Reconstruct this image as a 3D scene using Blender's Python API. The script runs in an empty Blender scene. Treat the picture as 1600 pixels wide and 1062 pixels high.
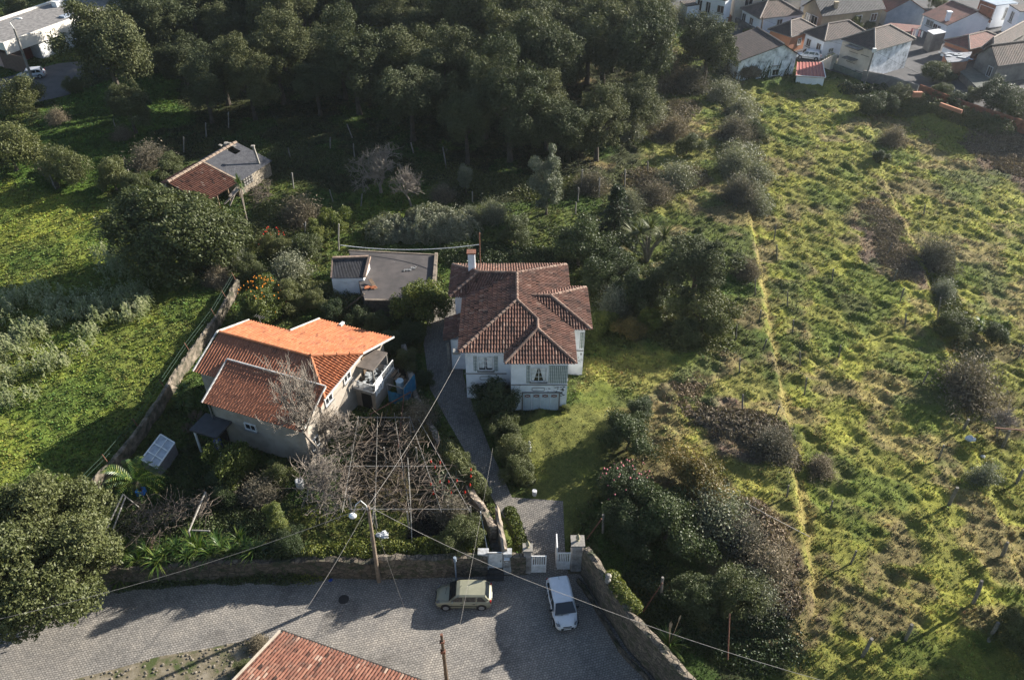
import bpy, math, random
import numpy as np
from mathutils import Vector
R = math.radians
sc = bpy.context.scene
COL = sc.collection
# ------------------------------------------------ camera, sky, sun, exposure
CF, CP, CH = 1260.0, R(38.5), 48.0
cam = bpy.data.objects.new('camera', bpy.data.cameras.new('camera')); COL.objects.link(cam)
cam.location = (0, 0, CH); cam.rotation_euler = (R(90) - CP, 0, 0)
cam.data.sensor_width = 36; cam.data.lens = CF / 1600 * 36
cam.data.clip_start = 1; cam.data.clip_end = 3000
sc.camera = cam
SUN_AZ, SUN_EL = R(29), R(22.5)          # azimuth from +X towards +Y
w = bpy.data.worlds.new('World'); sc.world = w; w.use_nodes = True
wn = w.node_tree.nodes; wl = w.node_tree.links
sky = wn.new('ShaderNodeTexSky'); sky.sky_type = 'NISHITA'; sky.sun_disc = False
sky.sun_elevation = SUN_EL; sky.sun_rotation = R(90) - SUN_AZ
sky.air_density = 1.0; sky.dust_density = 1.0; sky.ozone_density = 1.5
wl.new(sky.outputs[0], wn['Background'].inputs[0]); wn['Background'].inputs[1].default_value = 0.064
sun = bpy.data.objects.new('sun', bpy.data.lights.new('sun', 'SUN')); COL.objects.link(sun)
sun.data.energy = 5.0; sun.data.angle = R(0.5); sun.data.color = (1.0, 0.935, 0.845)
sd = Vector((math.cos(SUN_EL) * math.cos(SUN_AZ), math.cos(SUN_EL) * math.sin(SUN_AZ), math.sin(SUN_EL)))
sun.rotation_euler = sd.to_track_quat('Z', 'Y').to_euler(); sun.location = (60, 40, 60)
sc.view_settings.view_transform = 'Standard'; sc.view_settings.look = 'None'
sc.view_settings.gamma = 1; sc.view_settings.exposure = 1.58
sc.cycles.max_bounces = 5; sc.cycles.diffuse_bounces = 2; sc.cycles.glossy_bounces = 2
sc.cycles.transmission_bounces = 3; sc.cycles.transparent_max_bounces = 6; sc.cycles.volume_bounces = 1

# ------------------------------------------------ measured places
def P(px, py, z=0.0):
    """place of a measured point that lies at height z (survey of the photograph)"""
    u = (px - 800) / CF; v = (531 - py) / CF
    d = (u, math.cos(CP) + v * math.sin(CP), -math.sin(CP) + v * math.cos(CP))
    t = (z - CH) / d[2]
    return np.array([d[0] * t, d[1] * t, z])
def line(pts, z=1.6): return np.array([P(a, b, z)[:2] for a, b in pts])
def sstep(x): x = np.clip(x, 0, 1); return x * x * (3 - 2 * x)
def seg_dist(X, Y, pl, closed=False):
    best = np.full(X.shape, 1e9)
    n = len(pl)
    for i in range(n if closed else n - 1):
        a = pl[i]; b = pl[(i + 1) % n]; d = b - a; L = d @ d + 1e-9
        t = np.clip(((X - a[0]) * d[0] + (Y - a[1]) * d[1]) / L, 0, 1)
        best = np.minimum(best, np.hypot(X - a[0] - t * d[0], Y - a[1] - t * d[1]))
    return best
def inside(X, Y, pl):
    r = np.zeros(X.shape, bool); n = len(pl)
    for i in range(n):
        a = pl[i]; b = pl[(i + 1) % n]
        if a[1] == b[1]: continue
        c = ((a[1] > Y) != (b[1] > Y)) & (X < (b[0] - a[0]) * (Y - a[1]) / (b[1] - a[1]) + a[0])
        r ^= c
    return r
def sdist(X, Y, pl):
    """signed distance to a polygon, positive inside"""
    d = seg_dist(X, Y, pl, True); return np.where(inside(X, Y, pl), d, -d)
_rg = np.random.RandomState(5); _LAT = _rg.rand(256, 256)
def vnoise(X, Y, s, ox=0, oy=0):
    x = X / s + 37.3 + ox; y = Y / s + 91.7 + oy
    xi = np.floor(x).astype(int); yi = np.floor(y).astype(int)
    fx = x - xi; fy = y - yi; fx = fx * fx * (3 - 2 * fx); fy = fy * fy * (3 - 2 * fy)
    L = lambda a, b: _LAT[a & 255, b & 255]
    return (L(xi, yi) * (1 - fx) + L(xi + 1, yi) * fx) * (1 - fy) + (L(xi, yi + 1) * (1 - fx) + L(xi + 1, yi + 1) * fx) * fy
def fbm(X, Y, s, o=3, ox=0):
    r = 0; a = 1; t = 0
    for i in range(o):
        r = r + a * vnoise(X, Y, s / 2 ** i, ox + i * 17.1, i * 9.3); t += a; a *= .5
    return r / t

# front line between road and gardens (foot of the walls, road level)
WALL_L = line([(-80, 985), (60, 935), (165, 918), (300, 908), (400, 904), (480, 902), (590, 905), (690, 902), (762, 900)], 0)
GATE = line([(800, 898), (905, 896)], 0)
WALL_R = line([(907, 897), (920, 917), (940, 952), (960, 982), (980, 1014), (1012, 1049), (1045, 1085), (1085, 1130), (1120, 1200)], 0)
FRONT = np.vstack([WALL_L, GATE, WALL_R])
ROADP = np.vstack([FRONT, [[20, 5], [-160, 5], [-160, WALL_L[0][1] - 22]]])
DIVIDE = line([(792, 868), (778, 838), (765, 808), (748, 785), (735, 762), (700, 710), (680, 672), (664, 640), (652, 610), (642, 580), (636, 550)], 1.6)
UPPER = line([(1165, 60), (1150, 180), (1165, 290), (1175, 345), (1190, 430), (1200, 500), (1215, 570), (1232, 660), (1243, 740), (1262, 850),
              (1272, 935), (1258, 965), (1200, 982), (1120, 972), (1060, 958), (1010, 915), (960, 900), (700, 900), (-900, 900), (-900, 60)], 1.6)
BANK2 = line([(1330, 60), (1360, 200), (1385, 290), (1440, 400), (1465, 500), (1500, 620), (1520, 690), (1545, 760), (1570, 830), (1600, 925), (1640, 1100)], .7)
BANKC = line([(1000, 60), (990, 150), (984, 230), (980, 300)], 1.6)
TOWN = line([(1040, 118), (1150, 122), (1300, 128), (1345, 128), (1480, 178), (1620, 225), (2200, 330), (2200, -120), (1040, -120)])
STAIR = line([(756, 806), (776, 806), (790, 872), (768, 874)], .8)

def T(X, Y):
    X = np.asarray(X, float); Y = np.asarray(Y, float)
    d = sdist(X, Y, ROADP)                       # positive on the road
    out = -d
    xd = np.interp(Y, DIVIDE[:, 1], DIVIDE[:, 0])
    left = X < xd
    hl = 1.6 * sstep((out - .12) / .3)
    hr = 1.6 * np.clip(out / 13., 0, 1) ** .8
    side = (X > WALL_R[0][0])
    hr = np.where(side & (Y < 44), np.maximum(hr, 1.0 * sstep((out - .2) / .3)), hr)
    h = np.where(left, hl, hr)
    h = np.where(inside(X, Y, STAIR), np.minimum(h, 1.5 * np.clip((Y - 34.8) / 4.0, 0, 1)), h)
    tw = sstep(1 - (sdist(X, Y, TOWN) + 4) / 4.)
    up = sdist(X, Y, UPPER)
    drop = sstep((.35 - up) / .8) * (X > 8) * (out > 0)
    h = h - np.minimum(.9 * drop, h * .6) * tw
    far2 = np.where(Y < 140, X - np.interp(Y, BANK2[::-1, 1], BANK2[::-1, 0]), -9)
    h = h - .6 * sstep((far2 + .3) / .9) * (h > .5) * tw
    h = np.where(d > 0, -.04, h)
    return h
def lumps(X, Y):
    """tussocks and hummocks of the rough grass"""
    out = -sdist(X, Y, ROADP)
    k = sstep((out - 1.2) / 1.5)
    xd = np.interp(Y, DIVIDE[:, 1], DIVIDE[:, 0])
    right = sstep((X - 9) / 4) ; leftf = sstep((-16 - X + (Y - 45) * -.55) / 3)
    a = (vnoise(X * .8 + Y * .35, Y, .78) - .45) * .46 + (vnoise(X, Y + X * .3, .45, 7) - .5) * .2 + (vnoise(X, Y, 2.6, 3) - .5) * .16
    b = (vnoise(X, Y, .9, 11) - .5) * .28 + (vnoise(X, Y, .45, 5) - .5) * .16 + (vnoise(X, Y, 3, 8) - .5) * .2
    flat = sdist(X, Y, LAWN)
    amp = right * a + (1 - right) * b
    amp = np.where(flat > 0, amp * .6, amp)
    for pg in FLATS:
        amp = amp * (1 - sstep((sdist(X, Y, pg) + .6) / .6))
    return amp * k
LAWN = line([(800, 650), (890, 640), (935, 590), (990, 640), (930, 750), (880, 840), (900, 860), (880, 870), (830, 770)])
DRIVE = line([(676, 470), (724, 470), (724, 590), (740, 640), (765, 700), (800, 770), (880, 775), (884, 850), (892, 893), (826, 893),
              (822, 860), (798, 815), (768, 770), (736, 720), (702, 665), (672, 610), (662, 540)], 1.4)
LANE = line([(600, 560), (640, 560), (652, 610), (664, 640), (680, 672), (700, 710), (735, 762), (748, 785), (765, 808), (752, 812), (735, 790), (712, 755), (690, 720), (668, 690), (650, 660), (635, 620), (618, 600)])
STREET = line([(1040, 20), (1110, 45), (1170, 62), (1200, 75), (1260, 100), (1345, 125), (1560, 215), (1700, 260), (1900, 100), (1750, -60), (1040, -30)])
TLROAD = line([(-60, 170), (60, 160), (110, 148), (128, 118), (155, 112), (250, 95), (240, 85), (90, 100), (-60, 140)])
FLATS = [DRIVE, LANE, STREET, TLROAD]
def at(px, py, dz=0.0):
    """measured point on the terrain"""
    z = 1.4
    for _ in range(6):
        p = P(px, py, z); z = float(T(p[0], p[1]))
    return np.array([p[0], p[1], z + dz])
def TZ(x, y): return float(T(x, y))

# ------------------------------------------------ mesh building
WPOS = {}
def link(o, parent=None):
    COL.objects.link(o)
    if parent is not None: o.parent = parent
    return o
class MB:
    def __init__(s): s.v = []; s.f = []; s.t = []; s.uv = {}
    def add(s, vs, fs, tone=None):
        n = len(s.v); s.v.extend([tuple(map(float, q)) for q in vs])
        for f in fs: s.f.append(tuple(i + n for i in f)); s.t.append(random.random() if tone is None else tone)
        return s
    def quad(s, *pts, tone=None): return s.add(pts, [tuple(range(len(pts)))], tone)
    def uvpoly(s, pts, uvs, tone=None):
        s.uv[len(s.f)] = uvs; return s.quad(*pts, tone=tone)
    def box(s, c, d, rz=0.0, tone=None, e1=None, e2=None, e3=None):
        """centre c, full sizes d, turned rz about z (or axes given)"""
        if e1 is None:
            e1 = np.array([math.cos(rz), math.sin(rz), 0]); e2 = np.array([-math.sin(rz), math.cos(rz), 0]); e3 = np.array([0, 0, 1.])
        c = np.array(c, float); vs = []
        for k in (-.5, .5):
            for j in (-.5, .5):
                for i in (-.5, .5): vs.append(c + e1 * i * d[0] + e2 * j * d[1] + e3 * k * d[2])
        return s.add(vs, [(0, 2, 3, 1), (4, 5, 7, 6), (0, 1, 5, 4), (2, 6, 7, 3), (0, 4, 6, 2), (1, 3, 7, 5)], tone)
    def beam(s, a, b, w, h=None, tone=None):
        a = np.array(a, float); b = np.array(b, float); d = b - a; L = np.linalg.norm(d); e1 = d / L
        up = np.array([0, 0, 1.]) if abs(e1[2]) < .9 else np.array([1., 0, 0])
        e2 = np.cross(up, e1); e2 /= np.linalg.norm(e2); e3 = np.cross(e1, e2)
        return s.box((a + b) / 2, (L, w, h or w), tone=tone, e1=e1, e2=e2, e3=e3)
    def prism(s, poly, z0, z1, tone=None):
        n = len(poly); A = sum(poly[i][0] * poly[(i + 1) % n][1] - poly[(i + 1) % n][0] * poly[i][1] for i in range(n))
        if A < 0: poly = list(poly)[::-1]
        vs = [(p[0], p[1], z0) for p in poly] + [(p[0], p[1], z1) for p in poly]
        fs = [tuple(range(n - 1, -1, -1)), tuple(range(n, 2 * n))] + [(i, (i + 1) % n, (i + 1) % n + n, i + n) for i in range(n)]
        return s.add(vs, fs, tone)
    def tube(s, pts, r, n=6, cap=True, tone=None):
        pts = [np.array(p, float) for p in pts]; m = len(pts)
        rr = r if hasattr(r, '__len__') else [r] * m
        vs = []; fs = []
        for i, p in enumerate(pts):
            d = pts[min(i + 1, m - 1)] - pts[max(i - 1, 0)]; d = d / (np.linalg.norm(d) + 1e-9)
            up = np.array([0, 0, 1.]) if abs(d[2]) < .9 else np.array([1., 0, 0])
            a = np.cross(d, up); a /= np.linalg.norm(a); b = np.cross(d, a)
            for k in range(n):
                t = 2 * math.pi * k / n; vs.append(p + (a * math.cos(t) + b * math.sin(t)) * rr[i])
        for i in range(m - 1):
            for k in range(n):
                k2 = (k + 1) % n; fs.append((i * n + k, i * n + k2, (i + 1) * n + k2, (i + 1) * n + k))
        if cap: fs += [tuple(range(n - 1, -1, -1)), tuple(range((m - 1) * n, m * n))]
        return s.add(vs, fs, tone)
    def ball(s, c, r, n=8, m=5, tone=None):
        r = np.array(r if hasattr(r, '__len__') else (r, r, r), float); vs = []; fs = []
        for j in range(m + 1):
            t = math.pi * j / m
            for i in range(n):
                q = 2 * math.pi * i / n; vs.append(np.array(c) + r * np.array([math.sin(t) * math.cos(q), math.sin(t) * math.sin(q), math.cos(t)]))
        for j in range(m):
            for i in range(n): fs.append((j * n + i, (j + 1) * n + i, (j + 1) * n + (i + 1) % n, j * n + (i + 1) % n))
        return s.add(vs, fs, tone)
    def build(s, name, mat, parent=None, origin=None, smooth=False):
        if parent is not None: o0 = WPOS.get(parent.name, np.zeros(3))
        elif origin is not None: o0 = np.array(origin, float)
        else: o0 = np.zeros(3)
        me = bpy.data.meshes.new(name); V = np.array(s.v, float) - o0
        me.from_pydata(V.tolist(), [], s.f)
        a = me.attributes.new('tone', 'FLOAT', 'FACE'); a.data.foreach_set('value', np.array(s.t, 'f'))
        if s.uv:
            ul = me.uv_layers.new(name='UVMap')
            for fi, uvs in s.uv.items():
                p = me.polygons[fi]
                for k, li in enumerate(p.loop_indices): ul.data[li].uv = uvs[k]
        if smooth: me.shade_smooth()
        me.materials.append(mat)
        o = bpy.data.objects.new(name, me); link(o, parent)
        if parent is None: o.location = o0
        WPOS[o.name] = o0
        return o
def npmesh(name, V, Fq, tone, mat, parent=None, smooth=False, col=None, gcol=None):
    """fast mesh of triangles or quads from arrays"""
    me = bpy.data.meshes.new(name); k = Fq.shape[1]
    me.vertices.add(len(V)); me.vertices.foreach_set('co', np.ascontiguousarray(V, 'f').ravel())
    me.loops.add(Fq.size); me.loops.foreach_set('vertex_index', np.ascontiguousarray(Fq, 'i').ravel())
    me.polygons.add(len(Fq)); me.polygons.foreach_set('loop_start', np.arange(0, Fq.size, k, dtype='i'))
    me.polygons.foreach_set('loop_total', np.full(len(Fq), k, 'i'))
    if tone is not None:
        a = me.attributes.new('tone', 'FLOAT', 'FACE'); a.data.foreach_set('value', np.ascontiguousarray(tone, 'f'))
    if col is not None:
        a = me.attributes.new('gcol', 'FLOAT_COLOR', 'POINT')
        c4 = np.ones((len(V), 4), 'f'); c4[:, :3] = col; a.data.foreach_set('color', c4.ravel())
    me.update(calc_edges=True)
    if smooth: me.polygons.foreach_set('use_smooth', np.ones(len(Fq), bool))
    me.materials.append(mat)
    o = bpy.data.objects.new(name, me); link(o, parent); WPOS[o.name] = np.zeros(3)
    return o
def tag(o, label=None, cat=None, group=None, kind=None):
    if label: o['label'] = label
    if cat: o['category'] = cat
    if group: o['group'] = group
    if kind: o['kind'] = kind
    return o
def thing(name, label, cat, loc=(0, 0, 0), group=None):
    o = bpy.data.objects.new(name, None); o.empty_display_size = .3; COL.objects.link(o); o.location = [float(q) for q in loc]
    WPOS[o.name] = np.array(loc, float); return tag(o, label, cat, group)
def dup(root, loc, rz=0.0, s=1.0, label=None, group=None, sz=None):
    r = root.copy(); COL.objects.link(r); r.location = [float(q) for q in loc]; r.rotation_euler = (0, 0, rz); r.scale = (s, s, sz or s)
    if label: r['label'] = label
    if group: r['group'] = group
    for ch in list(root.children):
        c = ch.copy(); COL.objects.link(c); c.parent = r
        for g in ch.children:
            q = g.copy(); COL.objects.link(q); q.parent = c
    return r

# ------------------------------------------------ materials
def newmat(name):
    m = bpy.data.materials.new(name); m.use_nodes = True; nt = m.node_tree
    return m, nt, nt.nodes['Principled BSDF'], nt.nodes, nt.links
def ramp(nt, stops):
    r = nt.nodes.new('ShaderNodeValToRGB'); e = r.color_ramp.elements
    while len(e) < len(stops): e.new(.5)
    for i, (p, c) in enumerate(stops): e[i].position = p; e[i].color = (*c, 1) if len(c) == 3 else c
    return r
def coords(nt, scale=(1, 1, 1), rot=0.0, kind='Object'):
    tc = nt.nodes.new('ShaderNodeTexCoord'); mp = nt.nodes.new('ShaderNodeMapping')
    mp.inputs['Scale'].default_value = scale; mp.inputs['Rotation'].default_value = (0, 0, rot)
    nt.links.new(tc.outputs[kind], mp.inputs[0]); return mp.outputs[0]
def noise(nt, co, s, det=4, rough=.6):
    n = nt.nodes.new('ShaderNodeTexNoise'); n.inputs['Scale'].default_value = s; n.inputs['Detail'].default_value = det
    n.inputs['Roughness'].default_value = rough; nt.links.new(co, n.inputs['Vector']); return n.outputs['Fac']
def mixc(nt, f, a, b, mode='MIX'):
    m = nt.nodes.new('ShaderNodeMix'); m.data_type = 'RGBA'; m.blend_type = mode
    for s, v in ((0, f), (6, a), (7, b)):
        if hasattr(v, 'is_linked') or hasattr(v, 'links'): nt.links.new(v, m.inputs[s])
        else: m.inputs[s].default_value = v if s == 0 else (*v, 1)
    return m.outputs[2]
def bump(nt, h, strength, dist=.05):
    b = nt.nodes.new('ShaderNodeBump'); b.inputs['Strength'].default_value = strength; b.inputs['Distance'].default_value = dist
    nt.links.new(h, b.inputs['Height']); return b.outputs[0]
def attr(nt, n, out='Fac'):
    a = nt.nodes.new('ShaderNodeAttribute'); a.attribute_name = n; return a.outputs[out]
def M(name, c1, c2=None, scale=2.0, rough=.85, bmp=0.3, bscale=None, tone=0.0, spec=.3, metal=0.0, kind='Object', stops=None):
    """two-colour weathered surface; tone = strength of the per-piece variation"""
    m, nt, b, N, L = newmat(name)
    co = coords(nt, kind=kind); c2 = c2 or tuple(q * .7 for q in c1)
    f = noise(nt, co, scale, 6, .65)
    r = ramp(nt, stops or [(.36, c2), (.62, c1)]); L.new(f, r.inputs[0]); c = r.outputs[0]
    if tone:
        t = ramp(nt, [(0, (1 - tone,) * 3), (1, (1 + tone * .6,) * 3)]); L.new(attr(nt, 'tone'), t.inputs[0]); c = mixc(nt, 1.0, c, t.outputs[0], 'MULTIPLY')
    L.new(c, b.inputs['Base Color']); b.inputs['Roughness'].default_value = rough
    b.inputs['Specular IOR Level'].default_value = spec; b.inputs['Metallic'].default_value = metal
    if bmp: L.new(bump(nt, noise(nt, co, bscale or scale * 6, 4), bmp, .03), b.inputs['Normal'])
    return m
def leafmat(name, stops, trans=.22, rough=.55, spec=.3):
    m, nt, b, N, L = newmat(name)
    r = ramp(nt, stops); L.new(attr(nt, 'tone'), r.inputs[0])
    oi = N.new('ShaderNodeObjectInfo'); v = ramp(nt, [(0, (.75, .8, .8)), (1, (1.2, 1.12, 1.0))]); L.new(oi.outputs['Random'], v.inputs[0])
    c = mixc(nt, 1.0, r.outputs[0], v.outputs[0], 'MULTIPLY')
    L.new(c, b.inputs['Base Color']); b.inputs['Roughness'].default_value = rough; b.inputs['Specular IOR Level'].default_value = spec
    tr = N.new('ShaderNodeBsdfTranslucent'); L.new(mixc(nt, 1.0, c, (1.2, 1.25, .6), 'MULTIPLY'), tr.inputs[0])
    mx = N.new('ShaderNodeMixShader'); mx.inputs[0].default_value = trans
    L.new(b.outputs[0], mx.inputs[1]); L.new(tr.outputs[0], mx.inputs[2]); L.new(mx.outputs[0], N['Material Output'].inputs[0])
    return m
def cobblemat(name, c1, c2, joint, rot, sx=.15, sy=.11):
    m, nt, b, N, L = newmat(name)
    co0 = coords(nt)
    wob = N.new('ShaderNodeTexNoise'); wob.inputs['Scale'].default_value = .5; wob.inputs['Detail'].default_value = 3; L.new(co0, wob.inputs['Vector'])
    sub = N.new('ShaderNodeVectorMath'); sub.operation = 'MULTIPLY_ADD'; L.new(wob.outputs['Color'], sub.inputs[0]); sub.inputs[1].default_value = (.35, .35, 0); L.new(co0, sub.inputs[2])
    mp = N.new('ShaderNodeMapping'); mp.inputs['Rotation'].default_value = (0, 0, rot); L.new(sub.outputs[0], mp.inputs[0])
    br = N.new('ShaderNodeTexBrick'); L.new(mp.outputs[0], br.inputs['Vector'])
    br.inputs['Scale'].default_value = 1.0; br.inputs['Brick Width'].default_value = sx * 1.0; br.inputs['Row Height'].default_value = sy * 1.15
    br.inputs['Mortar Size'].default_value = .016; br.inputs['Mortar Smooth'].default_value = .3; br.inputs['Bias'].default_value = 0
    br.inputs['Color1'].default_value = (*c1, 1); br.inputs['Color2'].default_value = (*c2, 1); br.inputs['Mortar'].default_value = (*joint, 1)
    big = ramp(nt, [(.32, (.5, .49, .48)), (.45, (.85, .84, .83)), (.7, (1.2, 1.15, 1.08))]); L.new(noise(nt, co0, .3, 8, .7), big.inputs[0])
    sp = ramp(nt, [(.35, (.75, .75, .75)), (.65, (1.2, 1.2, 1.2))]); L.new(noise(nt, co0, 9, 3), sp.inputs[0])
    c = mixc(nt, 1.0, br.outputs['Color'], big.outputs[0], 'MULTIPLY'); c = mixc(nt, 1.0, c, sp.outputs[0], 'MULTIPLY')
    L.new(c, b.inputs['Base Color']); b.inputs['Roughness'].default_value = .72; b.inputs['Specular IOR Level'].default_value = .35
    h = N.new('ShaderNodeMath'); h.operation = 'SUBTRACT'; h.inputs[0].default_value = 1; L.new(br.outputs['Fac'], h.inputs[1])
    L.new(bump(nt, h.outputs[0], .9, .05), b.inputs['Normal'])
    return m
def stonemat(name, c1, c2, joint, scale=2.2, moss=None, mossf=.5):
    m, nt, b, N, L = newmat(name); co = coords(nt, (1, 1, 1.5))
    v = N.new('ShaderNodeTexVoronoi'); v.inputs['Scale'].default_value = scale; L.new(co, v.inputs['Vector'])
    v2 = N.new('ShaderNodeTexVoronoi'); v2.feature = 'DISTANCE_TO_EDGE'; v2.inputs['Scale'].default_value = scale; L.new(co, v2.inputs['Vector'])
    hs = N.new('ShaderNodeSeparateColor'); L.new(v.outputs['Color'], hs.inputs[0])
    c = mixc(nt, hs.outputs[0], c1, c2)
    jr = ramp(nt, [(.0, (0, 0, 0)), (.09, (1, 1, 1))]); L.new(v2.outputs['Distance'], jr.inputs[0])
    c = mixc(nt, jr.outputs[0], joint, c)
    f = noise(nt, co, 1.3, 6); 
    if moss:
        mr = ramp(nt, [(mossf, (0, 0, 0)), (mossf + .12, (1, 1, 1))]); L.new(f, mr.inputs[0]); c = mixc(nt, mr.outputs[0], c, moss)
    L.new(c, b.inputs['Base Color']); b.inputs['Roughness'].default_value = .9
    L.new(bump(nt, jr.outputs[0], .8, .06), b.inputs['Normal']); return m
def tilemat(name, stops, stain=(.05, .04, .035), sf=.55, rough=.8):
    """clay tiles: every tile its own tone, lichen and soot in patches"""
    m, nt, b, N, L = newmat(name); co = coords(nt)
    r = ramp(nt, stops); L.new(attr(nt, 'tone'), r.inputs[0])
    s = ramp(nt, [(sf, (0, 0, 0)), (sf + .22, (.8, .8, .8))]); L.new(noise(nt, co, .9, 8, .7), s.inputs[0])
    c = mixc(nt, s.outputs[0], r.outputs[0], stain)
    g = ramp(nt, [(.58, (0, 0, 0)), (.68, (.5, .5, .5))]); L.new(noise(nt, co, 4.5, 6, .75), g.inputs[0])
    c = mixc(nt, g.outputs[0], c, (.22, .2, .17))
    L.new(c, b.inputs['Base Color']); b.inputs['Roughness'].default_value = rough; b.inputs['Specular IOR Level'].default_value = .2
    return m
def wavemat(name, c1, c2, pitch=.25, course=.38, rough=.85, metal=0.):
    """far roof laid in rows, drawn in the roof plane's own UV (metres)"""
    m, nt, b, N, L = newmat(name)
    tc = N.new('ShaderNodeTexCoord'); sx = N.new('ShaderNodeSeparateXYZ'); L.new(tc.outputs['UV'], sx.inputs[0])
    def tri(sock, per):
        a = N.new('ShaderNodeMath'); a.operation = 'DIVIDE'; L.new(sock, a.inputs[0]); a.inputs[1].default_value = per
        f = N.new('ShaderNodeMath'); f.operation = 'FRACT'; L.new(a.outputs[0], f.inputs[0]); return f.outputs[0]
    u = tri(sx.outputs[0], pitch); v = tri(sx.outputs[1], course)
    pp = N.new('ShaderNodeMath'); pp.operation = 'PINGPONG'; pp.inputs[1].default_value = .5; L.new(u, pp.inputs[0])
    ad = N.new('ShaderNodeMath'); ad.operation = 'MULTIPLY_ADD'; L.new(v, ad.inputs[0]); ad.inputs[1].default_value = -.45; L.new(pp.outputs[0], ad.inputs[2])
    br = N.new('ShaderNodeTexWhiteNoise'); sn = N.new('ShaderNodeVectorMath'); sn.operation = 'SNAP'; sn.inputs[1].default_value = (pitch, course, 1)
    L.new(tc.outputs['UV'], sn.inputs[0]); L.new(sn.outputs[0], br.inputs['Vector'])
    c = mixc(nt, br.outputs['Value'], c1, c2)
    big = ramp(nt, [(.3, (.62, .62, .62)), (.7, (1.2, 1.15, 1.1))]); L.new(noise(nt, tc.outputs['Object'], .6, 6), big.inputs[0])
    c = mixc(nt, 1.0, c, big.outputs[0], 'MULTIPLY')
    L.new(c, b.inputs['Base Color']); b.inputs['Roughness'].default_value = rough; b.inputs['Metallic'].default_value = metal
    L.new(bump(nt, ad.outputs[0], 1.0, .08), b.inputs['Normal']); return m
# ------------------------------------------------ ground
def m_ground():
    m, nt, b, N, L = newmat('ground_mat'); co = coords(nt)
    g = N.new('ShaderNodeAttribute'); g.attribute_name = 'gcol'
    r1 = ramp(nt, [(.25, (.5, .55, .5)), (.5, (1, 1, 1)), (.75, (1.5, 1.4, 1.25))]); L.new(noise(nt, co, 2.6, 8, .75), r1.inputs[0])
    c = mixc(nt, 1.0, g.outputs['Color'], r1.outputs[0], 'MULTIPLY')
    r2 = ramp(nt, [(.3, (.6, .65, .6)), (.7, (1.35, 1.3, 1.2))]); L.new(noise(nt, co, 14, 4, .7), r2.inputs[0])
    c = mixc(nt, 1.0, c, r2.outputs[0], 'MULTIPLY')
    L.new(c, b.inputs['Base Color']); b.inputs['Roughness'].default_value = .95; b.inputs['Specular IOR Level'].default_value = .1
    L.new(bump(nt, noise(nt, co, 7, 6, .75), .9, .12), b.inputs['Normal']); return m
GRN = np.array
REG = [  # polygon (photo survey), base colour, edge softness in metres
    ([(-200, 330), (180, 330), (345, 470), (340, 520), (130, 770), (60, 1000), (-300, 1000)], (.104, .126, .028), 2.0),      # lush left field
    ([(-200, 270), (40, 270), (180, 340), (150, 360), (-200, 380)], (.13, .15, .03), 1.5),
    ([(1130, 130), (1600, 130), (1700, 420), (1700, 1100), (1200, 1100), (1245, 740), (1200, 500), (1170, 330)], (.155, .158, .040), 2.0),   # rough right-hand field
    ([(990, 60), (1180, 60), (1180, 330), (1010, 330)], (.135, .136, .044), 2.0),
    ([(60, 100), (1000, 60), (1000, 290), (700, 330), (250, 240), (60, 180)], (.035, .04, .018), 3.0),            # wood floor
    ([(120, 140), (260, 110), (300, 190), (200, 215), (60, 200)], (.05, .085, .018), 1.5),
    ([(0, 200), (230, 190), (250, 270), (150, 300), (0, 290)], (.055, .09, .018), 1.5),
    ([(800, 640), (890, 630), (935, 590), (990, 640), (930, 750), (880, 840), (830, 770)], (.125, .132, .040), 1.0),      # mown lawn
    ([(880, 560), (960, 540), (1200, 560), (1240, 700), (1250, 900), (1150, 830), (1050, 700), (940, 640)], (.150, .146, .044), 2.0),
    ([(320, 660), (480, 740), (740, 780), (745, 870), (180, 900), (150, 780)], (.035, .045, .018), 1.0),           # kitchen garden
    ([(430, 790), (640, 790), (650, 860), (480, 875)], (.075, .085, .022), .6),
    ([(640, 775), (740, 800), (730, 850), (650, 855)], (.016, .015, .014), .5),                                  # dark dug bed
    ([(600, 640), (740, 790), (560, 790), (480, 740)], (.04, .033, .022), .8),
    ([(430, 330), (560, 330), (540, 440), (400, 440), (370, 400)], (.07, .085, .022), 1.0),
    ([(560, 290), (680, 290), (700, 330), (560, 340)], (.075, .10, .022), 1.0),
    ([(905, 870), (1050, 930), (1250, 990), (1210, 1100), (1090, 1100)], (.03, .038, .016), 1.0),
    ([(1350, 300), (1385, 290), (1440, 400), (1440, 430), (1385, 430), (1350, 370)], (.115, .085, .068), .9),          # dead bracken
    ([(1080, 660), (1130, 640), (1210, 650), (1240, 700), (1230, 725), (1130, 710)], (.12, .09, .07), 1.2),
    ([(1160, 790), (1190, 800), (1250, 870), (1260, 950), (1180, 950), (1150, 850)], (.10, .075, .055), 1.2),
    ([(1520, 215), (1700, 240), (1700, 330), (1580, 265)], (.09, .065, .05), 1.2),
    ([(1060, 580), (1090, 580), (1060, 650), (1020, 640)], (.13, .11, .062), 1.5),
]
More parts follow.
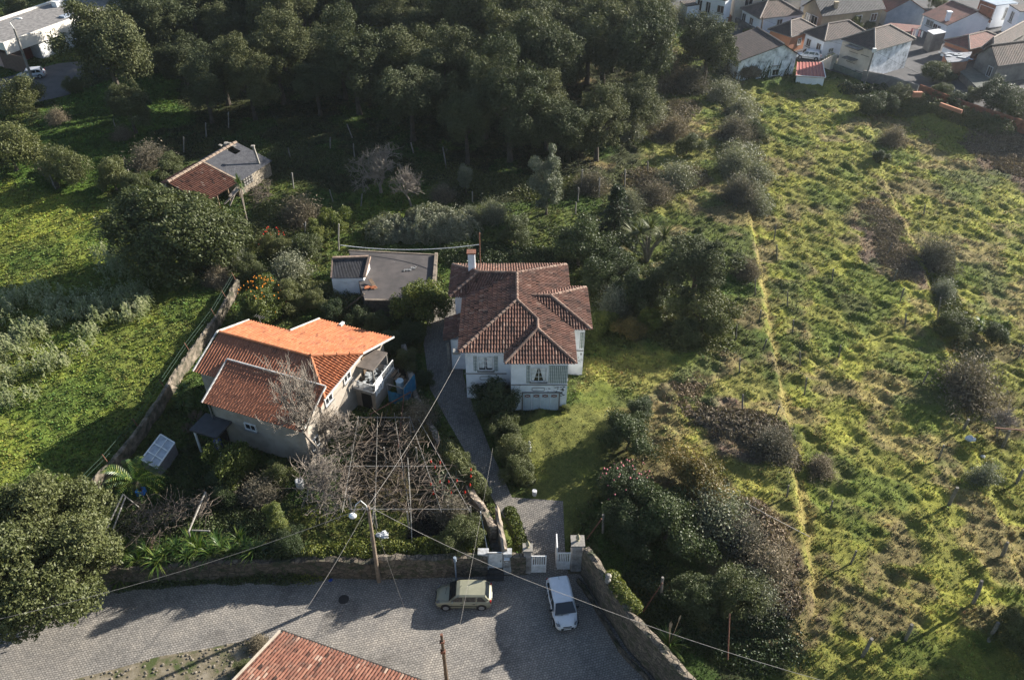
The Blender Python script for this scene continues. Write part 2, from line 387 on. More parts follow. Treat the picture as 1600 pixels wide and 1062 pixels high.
def ground_colour(X, Y):
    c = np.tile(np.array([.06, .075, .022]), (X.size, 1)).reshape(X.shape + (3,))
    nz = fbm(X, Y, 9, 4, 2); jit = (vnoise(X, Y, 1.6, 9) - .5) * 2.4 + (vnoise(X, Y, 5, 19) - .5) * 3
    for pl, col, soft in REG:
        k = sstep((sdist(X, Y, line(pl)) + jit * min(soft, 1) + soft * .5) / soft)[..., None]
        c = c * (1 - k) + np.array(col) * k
    # dry brown, straw and fresh green patches
    p1 = sstep((fbm(X, Y, 3.2, 4, 31) - .53) / .12)[..., None] * .75
    right = sstep((X - 6) / 6)[..., None]
    c = c * (1 - p1 * right) + np.array([.15, .118, .068]) * p1 * right
    p2 = sstep((fbm(X, Y, 2.1, 4, 51) - .52) / .12)[..., None] * .6
    c = c * (1 - p2) + c * np.array([1.5, 1.5, 1.15]) * p2
    p3 = sstep((fbm(X, Y, 4.4, 4, 71) - .56) / .1)[..., None] * .55
    c = c * (1 - p3) + np.array([.045, .085, .018]) * p3
    for bl, wd in ((UPPER[1:12] + np.array([.25, 0]), .5), (BANK2[1:-1], .22), (BANKC[1:], .6)):      # dry grass on the terrace banks, their sunlit glow painted into the colour
        pl = bl[bl[:, 1].argsort()]; off = np.abs(X - .15 - np.interp(Y, pl[:, 1], pl[:, 0]) + (vnoise(X, Y, 1.1, 77) - .5) * .9)
        off = off + (fbm(X, Y, 2.6, 3, 123) - .46) * 1.3
        k = (.85 * sstep((wd - off) / .35) * (Y > pl[0, 1]) * (Y < min(pl[-1, 1], 90)))[..., None]
        c = c * (1 - k) + np.array([.19, .158, .06]) * k * (.8 + .4 * nz[..., None])
    d = sdist(X, Y, ROADP); k = (sstep((.6 + d) / .4))[..., None]
    c = c * (1 - k) + np.array([.11, .095, .07]) * k
    return np.clip(c * (.75 + .5 * nz[..., None]), .004, .6)
def axis(parts):
    r = []
    for a, b, s in parts: r += list(np.arange(a, b, s))
    return np.array(r + [parts[-1][1]])
gx = axis([(-1500, -300, 100), (-300, -130, 10), (-130, -60, .55), (-60, 62, .22), (62, 130, .45), (130, 300, 10), (300, 1500, 100)])
gy = axis([(-400, 0, 40), (0, 22, 1.5), (22, 75, .2), (75, 130, .34), (130, 200, .7), (200, 400, 10), (400, 2000, 100)])
GX, GY = np.meshgrid(gx, gy)
GZ = T(GX, GY) + lumps(GX, GY)
BIG = sstep((np.hypot(GX, GY - 100) - 260) / 400); GZ = GZ + BIG * fbm(GX, GY, 300, 3) * 30
V = np.stack([GX, GY, GZ], -1).reshape(-1, 3)
nx, ny = len(gx), len(gy)
ii = (np.arange(ny - 1)[:, None] * nx + np.arange(nx - 1)[None]).ravel()
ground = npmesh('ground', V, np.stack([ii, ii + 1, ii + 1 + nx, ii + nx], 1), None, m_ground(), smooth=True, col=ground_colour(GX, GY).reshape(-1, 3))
tag(ground, kind='structure')
del V, GZ, GX, GY, BIG

import bmesh
def drape(name, poly, mat, dz=.04, step=.5, margin=3):
    """paved sheet lying on the terrain, cut exactly to the polygon"""
    bm = bmesh.new(); f = bm.faces.new([bm.verts.new((q[0], q[1], 0)) for q in poly]); bmesh.ops.triangulate(bm, faces=[f])
    lo = poly.min(0); hi = poly.max(0)
    for ax in (0, 1):
        for v in np.arange(lo[ax] + step * .51, hi[ax], step):
            co = [0, 0, 0]; co[ax] = v; no = [0, 0, 0]; no[ax] = 1
            bmesh.ops.bisect_plane(bm, geom=bm.verts[:] + bm.edges[:] + bm.faces[:], plane_co=co, plane_no=no, dist=1e-5)
    X = np.array([v.co.x for v in bm.verts]); Y = np.array([v.co.y for v in bm.verts]); Z = T(X, Y) + dz
    for v, z in zip(bm.verts, Z): v.co.z = z
    bm.normal_update()
    for f in bm.faces:
        if f.normal.z < 0: f.normal_flip()
    me = bpy.data.meshes.new(name); bm.to_mesh(me); bm.free(); me.shade_smooth(); me.materials.append(mat)
    o = link(bpy.data.objects.new(name, me)); WPOS[o.name] = np.zeros(3); return tag(o, kind='structure')
m_cob = cobblemat('cobbles', (.29, .272, .245), (.205, .194, .178), (.085, .08, .07), R(-14), .19, .14)
m_cob2 = cobblemat('drive_cobbles', (.25, .232, .205), (.17, .16, .145), (.07, .065, .055), R(20), .17, .14)
m_asph = M('lane_asphalt', (.05, .048, .047), (.03, .03, .03), 1.2, .9, .4, 30)
road = MB(); rp = [q for q in ROADP]
road.add([(q[0], q[1], .0) for q in ROADP], [tuple(range(len(ROADP)))], .5); road = road.build('road', m_cob); tag(road, kind='structure')
drape('driveway', DRIVE, m_cob2, .035, .4); drape('path', LANE, m_asph, .035, .4)
drape('street', STREET, M('street_asphalt', (.075, .073, .075), (.05, .05, .052), .6, .9, .3, 20), .05, 1.5)
drape('side_street', TLROAD, M('side_street_asphalt', (.09, .085, .085), (.06, .06, .06), .6, .9, .3, 20), .05, 1.5)
# loose stony verge on the near side of the road
VERGE = line([(60, 1075), (180, 1045), (250, 1025), (330, 1012), (385, 1000), (400, 1010), (360, 1060), (330, 1120), (60, 1120)], 0)
m_verge = M('verge_soil', (.20, .17, .12), (.07, .075, .035), .9, .95, .6, 10, stops=[(.38, (.055, .07, .022)), (.5, (.13, .11, .07)), (.66, (.22, .19, .14))])
vg = MB(); rng = random.Random(4)
vg.add([(q[0], q[1], .03) for q in VERGE], [tuple(range(len(VERGE)))])
tag(vg.build('verge', m_verge), kind='structure')
vg = MB()
for _ in range(520):
    x = rng.uniform(VERGE[:, 0].min(), VERGE[:, 0].max()); y = rng.uniform(VERGE[:, 1].min(), VERGE[:, 1].max())
    if inside(np.array(x), np.array(y), VERGE):
        r = rng.uniform(.03, .13); vg.ball((x, y, .04), (r, r * rng.uniform(.6, 1), r * .6), 6, 3)
tag(vg.build('rubble', M('rubble', (.24, .21, .165), (.13, .11, .08), 3, .95, .4, tone=.5)), 'loose pale stones strewn along the verge beside the near tiled roof', 'rubble', kind='stuff')
mh = MB(); c = P(537, 936, 0); mh.tube([(c[0], c[1], -.02), (c[0], c[1], .012)], .36, 24)
mh.tube([(c[0], c[1], -.02), (c[0], c[1], .02)], .30, 24)
for k in range(-3, 4): mh.box((c[0], c[1] + k * .08, .022), (.4, .02, .008))
tag(mh.build('manhole_cover', M('iron', (.03, .028, .026), rough=.6, scale=8), origin=(c[0], c[1], 0)), 'dark round manhole cover in the cobbled road', 'manhole cover')

# ------------------------------------------------ roofs
def plane_frame(pts):
    pts = [np.array(p, float) for p in pts]; n = np.zeros(3)
    for i in range(len(pts)):
        a, b = pts[i], pts[(i + 1) % len(pts)]; n += np.cross(a, b)
    n /= np.linalg.norm(n)
    if n[2] < 0: n = -n; pts = pts[::-1]
    h = np.cross([0, 0, 1.], n); h = h / np.linalg.norm(h) if np.linalg.norm(h) > 1e-6 else np.array([1., 0, 0]); s = np.cross(n, h)
    return pts, n, h, s
def slab(mb, pts, th=.12, tone=.5):
    """roof plane with thickness and UV in metres"""
    pts, n, h, s = plane_frame(pts); o = pts[0]
    uv = [((p - o) @ h + 50, (p - o) @ s + 50) for p in pts]
    mb.uvpoly(pts, uv, tone); lo = [p - n * th for p in pts]
    mb.quad(*lo[::-1], tone=tone)
    for i in range(len(pts)):
        j = (i + 1) % len(pts); mb.quad(pts[i], lo[i], lo[j], pts[j], tone=tone)
def tiles(mb, pts, pitch=.22, course=.40, r=.085, lift=.035, rnd=None, over=.12, flat=.0):
    """barrel tiles laid course by course over a roof plane"""
    rnd = rnd or random.Random(1); pts, n, h, s = plane_frame(pts); o = pts[0].copy()
    uv = [((p - o) @ h, (p - o) @ s) for p in pts]; us = [q[0] for q in uv]; vmin_all = min(q[1] for q in uv)
    slab(mb, pts, .1, .12)
    prof = [(-1, 0), (-.62, .78), (0, 1), (.62, .78), (1, 0)]
    for k in range(math.ceil(min(us) / pitch), math.floor(max(us) / pitch) + 1):
        u = k * pitch; iv = []
        for i in range(len(uv)):
            a, b = uv[i], uv[(i + 1) % len(uv)]
            if (a[0] <= u) != (b[0] <= u): iv.append(a[1] + (b[1] - a[1]) * (u - a[0]) / (b[0] - a[0]))
        iv.sort()
        for v0, v1 in zip(iv[::2], iv[1::2]):
            at_eave = v0 < vmin_all + .05
            if at_eave: v0 -= over
            j = math.floor((v0 - vmin_all + over) / course)
            while True:
                a = vmin_all - over + j * course; b = a + course; j += 1
                if a >= v1 - .02: break
                a2 = max(a, v0); b2 = min(b, v1)
                if b2 - a2 < .04: continue
                du = rnd.uniform(-.012, .012); tn = rnd.random(); la = lift * (1 + rnd.uniform(-.3, .5)); lb = flat
                A = [o + h * (u + du + q[0] * r * 1.06) + s * a2 + n * (la + q[1] * r) for q in prof]
                B = [o + h * (u + du + q[0] * r * .92) + s * (b2 + .02) + n * (lb + q[1] * r * .92) for q in prof]
                vs = A + B; fs = [(i, i + 1, i + 6, i + 5) for i in range(4)] + [(4, 3, 2, 1, 0)]
                mb.add(vs, fs, tn); mb.t[-1] = .0
def ridge(mb, a, b, r=.13, L=.42, rnd=None, up=.05):
    """half-round ridge tiles"""
    rnd = rnd or random.Random(2); a = np.array(a, float); b = np.array(b, float); d = b - a; D = np.linalg.norm(d); d /= D
    e = np.cross(d, [0, 0, 1.]); e /= np.linalg.norm(e); u = np.cross(e, d); k = max(1, int(D / L))
    for i in range(k):
        p = a + d * D * i / k; q = a + d * D * (i + 1.08) / k; A = []; B = []
        for t in (0, 45, 90, 135, 180):
            c, s_ = math.cos(R(t)), math.sin(R(t)); A.append(p + e * c * r * 1.15 + u * (s_ * r * 1.15 + up - .02)); B.append(q + e * c * r * .95 + u * (s_ * r * .95 + up - .04))
        mb.add(A + B, [(j, j + 1, j + 6, j + 5) for j in range(4)] + [(0, 1, 2, 3, 4), (9, 8, 7, 6, 5)], rnd.uniform(.45, 1))
m_orange = tilemat('orange_tiles', [(0, (.14, .05, .025)), (.06, (.29, .098, .042)), (.5, (.35, .125, .055)), (1, (.42, .165, .08))], (.16, .065, .04), .5)
m_redtile = tilemat('red_brown_tiles', [(0, (.07, .03, .02)), (.06, (.25, .098, .055)), (.5, (.31, .125, .07)), (1, (.38, .165, .10))], (.10, .055, .04), .55)
m_oldtile = tilemat('old_tiles', [(0, (.025, .015, .012)), (.08, (.13, .066, .046)), (.6, (.165, .084, .06)), (.93, (.20, .108, .08)), (1, (.27, .18, .135))], (.05, .038, .034), .45)
m_mixtile = tilemat('mixed_tiles', [(0, (.025, .014, .011)), (.1, (.11, .048, .033)), (.5, (.155, .066, .044)), (.93, (.19, .09, .06)), (1, (.26, .19, .145))], (.07, .045, .035), .52)
m_beige = M('beige_render', (.36, .315, .26), (.26, .225, .18), .8, .9, .25, 14)
m_white = M('whitewash', (.74, .74, .72), (.55, .56, .55), .9, .85, .25, 10)
m_villa = M('stained_whitewash', (.56, .58, .60), (.45, .47, .49), .7, .85, .3, 9, stops=[(.28, (.2, .21, .21)), (.36, (.60, .62, .63)), (.6, (.78, .79, .80))])
m_trim = M('white_trim', (.74, .74, .72), (.52, .52, .5), 3, .6, .1)
m_glass = M('window_glass', (.02, .025, .03), (.012, .014, .018), 2, .08, 0, spec=.6)
m_grey = M('grey_concrete', (.23, .22, .20), (.13, .122, .11), 1.2, .9, .4, 9)
m_dark = M('dark_recess', (.012, .011, .011), rough=.95, bmp=0)
m_wood = M('weathered_wood', (.17, .12, .08), (.10, .07, .045), 4, .85, .3)
m_rust = M('rusty_iron', (.17, .075, .045), (.10, .045, .03), 8, .8, .2)
m_granite = M('granite', (.27, .25, .22), (.16, .15, .13), 5, .9, .4, 20)
m_stone = stonemat('rubble_wall', (.17, .138, .10), (.085, .07, .052), (.026, .022, .017), 2.9, (.042, .048, .022), .5)
m_stone2 = stonemat('dark_stone_wall', (.12, .095, .068), (.065, .052, .038), (.022, .019, .014), 2.6, (.03, .036, .016), .5)

def window(parent, c, e, wd, ht, mat=None, cols=2, rows=3, sill=True, name='window', proud=.03, shutter=None, label=None):
    """window set in a wall: c centre on the wall face, e unit direction along the wall, outward = right of e"""
    e = np.array([e[0], e[1], 0.]); n = np.array([e[1], -e[0], 0.]); z = np.array([0, 0, 1.]); c = np.array(c, float)
    f = MB(); t = .07
    for s in (-1, 1): f.box(c + e * s * (wd / 2 + t / 2) + n * proud, (t, .12, ht + 2 * t), e1=e, e2=n, e3=z)
    for s in (-1, 1): f.box(c + z * s * (ht / 2 + t / 2) + n * proud, (wd, .12, t), e1=e, e2=n, e3=z)
    for k in range(1, cols): f.box(c + e * wd * (k / cols - .5) + n * (proud + .005), (.05 if k * 2 == cols else .03, .05, ht), e1=e, e2=n, e3=z)
    for k in range(1, rows): f.box(c + z * ht * (k / rows - .5) + n * (proud + .003), (wd, .04, .025), e1=e, e2=n, e3=z)
    fr = f.build(name, mat or m_trim, parent)
    if label: fr['label'] = label
    g = MB().box(c + n * .008, (wd, .02, ht), e1=e, e2=n, e3=z); g.build('pane', shutter or m_glass, fr)
    if sill: MB().box(c - z * (ht / 2 + t + .05) + n * .09, (wd + .3, .2, .08), e1=e, e2=n, e3=z).build('sill', m_grey, fr)
    return fr
def rect(o, e1, a0, a1, b0, b1):
    """rectangle corners in a local frame, counter-clockwise"""
    e1 = np.array(e1); e2 = np.array([-e1[1], e1[0]]); o = np.array(o[:2])
    return [o + e1 * a + e2 * b for a, b in ((a0, b0), (a1, b0), (a1, b1), (a0, b1))]

# ------------------------------------------------ the white villa
def villa():
    k = .9927
    def q(x, y, z): return np.array([x * k, y * k, z + .3])
    t = thing('villa', 'white two-storey villa with worn dark red hipped tile roof beside the cobbled drive', 'house', (0, 51, 1.4))
    WL, WR, W, W2 = q(-.51, 49.0, 6.7), q(5.05, 49.0, 6.7), q(2.1, 52.0, 7.8), q(2.1, 53.3, 7.8)
    V1, ML, A, B, C = q(-.51, 50.4, 6.7), q(-4.25, 50.4, 6.7), q(.43, 55.1, 8.45), q(.43, 59.2, 8.45), q(-2.95, 60.0, 8.0)
    J, WS, NL, NR = q(-4.25, 58.1, 6.7), q(-5.5, 58.1, 6.7), q(-5.5, 63.2, 6.7), q(5.05, 63.2, 6.7)
    E, E2, EN, EF = q(3.3, 56.4, 8.0), q(1.66, 56.4, 8.0), q(6.6, 53.4, 6.7), q(6.6, 59.5, 6.7)
    rn = random.Random(8); m = MB()
    for pl in ([WL, V1, W2, W], [WL, WR, W], [WR, NR, B, A, W2, W], [ML, V1, W2, A], [ML, A, B, J], [J, B, C], [J, C, WS], [WS, C, NL], [NL, C, B, NR],
               [EN, E, E2, q(5.2, 53.4, 6.72)], [EF, E, E2, q(5.2, 59.5, 6.72)], [EN, EF, E]):
        tiles(m, pl, .235, .42, .088, .03, rn, .14)
    roof = m.build('roof', m_oldtile, t)
    m = MB()
    for a, b in ((W, WL), (W, WR), (W2, W), (A, W2), (ML, A), (A, B), (C, B), (NL, C), (WS, C), (B, NR), (E, EN), (E, EF), (E2, E)): ridge(m, a, b, .13, .45, rn)
    m.build('ridge_tiles', tilemat('ridge_tiles', [(0, (.07, .045, .035)), (.5, (.14, .085, .064)), (1, (.24, .17, .13))], (.06, .045, .04), .5), roof)
    zb = .6; zt = 6.86; i = .42
    m = MB()
    P1 = [(-.51 + i, 49.0 + i), (5.05 - i - .1, 49.0 + i), (5.05 - i - .1, 63.2 - i), (-5.5 + i, 63.2 - i), (-5.5 + i, 58.1 + i), (-4.25 + i, 58.1 + i), (-4.25 + i, 50.4 + i), (-.51 + i, 50.4 + i)]
    m.prism([(a * k, b * k) for a, b in P1], zb, zt); wall = m.build('wall', m_villa, t)
    MB().prism([(a * k, b * k) for a, b in ((4.6, 53.4 + i), (6.6 - i, 53.4 + i), (6.6 - i, 59.5 - i), (4.6, 59.5 - i))], zb, zt).build('wing_wall', m_villa, t)
    fy = (49.0 + i) * k; my = (50.4 + i) * k; x0 = (-.51 + i) * k; x1 = (4.53) * k
    # moulding lines between the storeys
    m = MB(); m.box(((x0 + x1) / 2, fy - .03, 4.35), (x1 - x0 + .08, .08, .07)); m.box((-2.2, my - .03, 4.35), (3.5, .08, .07)); m.box((x1 + .04, 56.0, 4.35), (.08, 13.0, .07))
    m.box((5.45, (53.82) * k - .03, 4.35), (1.3, .08, .07))
    m.build('string_course', m_grey, t)
    window(t, (2.15, fy, 5.45), (1, 0), 1.15, 1.35, cols=2, rows=3)
    window(t, (-2.15, my, 5.45), (1, 0), 1.1, 1.35, cols=2, rows=3)
    cur = MB()   # drawn white curtains behind the glass, parted in the middle
    for s in (-1, 1):
        cur.quad((2.15 + s * .55, fy - .022, 6.1), (2.15 + s * .08, fy - .022, 6.1), (2.15 + s * .38, fy - .022, 4.82), (2.15 + s * .55, fy - .022, 4.82))
        cur.quad((-2.15 + s * .53, my - .022, 6.1), (-2.15 + s * .06, my - .022, 6.1), (-2.15 + s * .12, my - .022, 4.95), (-2.15 + s * .53, my - .022, 4.95))
    cur.build('curtain', m_trim, t)
    m_green = M('grey_green_lattice', (.20, .25, .22), (.13, .17, .15), 4, .8, .1)
    def lattice(xa, xb, y, za, zb2, fx=None):
        l = MB(); l.box(((xa + xb) / 2, y - .012, (za + zb2) / 2), (xb - xa, .03, zb2 - za), tone=.5); pl = l.build('lattice', m_green, t)
        h = MB(); nx_ = max(2, int((xb - xa) / .15)); nz = int((zb2 - za) / .15)
        for a in range(nx_):
            for b in range(nz):
                cx = xa + (a + .5) * (xb - xa) / nx_; cz = za + (b + .5) * (zb2 - za) / nz
                h.box((cx, y - .045, cz), (.085, .02, .085), tone=.5)
        h.build('lattice_block', m_trim, pl)
    lattice(2.95, x1 - .02, fy, 4.5, 6.35); lattice(1.15, 1.45, fy, 4.5, 6.35)
    lattice(-3.15, -2.85, my, 4.6, 6.2); lattice(-1.45, -1.15, my, 4.6, 6.2)
    lattice(5.75, 6.08, 53.82 * k, 4.6, 6.3)
    pq = MB()
    for cx, y in ((2.15, fy), (-2.15, my)):
        for dz in (-.17, .17): pq.box((cx, y - .02, 3.85 + dz), (.9, .05, .035))
        for dx in (-.52, .52): pq.box((cx + dx, y - .02, 3.85), (.035, .05, .22))
        for dx in (-.48, .48):
            for dz in (-.12, .12): pq.box((cx + dx, y - .018, 3.85 + dz), (.09, .05, .03))
    pq.build('plaque', m_grey, t)
    # garage door of four boarded leaves with small lights
    g = MB(); gz = 1.42
    for kx in range(4):
        cx = 1.27 + kx * .73
        g.box((cx, fy - .03, gz + 1.0), (.68, .07, 2.0), tone=.5)
        for s in range(6): g.box((cx - .28 + s * .112, fy - .07, gz + .8), (.1, .02, 1.55), tone=rn.random())
    gd = g.build('garage_door', M('pale_blue_paint', (.52, .58, .62), (.42, .48, .52), 3, .6, .15, tone=.12), t)
    g = MB(); g2 = MB()
    for kx in range(4):
        cx = 1.27 + kx * .73; g.box((cx, fy - .075, gz + 1.74), (.46, .02, .3), tone=.5)
        for s in (-1, 1): g2.beam((cx - .2, fy - .09, gz + 1.74 - .12 * s), (cx + .2, fy - .09, gz + 1.74 + .12 * s), .02)
    g.build('door_light', M('dull_red_pane', (.16, .055, .04), rough=.4), gd); g2.build('grille', m_trim, gd)
    f = MB(); f.box((.86, fy - .03, gz + 1.05), (.1, .1, 2.1)); f.box((3.9, fy - .03, gz + 1.05), (.1, .1, 2.1)); f.box((2.38, fy - .03, gz + 2.09), (3.15, .1, .1)); f.build('door_frame', m_grey, gd)
    # flaked plaster
    fl = MB(); rr = random.Random(3)
    for _ in range(46):
        cx = rr.triangular(2.6, 4.45, 4.2); cz = rr.uniform(3.0, 4.2); s = rr.uniform(.04, .16)
        ang = [a + rr.uniform(-.2, .2) for a in (0, 1, 2, 3.1, 4.2, 5.2)]
        fl.quad(*[(cx + math.cos(a) * s * rr.uniform(.5, 1.4), fy - .006 - _ * .0001, cz + math.sin(a) * s * .6 * rr.uniform(.5, 1)) for a in ang], tone=.5)
    for _ in range(12):
        cx = rr.uniform(4.7, 6.0); cz = rr.uniform(3.0, 4.0); s = rr.uniform(.03, .09)
        fl.quad(*[(cx + math.cos(a) * s, 53.82 * k - .006 - _ * .0001, cz + math.sin(a) * s) for a in (0, 1.2, 2.3, 3.7, 5)], tone=.5)
    fl.build('flaked_plaster', M('bare_plaster', (.10, .10, .10), (.06, .06, .06), 6), t)
    # chimney on the far left of the roof
    c = MB(); cx, cy = -3.6, 60.6; c.box((cx, cy, 8.5), (.62, .55, 2.3)); ch = c.build('chimney', m_villa, roof)
    c = MB(); c.box((cx, cy, 9.72), (.8, .72, .12)); c.build('chimney_cap', m_mixtile, t)
    # little porch on the drive side
    m = MB(); tiles(m, [q(-5.9, 54.2, 4.9), q(-5.9, 57.4, 4.9), q(-3.9, 57.4, 5.6), q(-3.9, 54.2, 5.6)], .235, .42, .085, .03, rn, .05); m.build('porch_roof', m_oldtile, t)
    m = MB(); m.box((-4.6 * k, 55.9 * k, 3.1), (1.4, 2.6, 3.6)); m.build('porch_wall', m_villa, t)
    m = MB(); m.box((-5.5, 53.9, 3.2), (.22, .22, 3.4)); m.build('porch_post', m_grey, t)
    m = MB(); m.box((-4.45, 50.25, 6.83), (.6, .5, .25)); m.build('eave_box', m_grey, t)
villa()

# ------------------------------------------------ the orange-roofed house
def left_house():
    O = np.array([-23.5, 51.28]); e1 = np.array([.933, -.359]); e1 /= np.linalg.norm(e1); e2 = np.array([-e1[1], e1[0]])
    def q(a, n, z=None):
        xy = O + e1 * a + e2 * n
        return np.array([xy[0], xy[1], 8 - .4 * abs(n) if z is None else z])
    t = thing('farmhouse', 'beige farmhouse with bright orange main roof and lower red brown lean-to roof', 'house', (O[0] + 5, O[1] - 3, 1.6))
    rn = random.Random(5); m = MB()
    R0, R1 = q(-.1, 0), q(8.4, 0); VR, VN = q(11.2, 2.8), q(11.2, -2.8)
    tiles(m, [q(-.3, 3.75), R0, R1, VR, q(11.2, 7.8), q(3.9, 7.8), q(3.9, 3.75)], .25, .40, .055, .02, rn, .06)
    tiles(m, [R1, VR, VN], .25, .40, .062, .06, rn, .02)
    roof = m.build('roof', m_orange, t)
    m = MB(); tiles(m, [q(-.3, -3.5), R0, R1, VN, q(11.2, -3.0), q(11.2, -3.5)], .25, .40, .03, .02, rn, .06); m.build('near_slope', m_redtile, t)
    m = MB(); lz = lambda n: 7.24 + (n + 2.05) * .40
    tiles(m, [q(2.0, -2.05, lz(-2.05)), q(10.8, -2.05, lz(-2.05)), q(10.8, -5.6, lz(-5.6)), q(2.0, -5.6, lz(-5.6))], .25, .44, .013, .10, rn, .05)
    m.build('lean_to_roof', m_redtile, t)
    m = MB(); ridge(m, R0, R1, .12, .42, rn); ridge(m, R1, VR, .16, .95, rn, .1); ridge(m, R1, VN, .12, .42, rn); m.build('ridge_tiles', m_orange, roof)
    m = MB()   # white flashing and verge boards
    for a, b in ((q(1.95, -2.0, 7.34), q(10.85, -2.0, 7.34)), (q(1.92, -2.0, 7.32), q(1.92, -5.65, lz(-5.65) + .06)), (q(10.88, -2.0, 7.32), q(10.88, -5.65, lz(-5.65) + .06)),
                 (q(-.33, 0, 8.0), q(-.33, -3.55, 6.62)), (q(-.33, 0, 8.0), q(-.33, 3.8, 6.5)), (q(3.85, 3.7, 6.6), q(3.85, 7.85, 4.93)), (q(11.26, 2.8, 6.92), q(11.26, 7.85, 4.92)), (q(11.26, 2.8, 6.85), q(11.26, -3.0, 6.85))):
        m.beam(a, b, .09, .13)
    m.beam(q(6.2, 7.4, 5.1), q(6.2, 8.0, 5.0), .25, .2)
    m.build('verge_board', M('greyed_white', (.50, .49, .47), (.32, .31, .29), 2.5, .8, .2), t)
    zb = 1.0; i = .4
    w = MB(); w.prism([q(a, n)[:2] for a, n in ((-.1, -3.1), (10.4, -3.1), (10.4, 7.4), (4.2, 7.4), (4.2, 3.4), (-.1, 3.4))], zb, 5.0)
    top = [q(-.1, -3.1, 6.6), q(10.4, -3.1, 6.6), q(10.4, 3.0, 6.6), q(10.4, 7.4, 4.95), q(4.2, 7.4, 4.95), q(4.2, 3.4, 6.5), q(-.1, 3.4, 6.5)]
    for a, b in zip(top, top[1:] + top[:1]):
        w.quad(np.array([a[0], a[1], 4.95]), np.array([b[0], b[1], 4.95]), b, a)
    w.quad(q(-.1, -3.1, 6.6), q(-.1, 0, 7.85), q(-.1, 3.4, 6.5))
    w.build('wall', m_beige, t)
    w = MB(); w.prism([q(a, n)[:2] for a, n in ((2.3, -5.15), (10.6, -5.15), (10.6, -3.12), (2.3, -3.12))], zb, 5.7)
    for a in (2.3, 10.6): w.quad(q(a, -5.15, 5.5), q(a, -3.12, 5.5), q(a, -3.12, 6.7), q(a, -5.15, 5.9))
    w.quad(q(2.3, -5.15, 5.5), q(10.6, -5.15, 5.5), q(10.6, -5.15, 5.9), q(2.3, -5.15, 5.9))
    w.build('lean_to_wall', m_beige, t)
    f = -e2
    window(t, q(5.6, -5.15, 4.1), e1, .9, .55, cols=2, rows=1, label='small window in the lean-to wall')
    window(t, q(10.6, -4.2, 3.3), e2, .8, .9, mat=m_trim, cols=2, rows=1)
    for n, z in ((-1.4, 5.5), (1.4, 5.5), (-1.2, 2.9)): window(t, q(10.4, n, z), e2, .9, .95, cols=2, rows=1)
    sc1 = MB()
    for n in (-2.6,): sc1.beam(q(10.47, n, 1.2), q(10.47, n, 6.6), .09)
    sc1.beam(q(2.2, -5.35, 1.4), q(2.2, -5.35, 5.6), .09); sc1.build('drainpipe', m_grey, t)
    # porch on the near side
    m = MB(); m.box(q(2.6, -6.1, 4.0), (2.5, 2.0, .16), e1=np.array([*e1, 0]), e2=np.array([*e2, 0]), e3=np.array([0, 0, 1.])); m.build('porch_roof', M('dark_sheet', (.06, .06, .065), rough=.7), t)
    for a in (1.6, 3.6):
        m = MB(); m.beam(q(a, -6.9, 1.5), q(a, -6.9, 3.95), .14); m.build('porch_post', m_trim, t)
    m = MB(); m.box(q(2.6, -5.2, 2.7), (.9, .06, 2.0), e1=np.array([*e1, 0]), e2=np.array([*e2, 0]), e3=np.array([0, 0, 1.])); m.build('door', m_dark, t)
    # raised side balcony with flat canopy
    E1 = np.array([*e1, 0]); E2 = np.array([*e2, 0]); Z = np.array([0, 0, 1.])
    m = MB(); m.prism([q(a, n)[:2] for a, n in ((10.42, 2.9), (11.95, 2.9), (11.95, 5.4), (10.42, 5.4))], 5.15, 5.28); m.build('canopy', M('brown_slab', (.13, .11, .095), (.085, .072, .062), 1.5, .9, .3), t)
    m = MB(); m.prism([q(a, n)[:2] for a, n in ((10.42, 1.9), (12.45, 1.9), (12.45, 5.5), (10.42, 5.5))], 3.5, 3.68); bal = m.build('balcony_floor', m_grey, t)
    for a, n in ((11.85, 3.0), (11.85, 5.3)): MB().beam(q(a, n, 3.68), q(a, n, 5.15), .13).build('balcony_post', m_grey, t)
    m = MB()
    for (a0, n0), (a1, n1) in (((12.38, 1.95), (12.38, 5.4)), ((10.5, 1.95), (12.38, 1.95))):
        k = 16
        m.beam(q(a0, n0, 4.6), q(a1, n1, 4.6), .05); m.beam(q(a0, n0, 3.8), q(a1, n1, 3.8), .05)
        for j in range(k + 1): s = j / k; m.beam(q(a0 + (a1 - a0) * s, n0 + (n1 - n0) * s, 3.7), q(a0 + (a1 - a0) * s, n0 + (n1 - n0) * s, 4.6), .03)
    m.build('railing', m_trim, t)
    m = MB(); m.prism([q(a, n)[:2] for a, n in ((10.42, 2.3), (12.2, 2.3), (12.2, 5.4), (10.42, 5.4))], 1.0, 3.5); m.build('balcony_wall', m_beige, t)
    m = MB(); m.box(q(11.4, 2.28, 2.5), (.9, .05, 1.9), e1=E1, e2=E2, e3=Z); m.build('doorway', m_dark, t)
    m = MB(); m.box(q(10.44, 4.2, 4.6), (.06, .9, 1.9), e1=E1, e2=E2, e3=Z); m.build('balcony_door', m_wood, t)
    m = MB()
    for j in range(8): m.box(q(12.6 + j * .28, 5.0, 3.5 - j * .25), (.3, .9, .06), e1=E1, e2=E2, e3=Z)
    m.build('stair', m_wood, t)
    # aerial by the far eave
    an = thing('television_aerial', 'small bent metal aerial above the left edge of the orange roof', 'aerial', q(1.0, 3.6, 6.4))
    MB().tube([q(1.0, 3.6, 6.3), q(1.0, 3.6, 7.4)], .02, 5).build('mast', m_grey, an)
    m = MB(); m.tube([q(.6, 3.6, 7.35), q(1.6, 3.6, 7.35)], .015, 4)
    for j in range(5): m.tube([q(.65 + j * .2, 3.4, 7.35), q(.65 + j * .2, 3.8, 7.35)], .01, 4)
    m.build('element', m_grey, an)
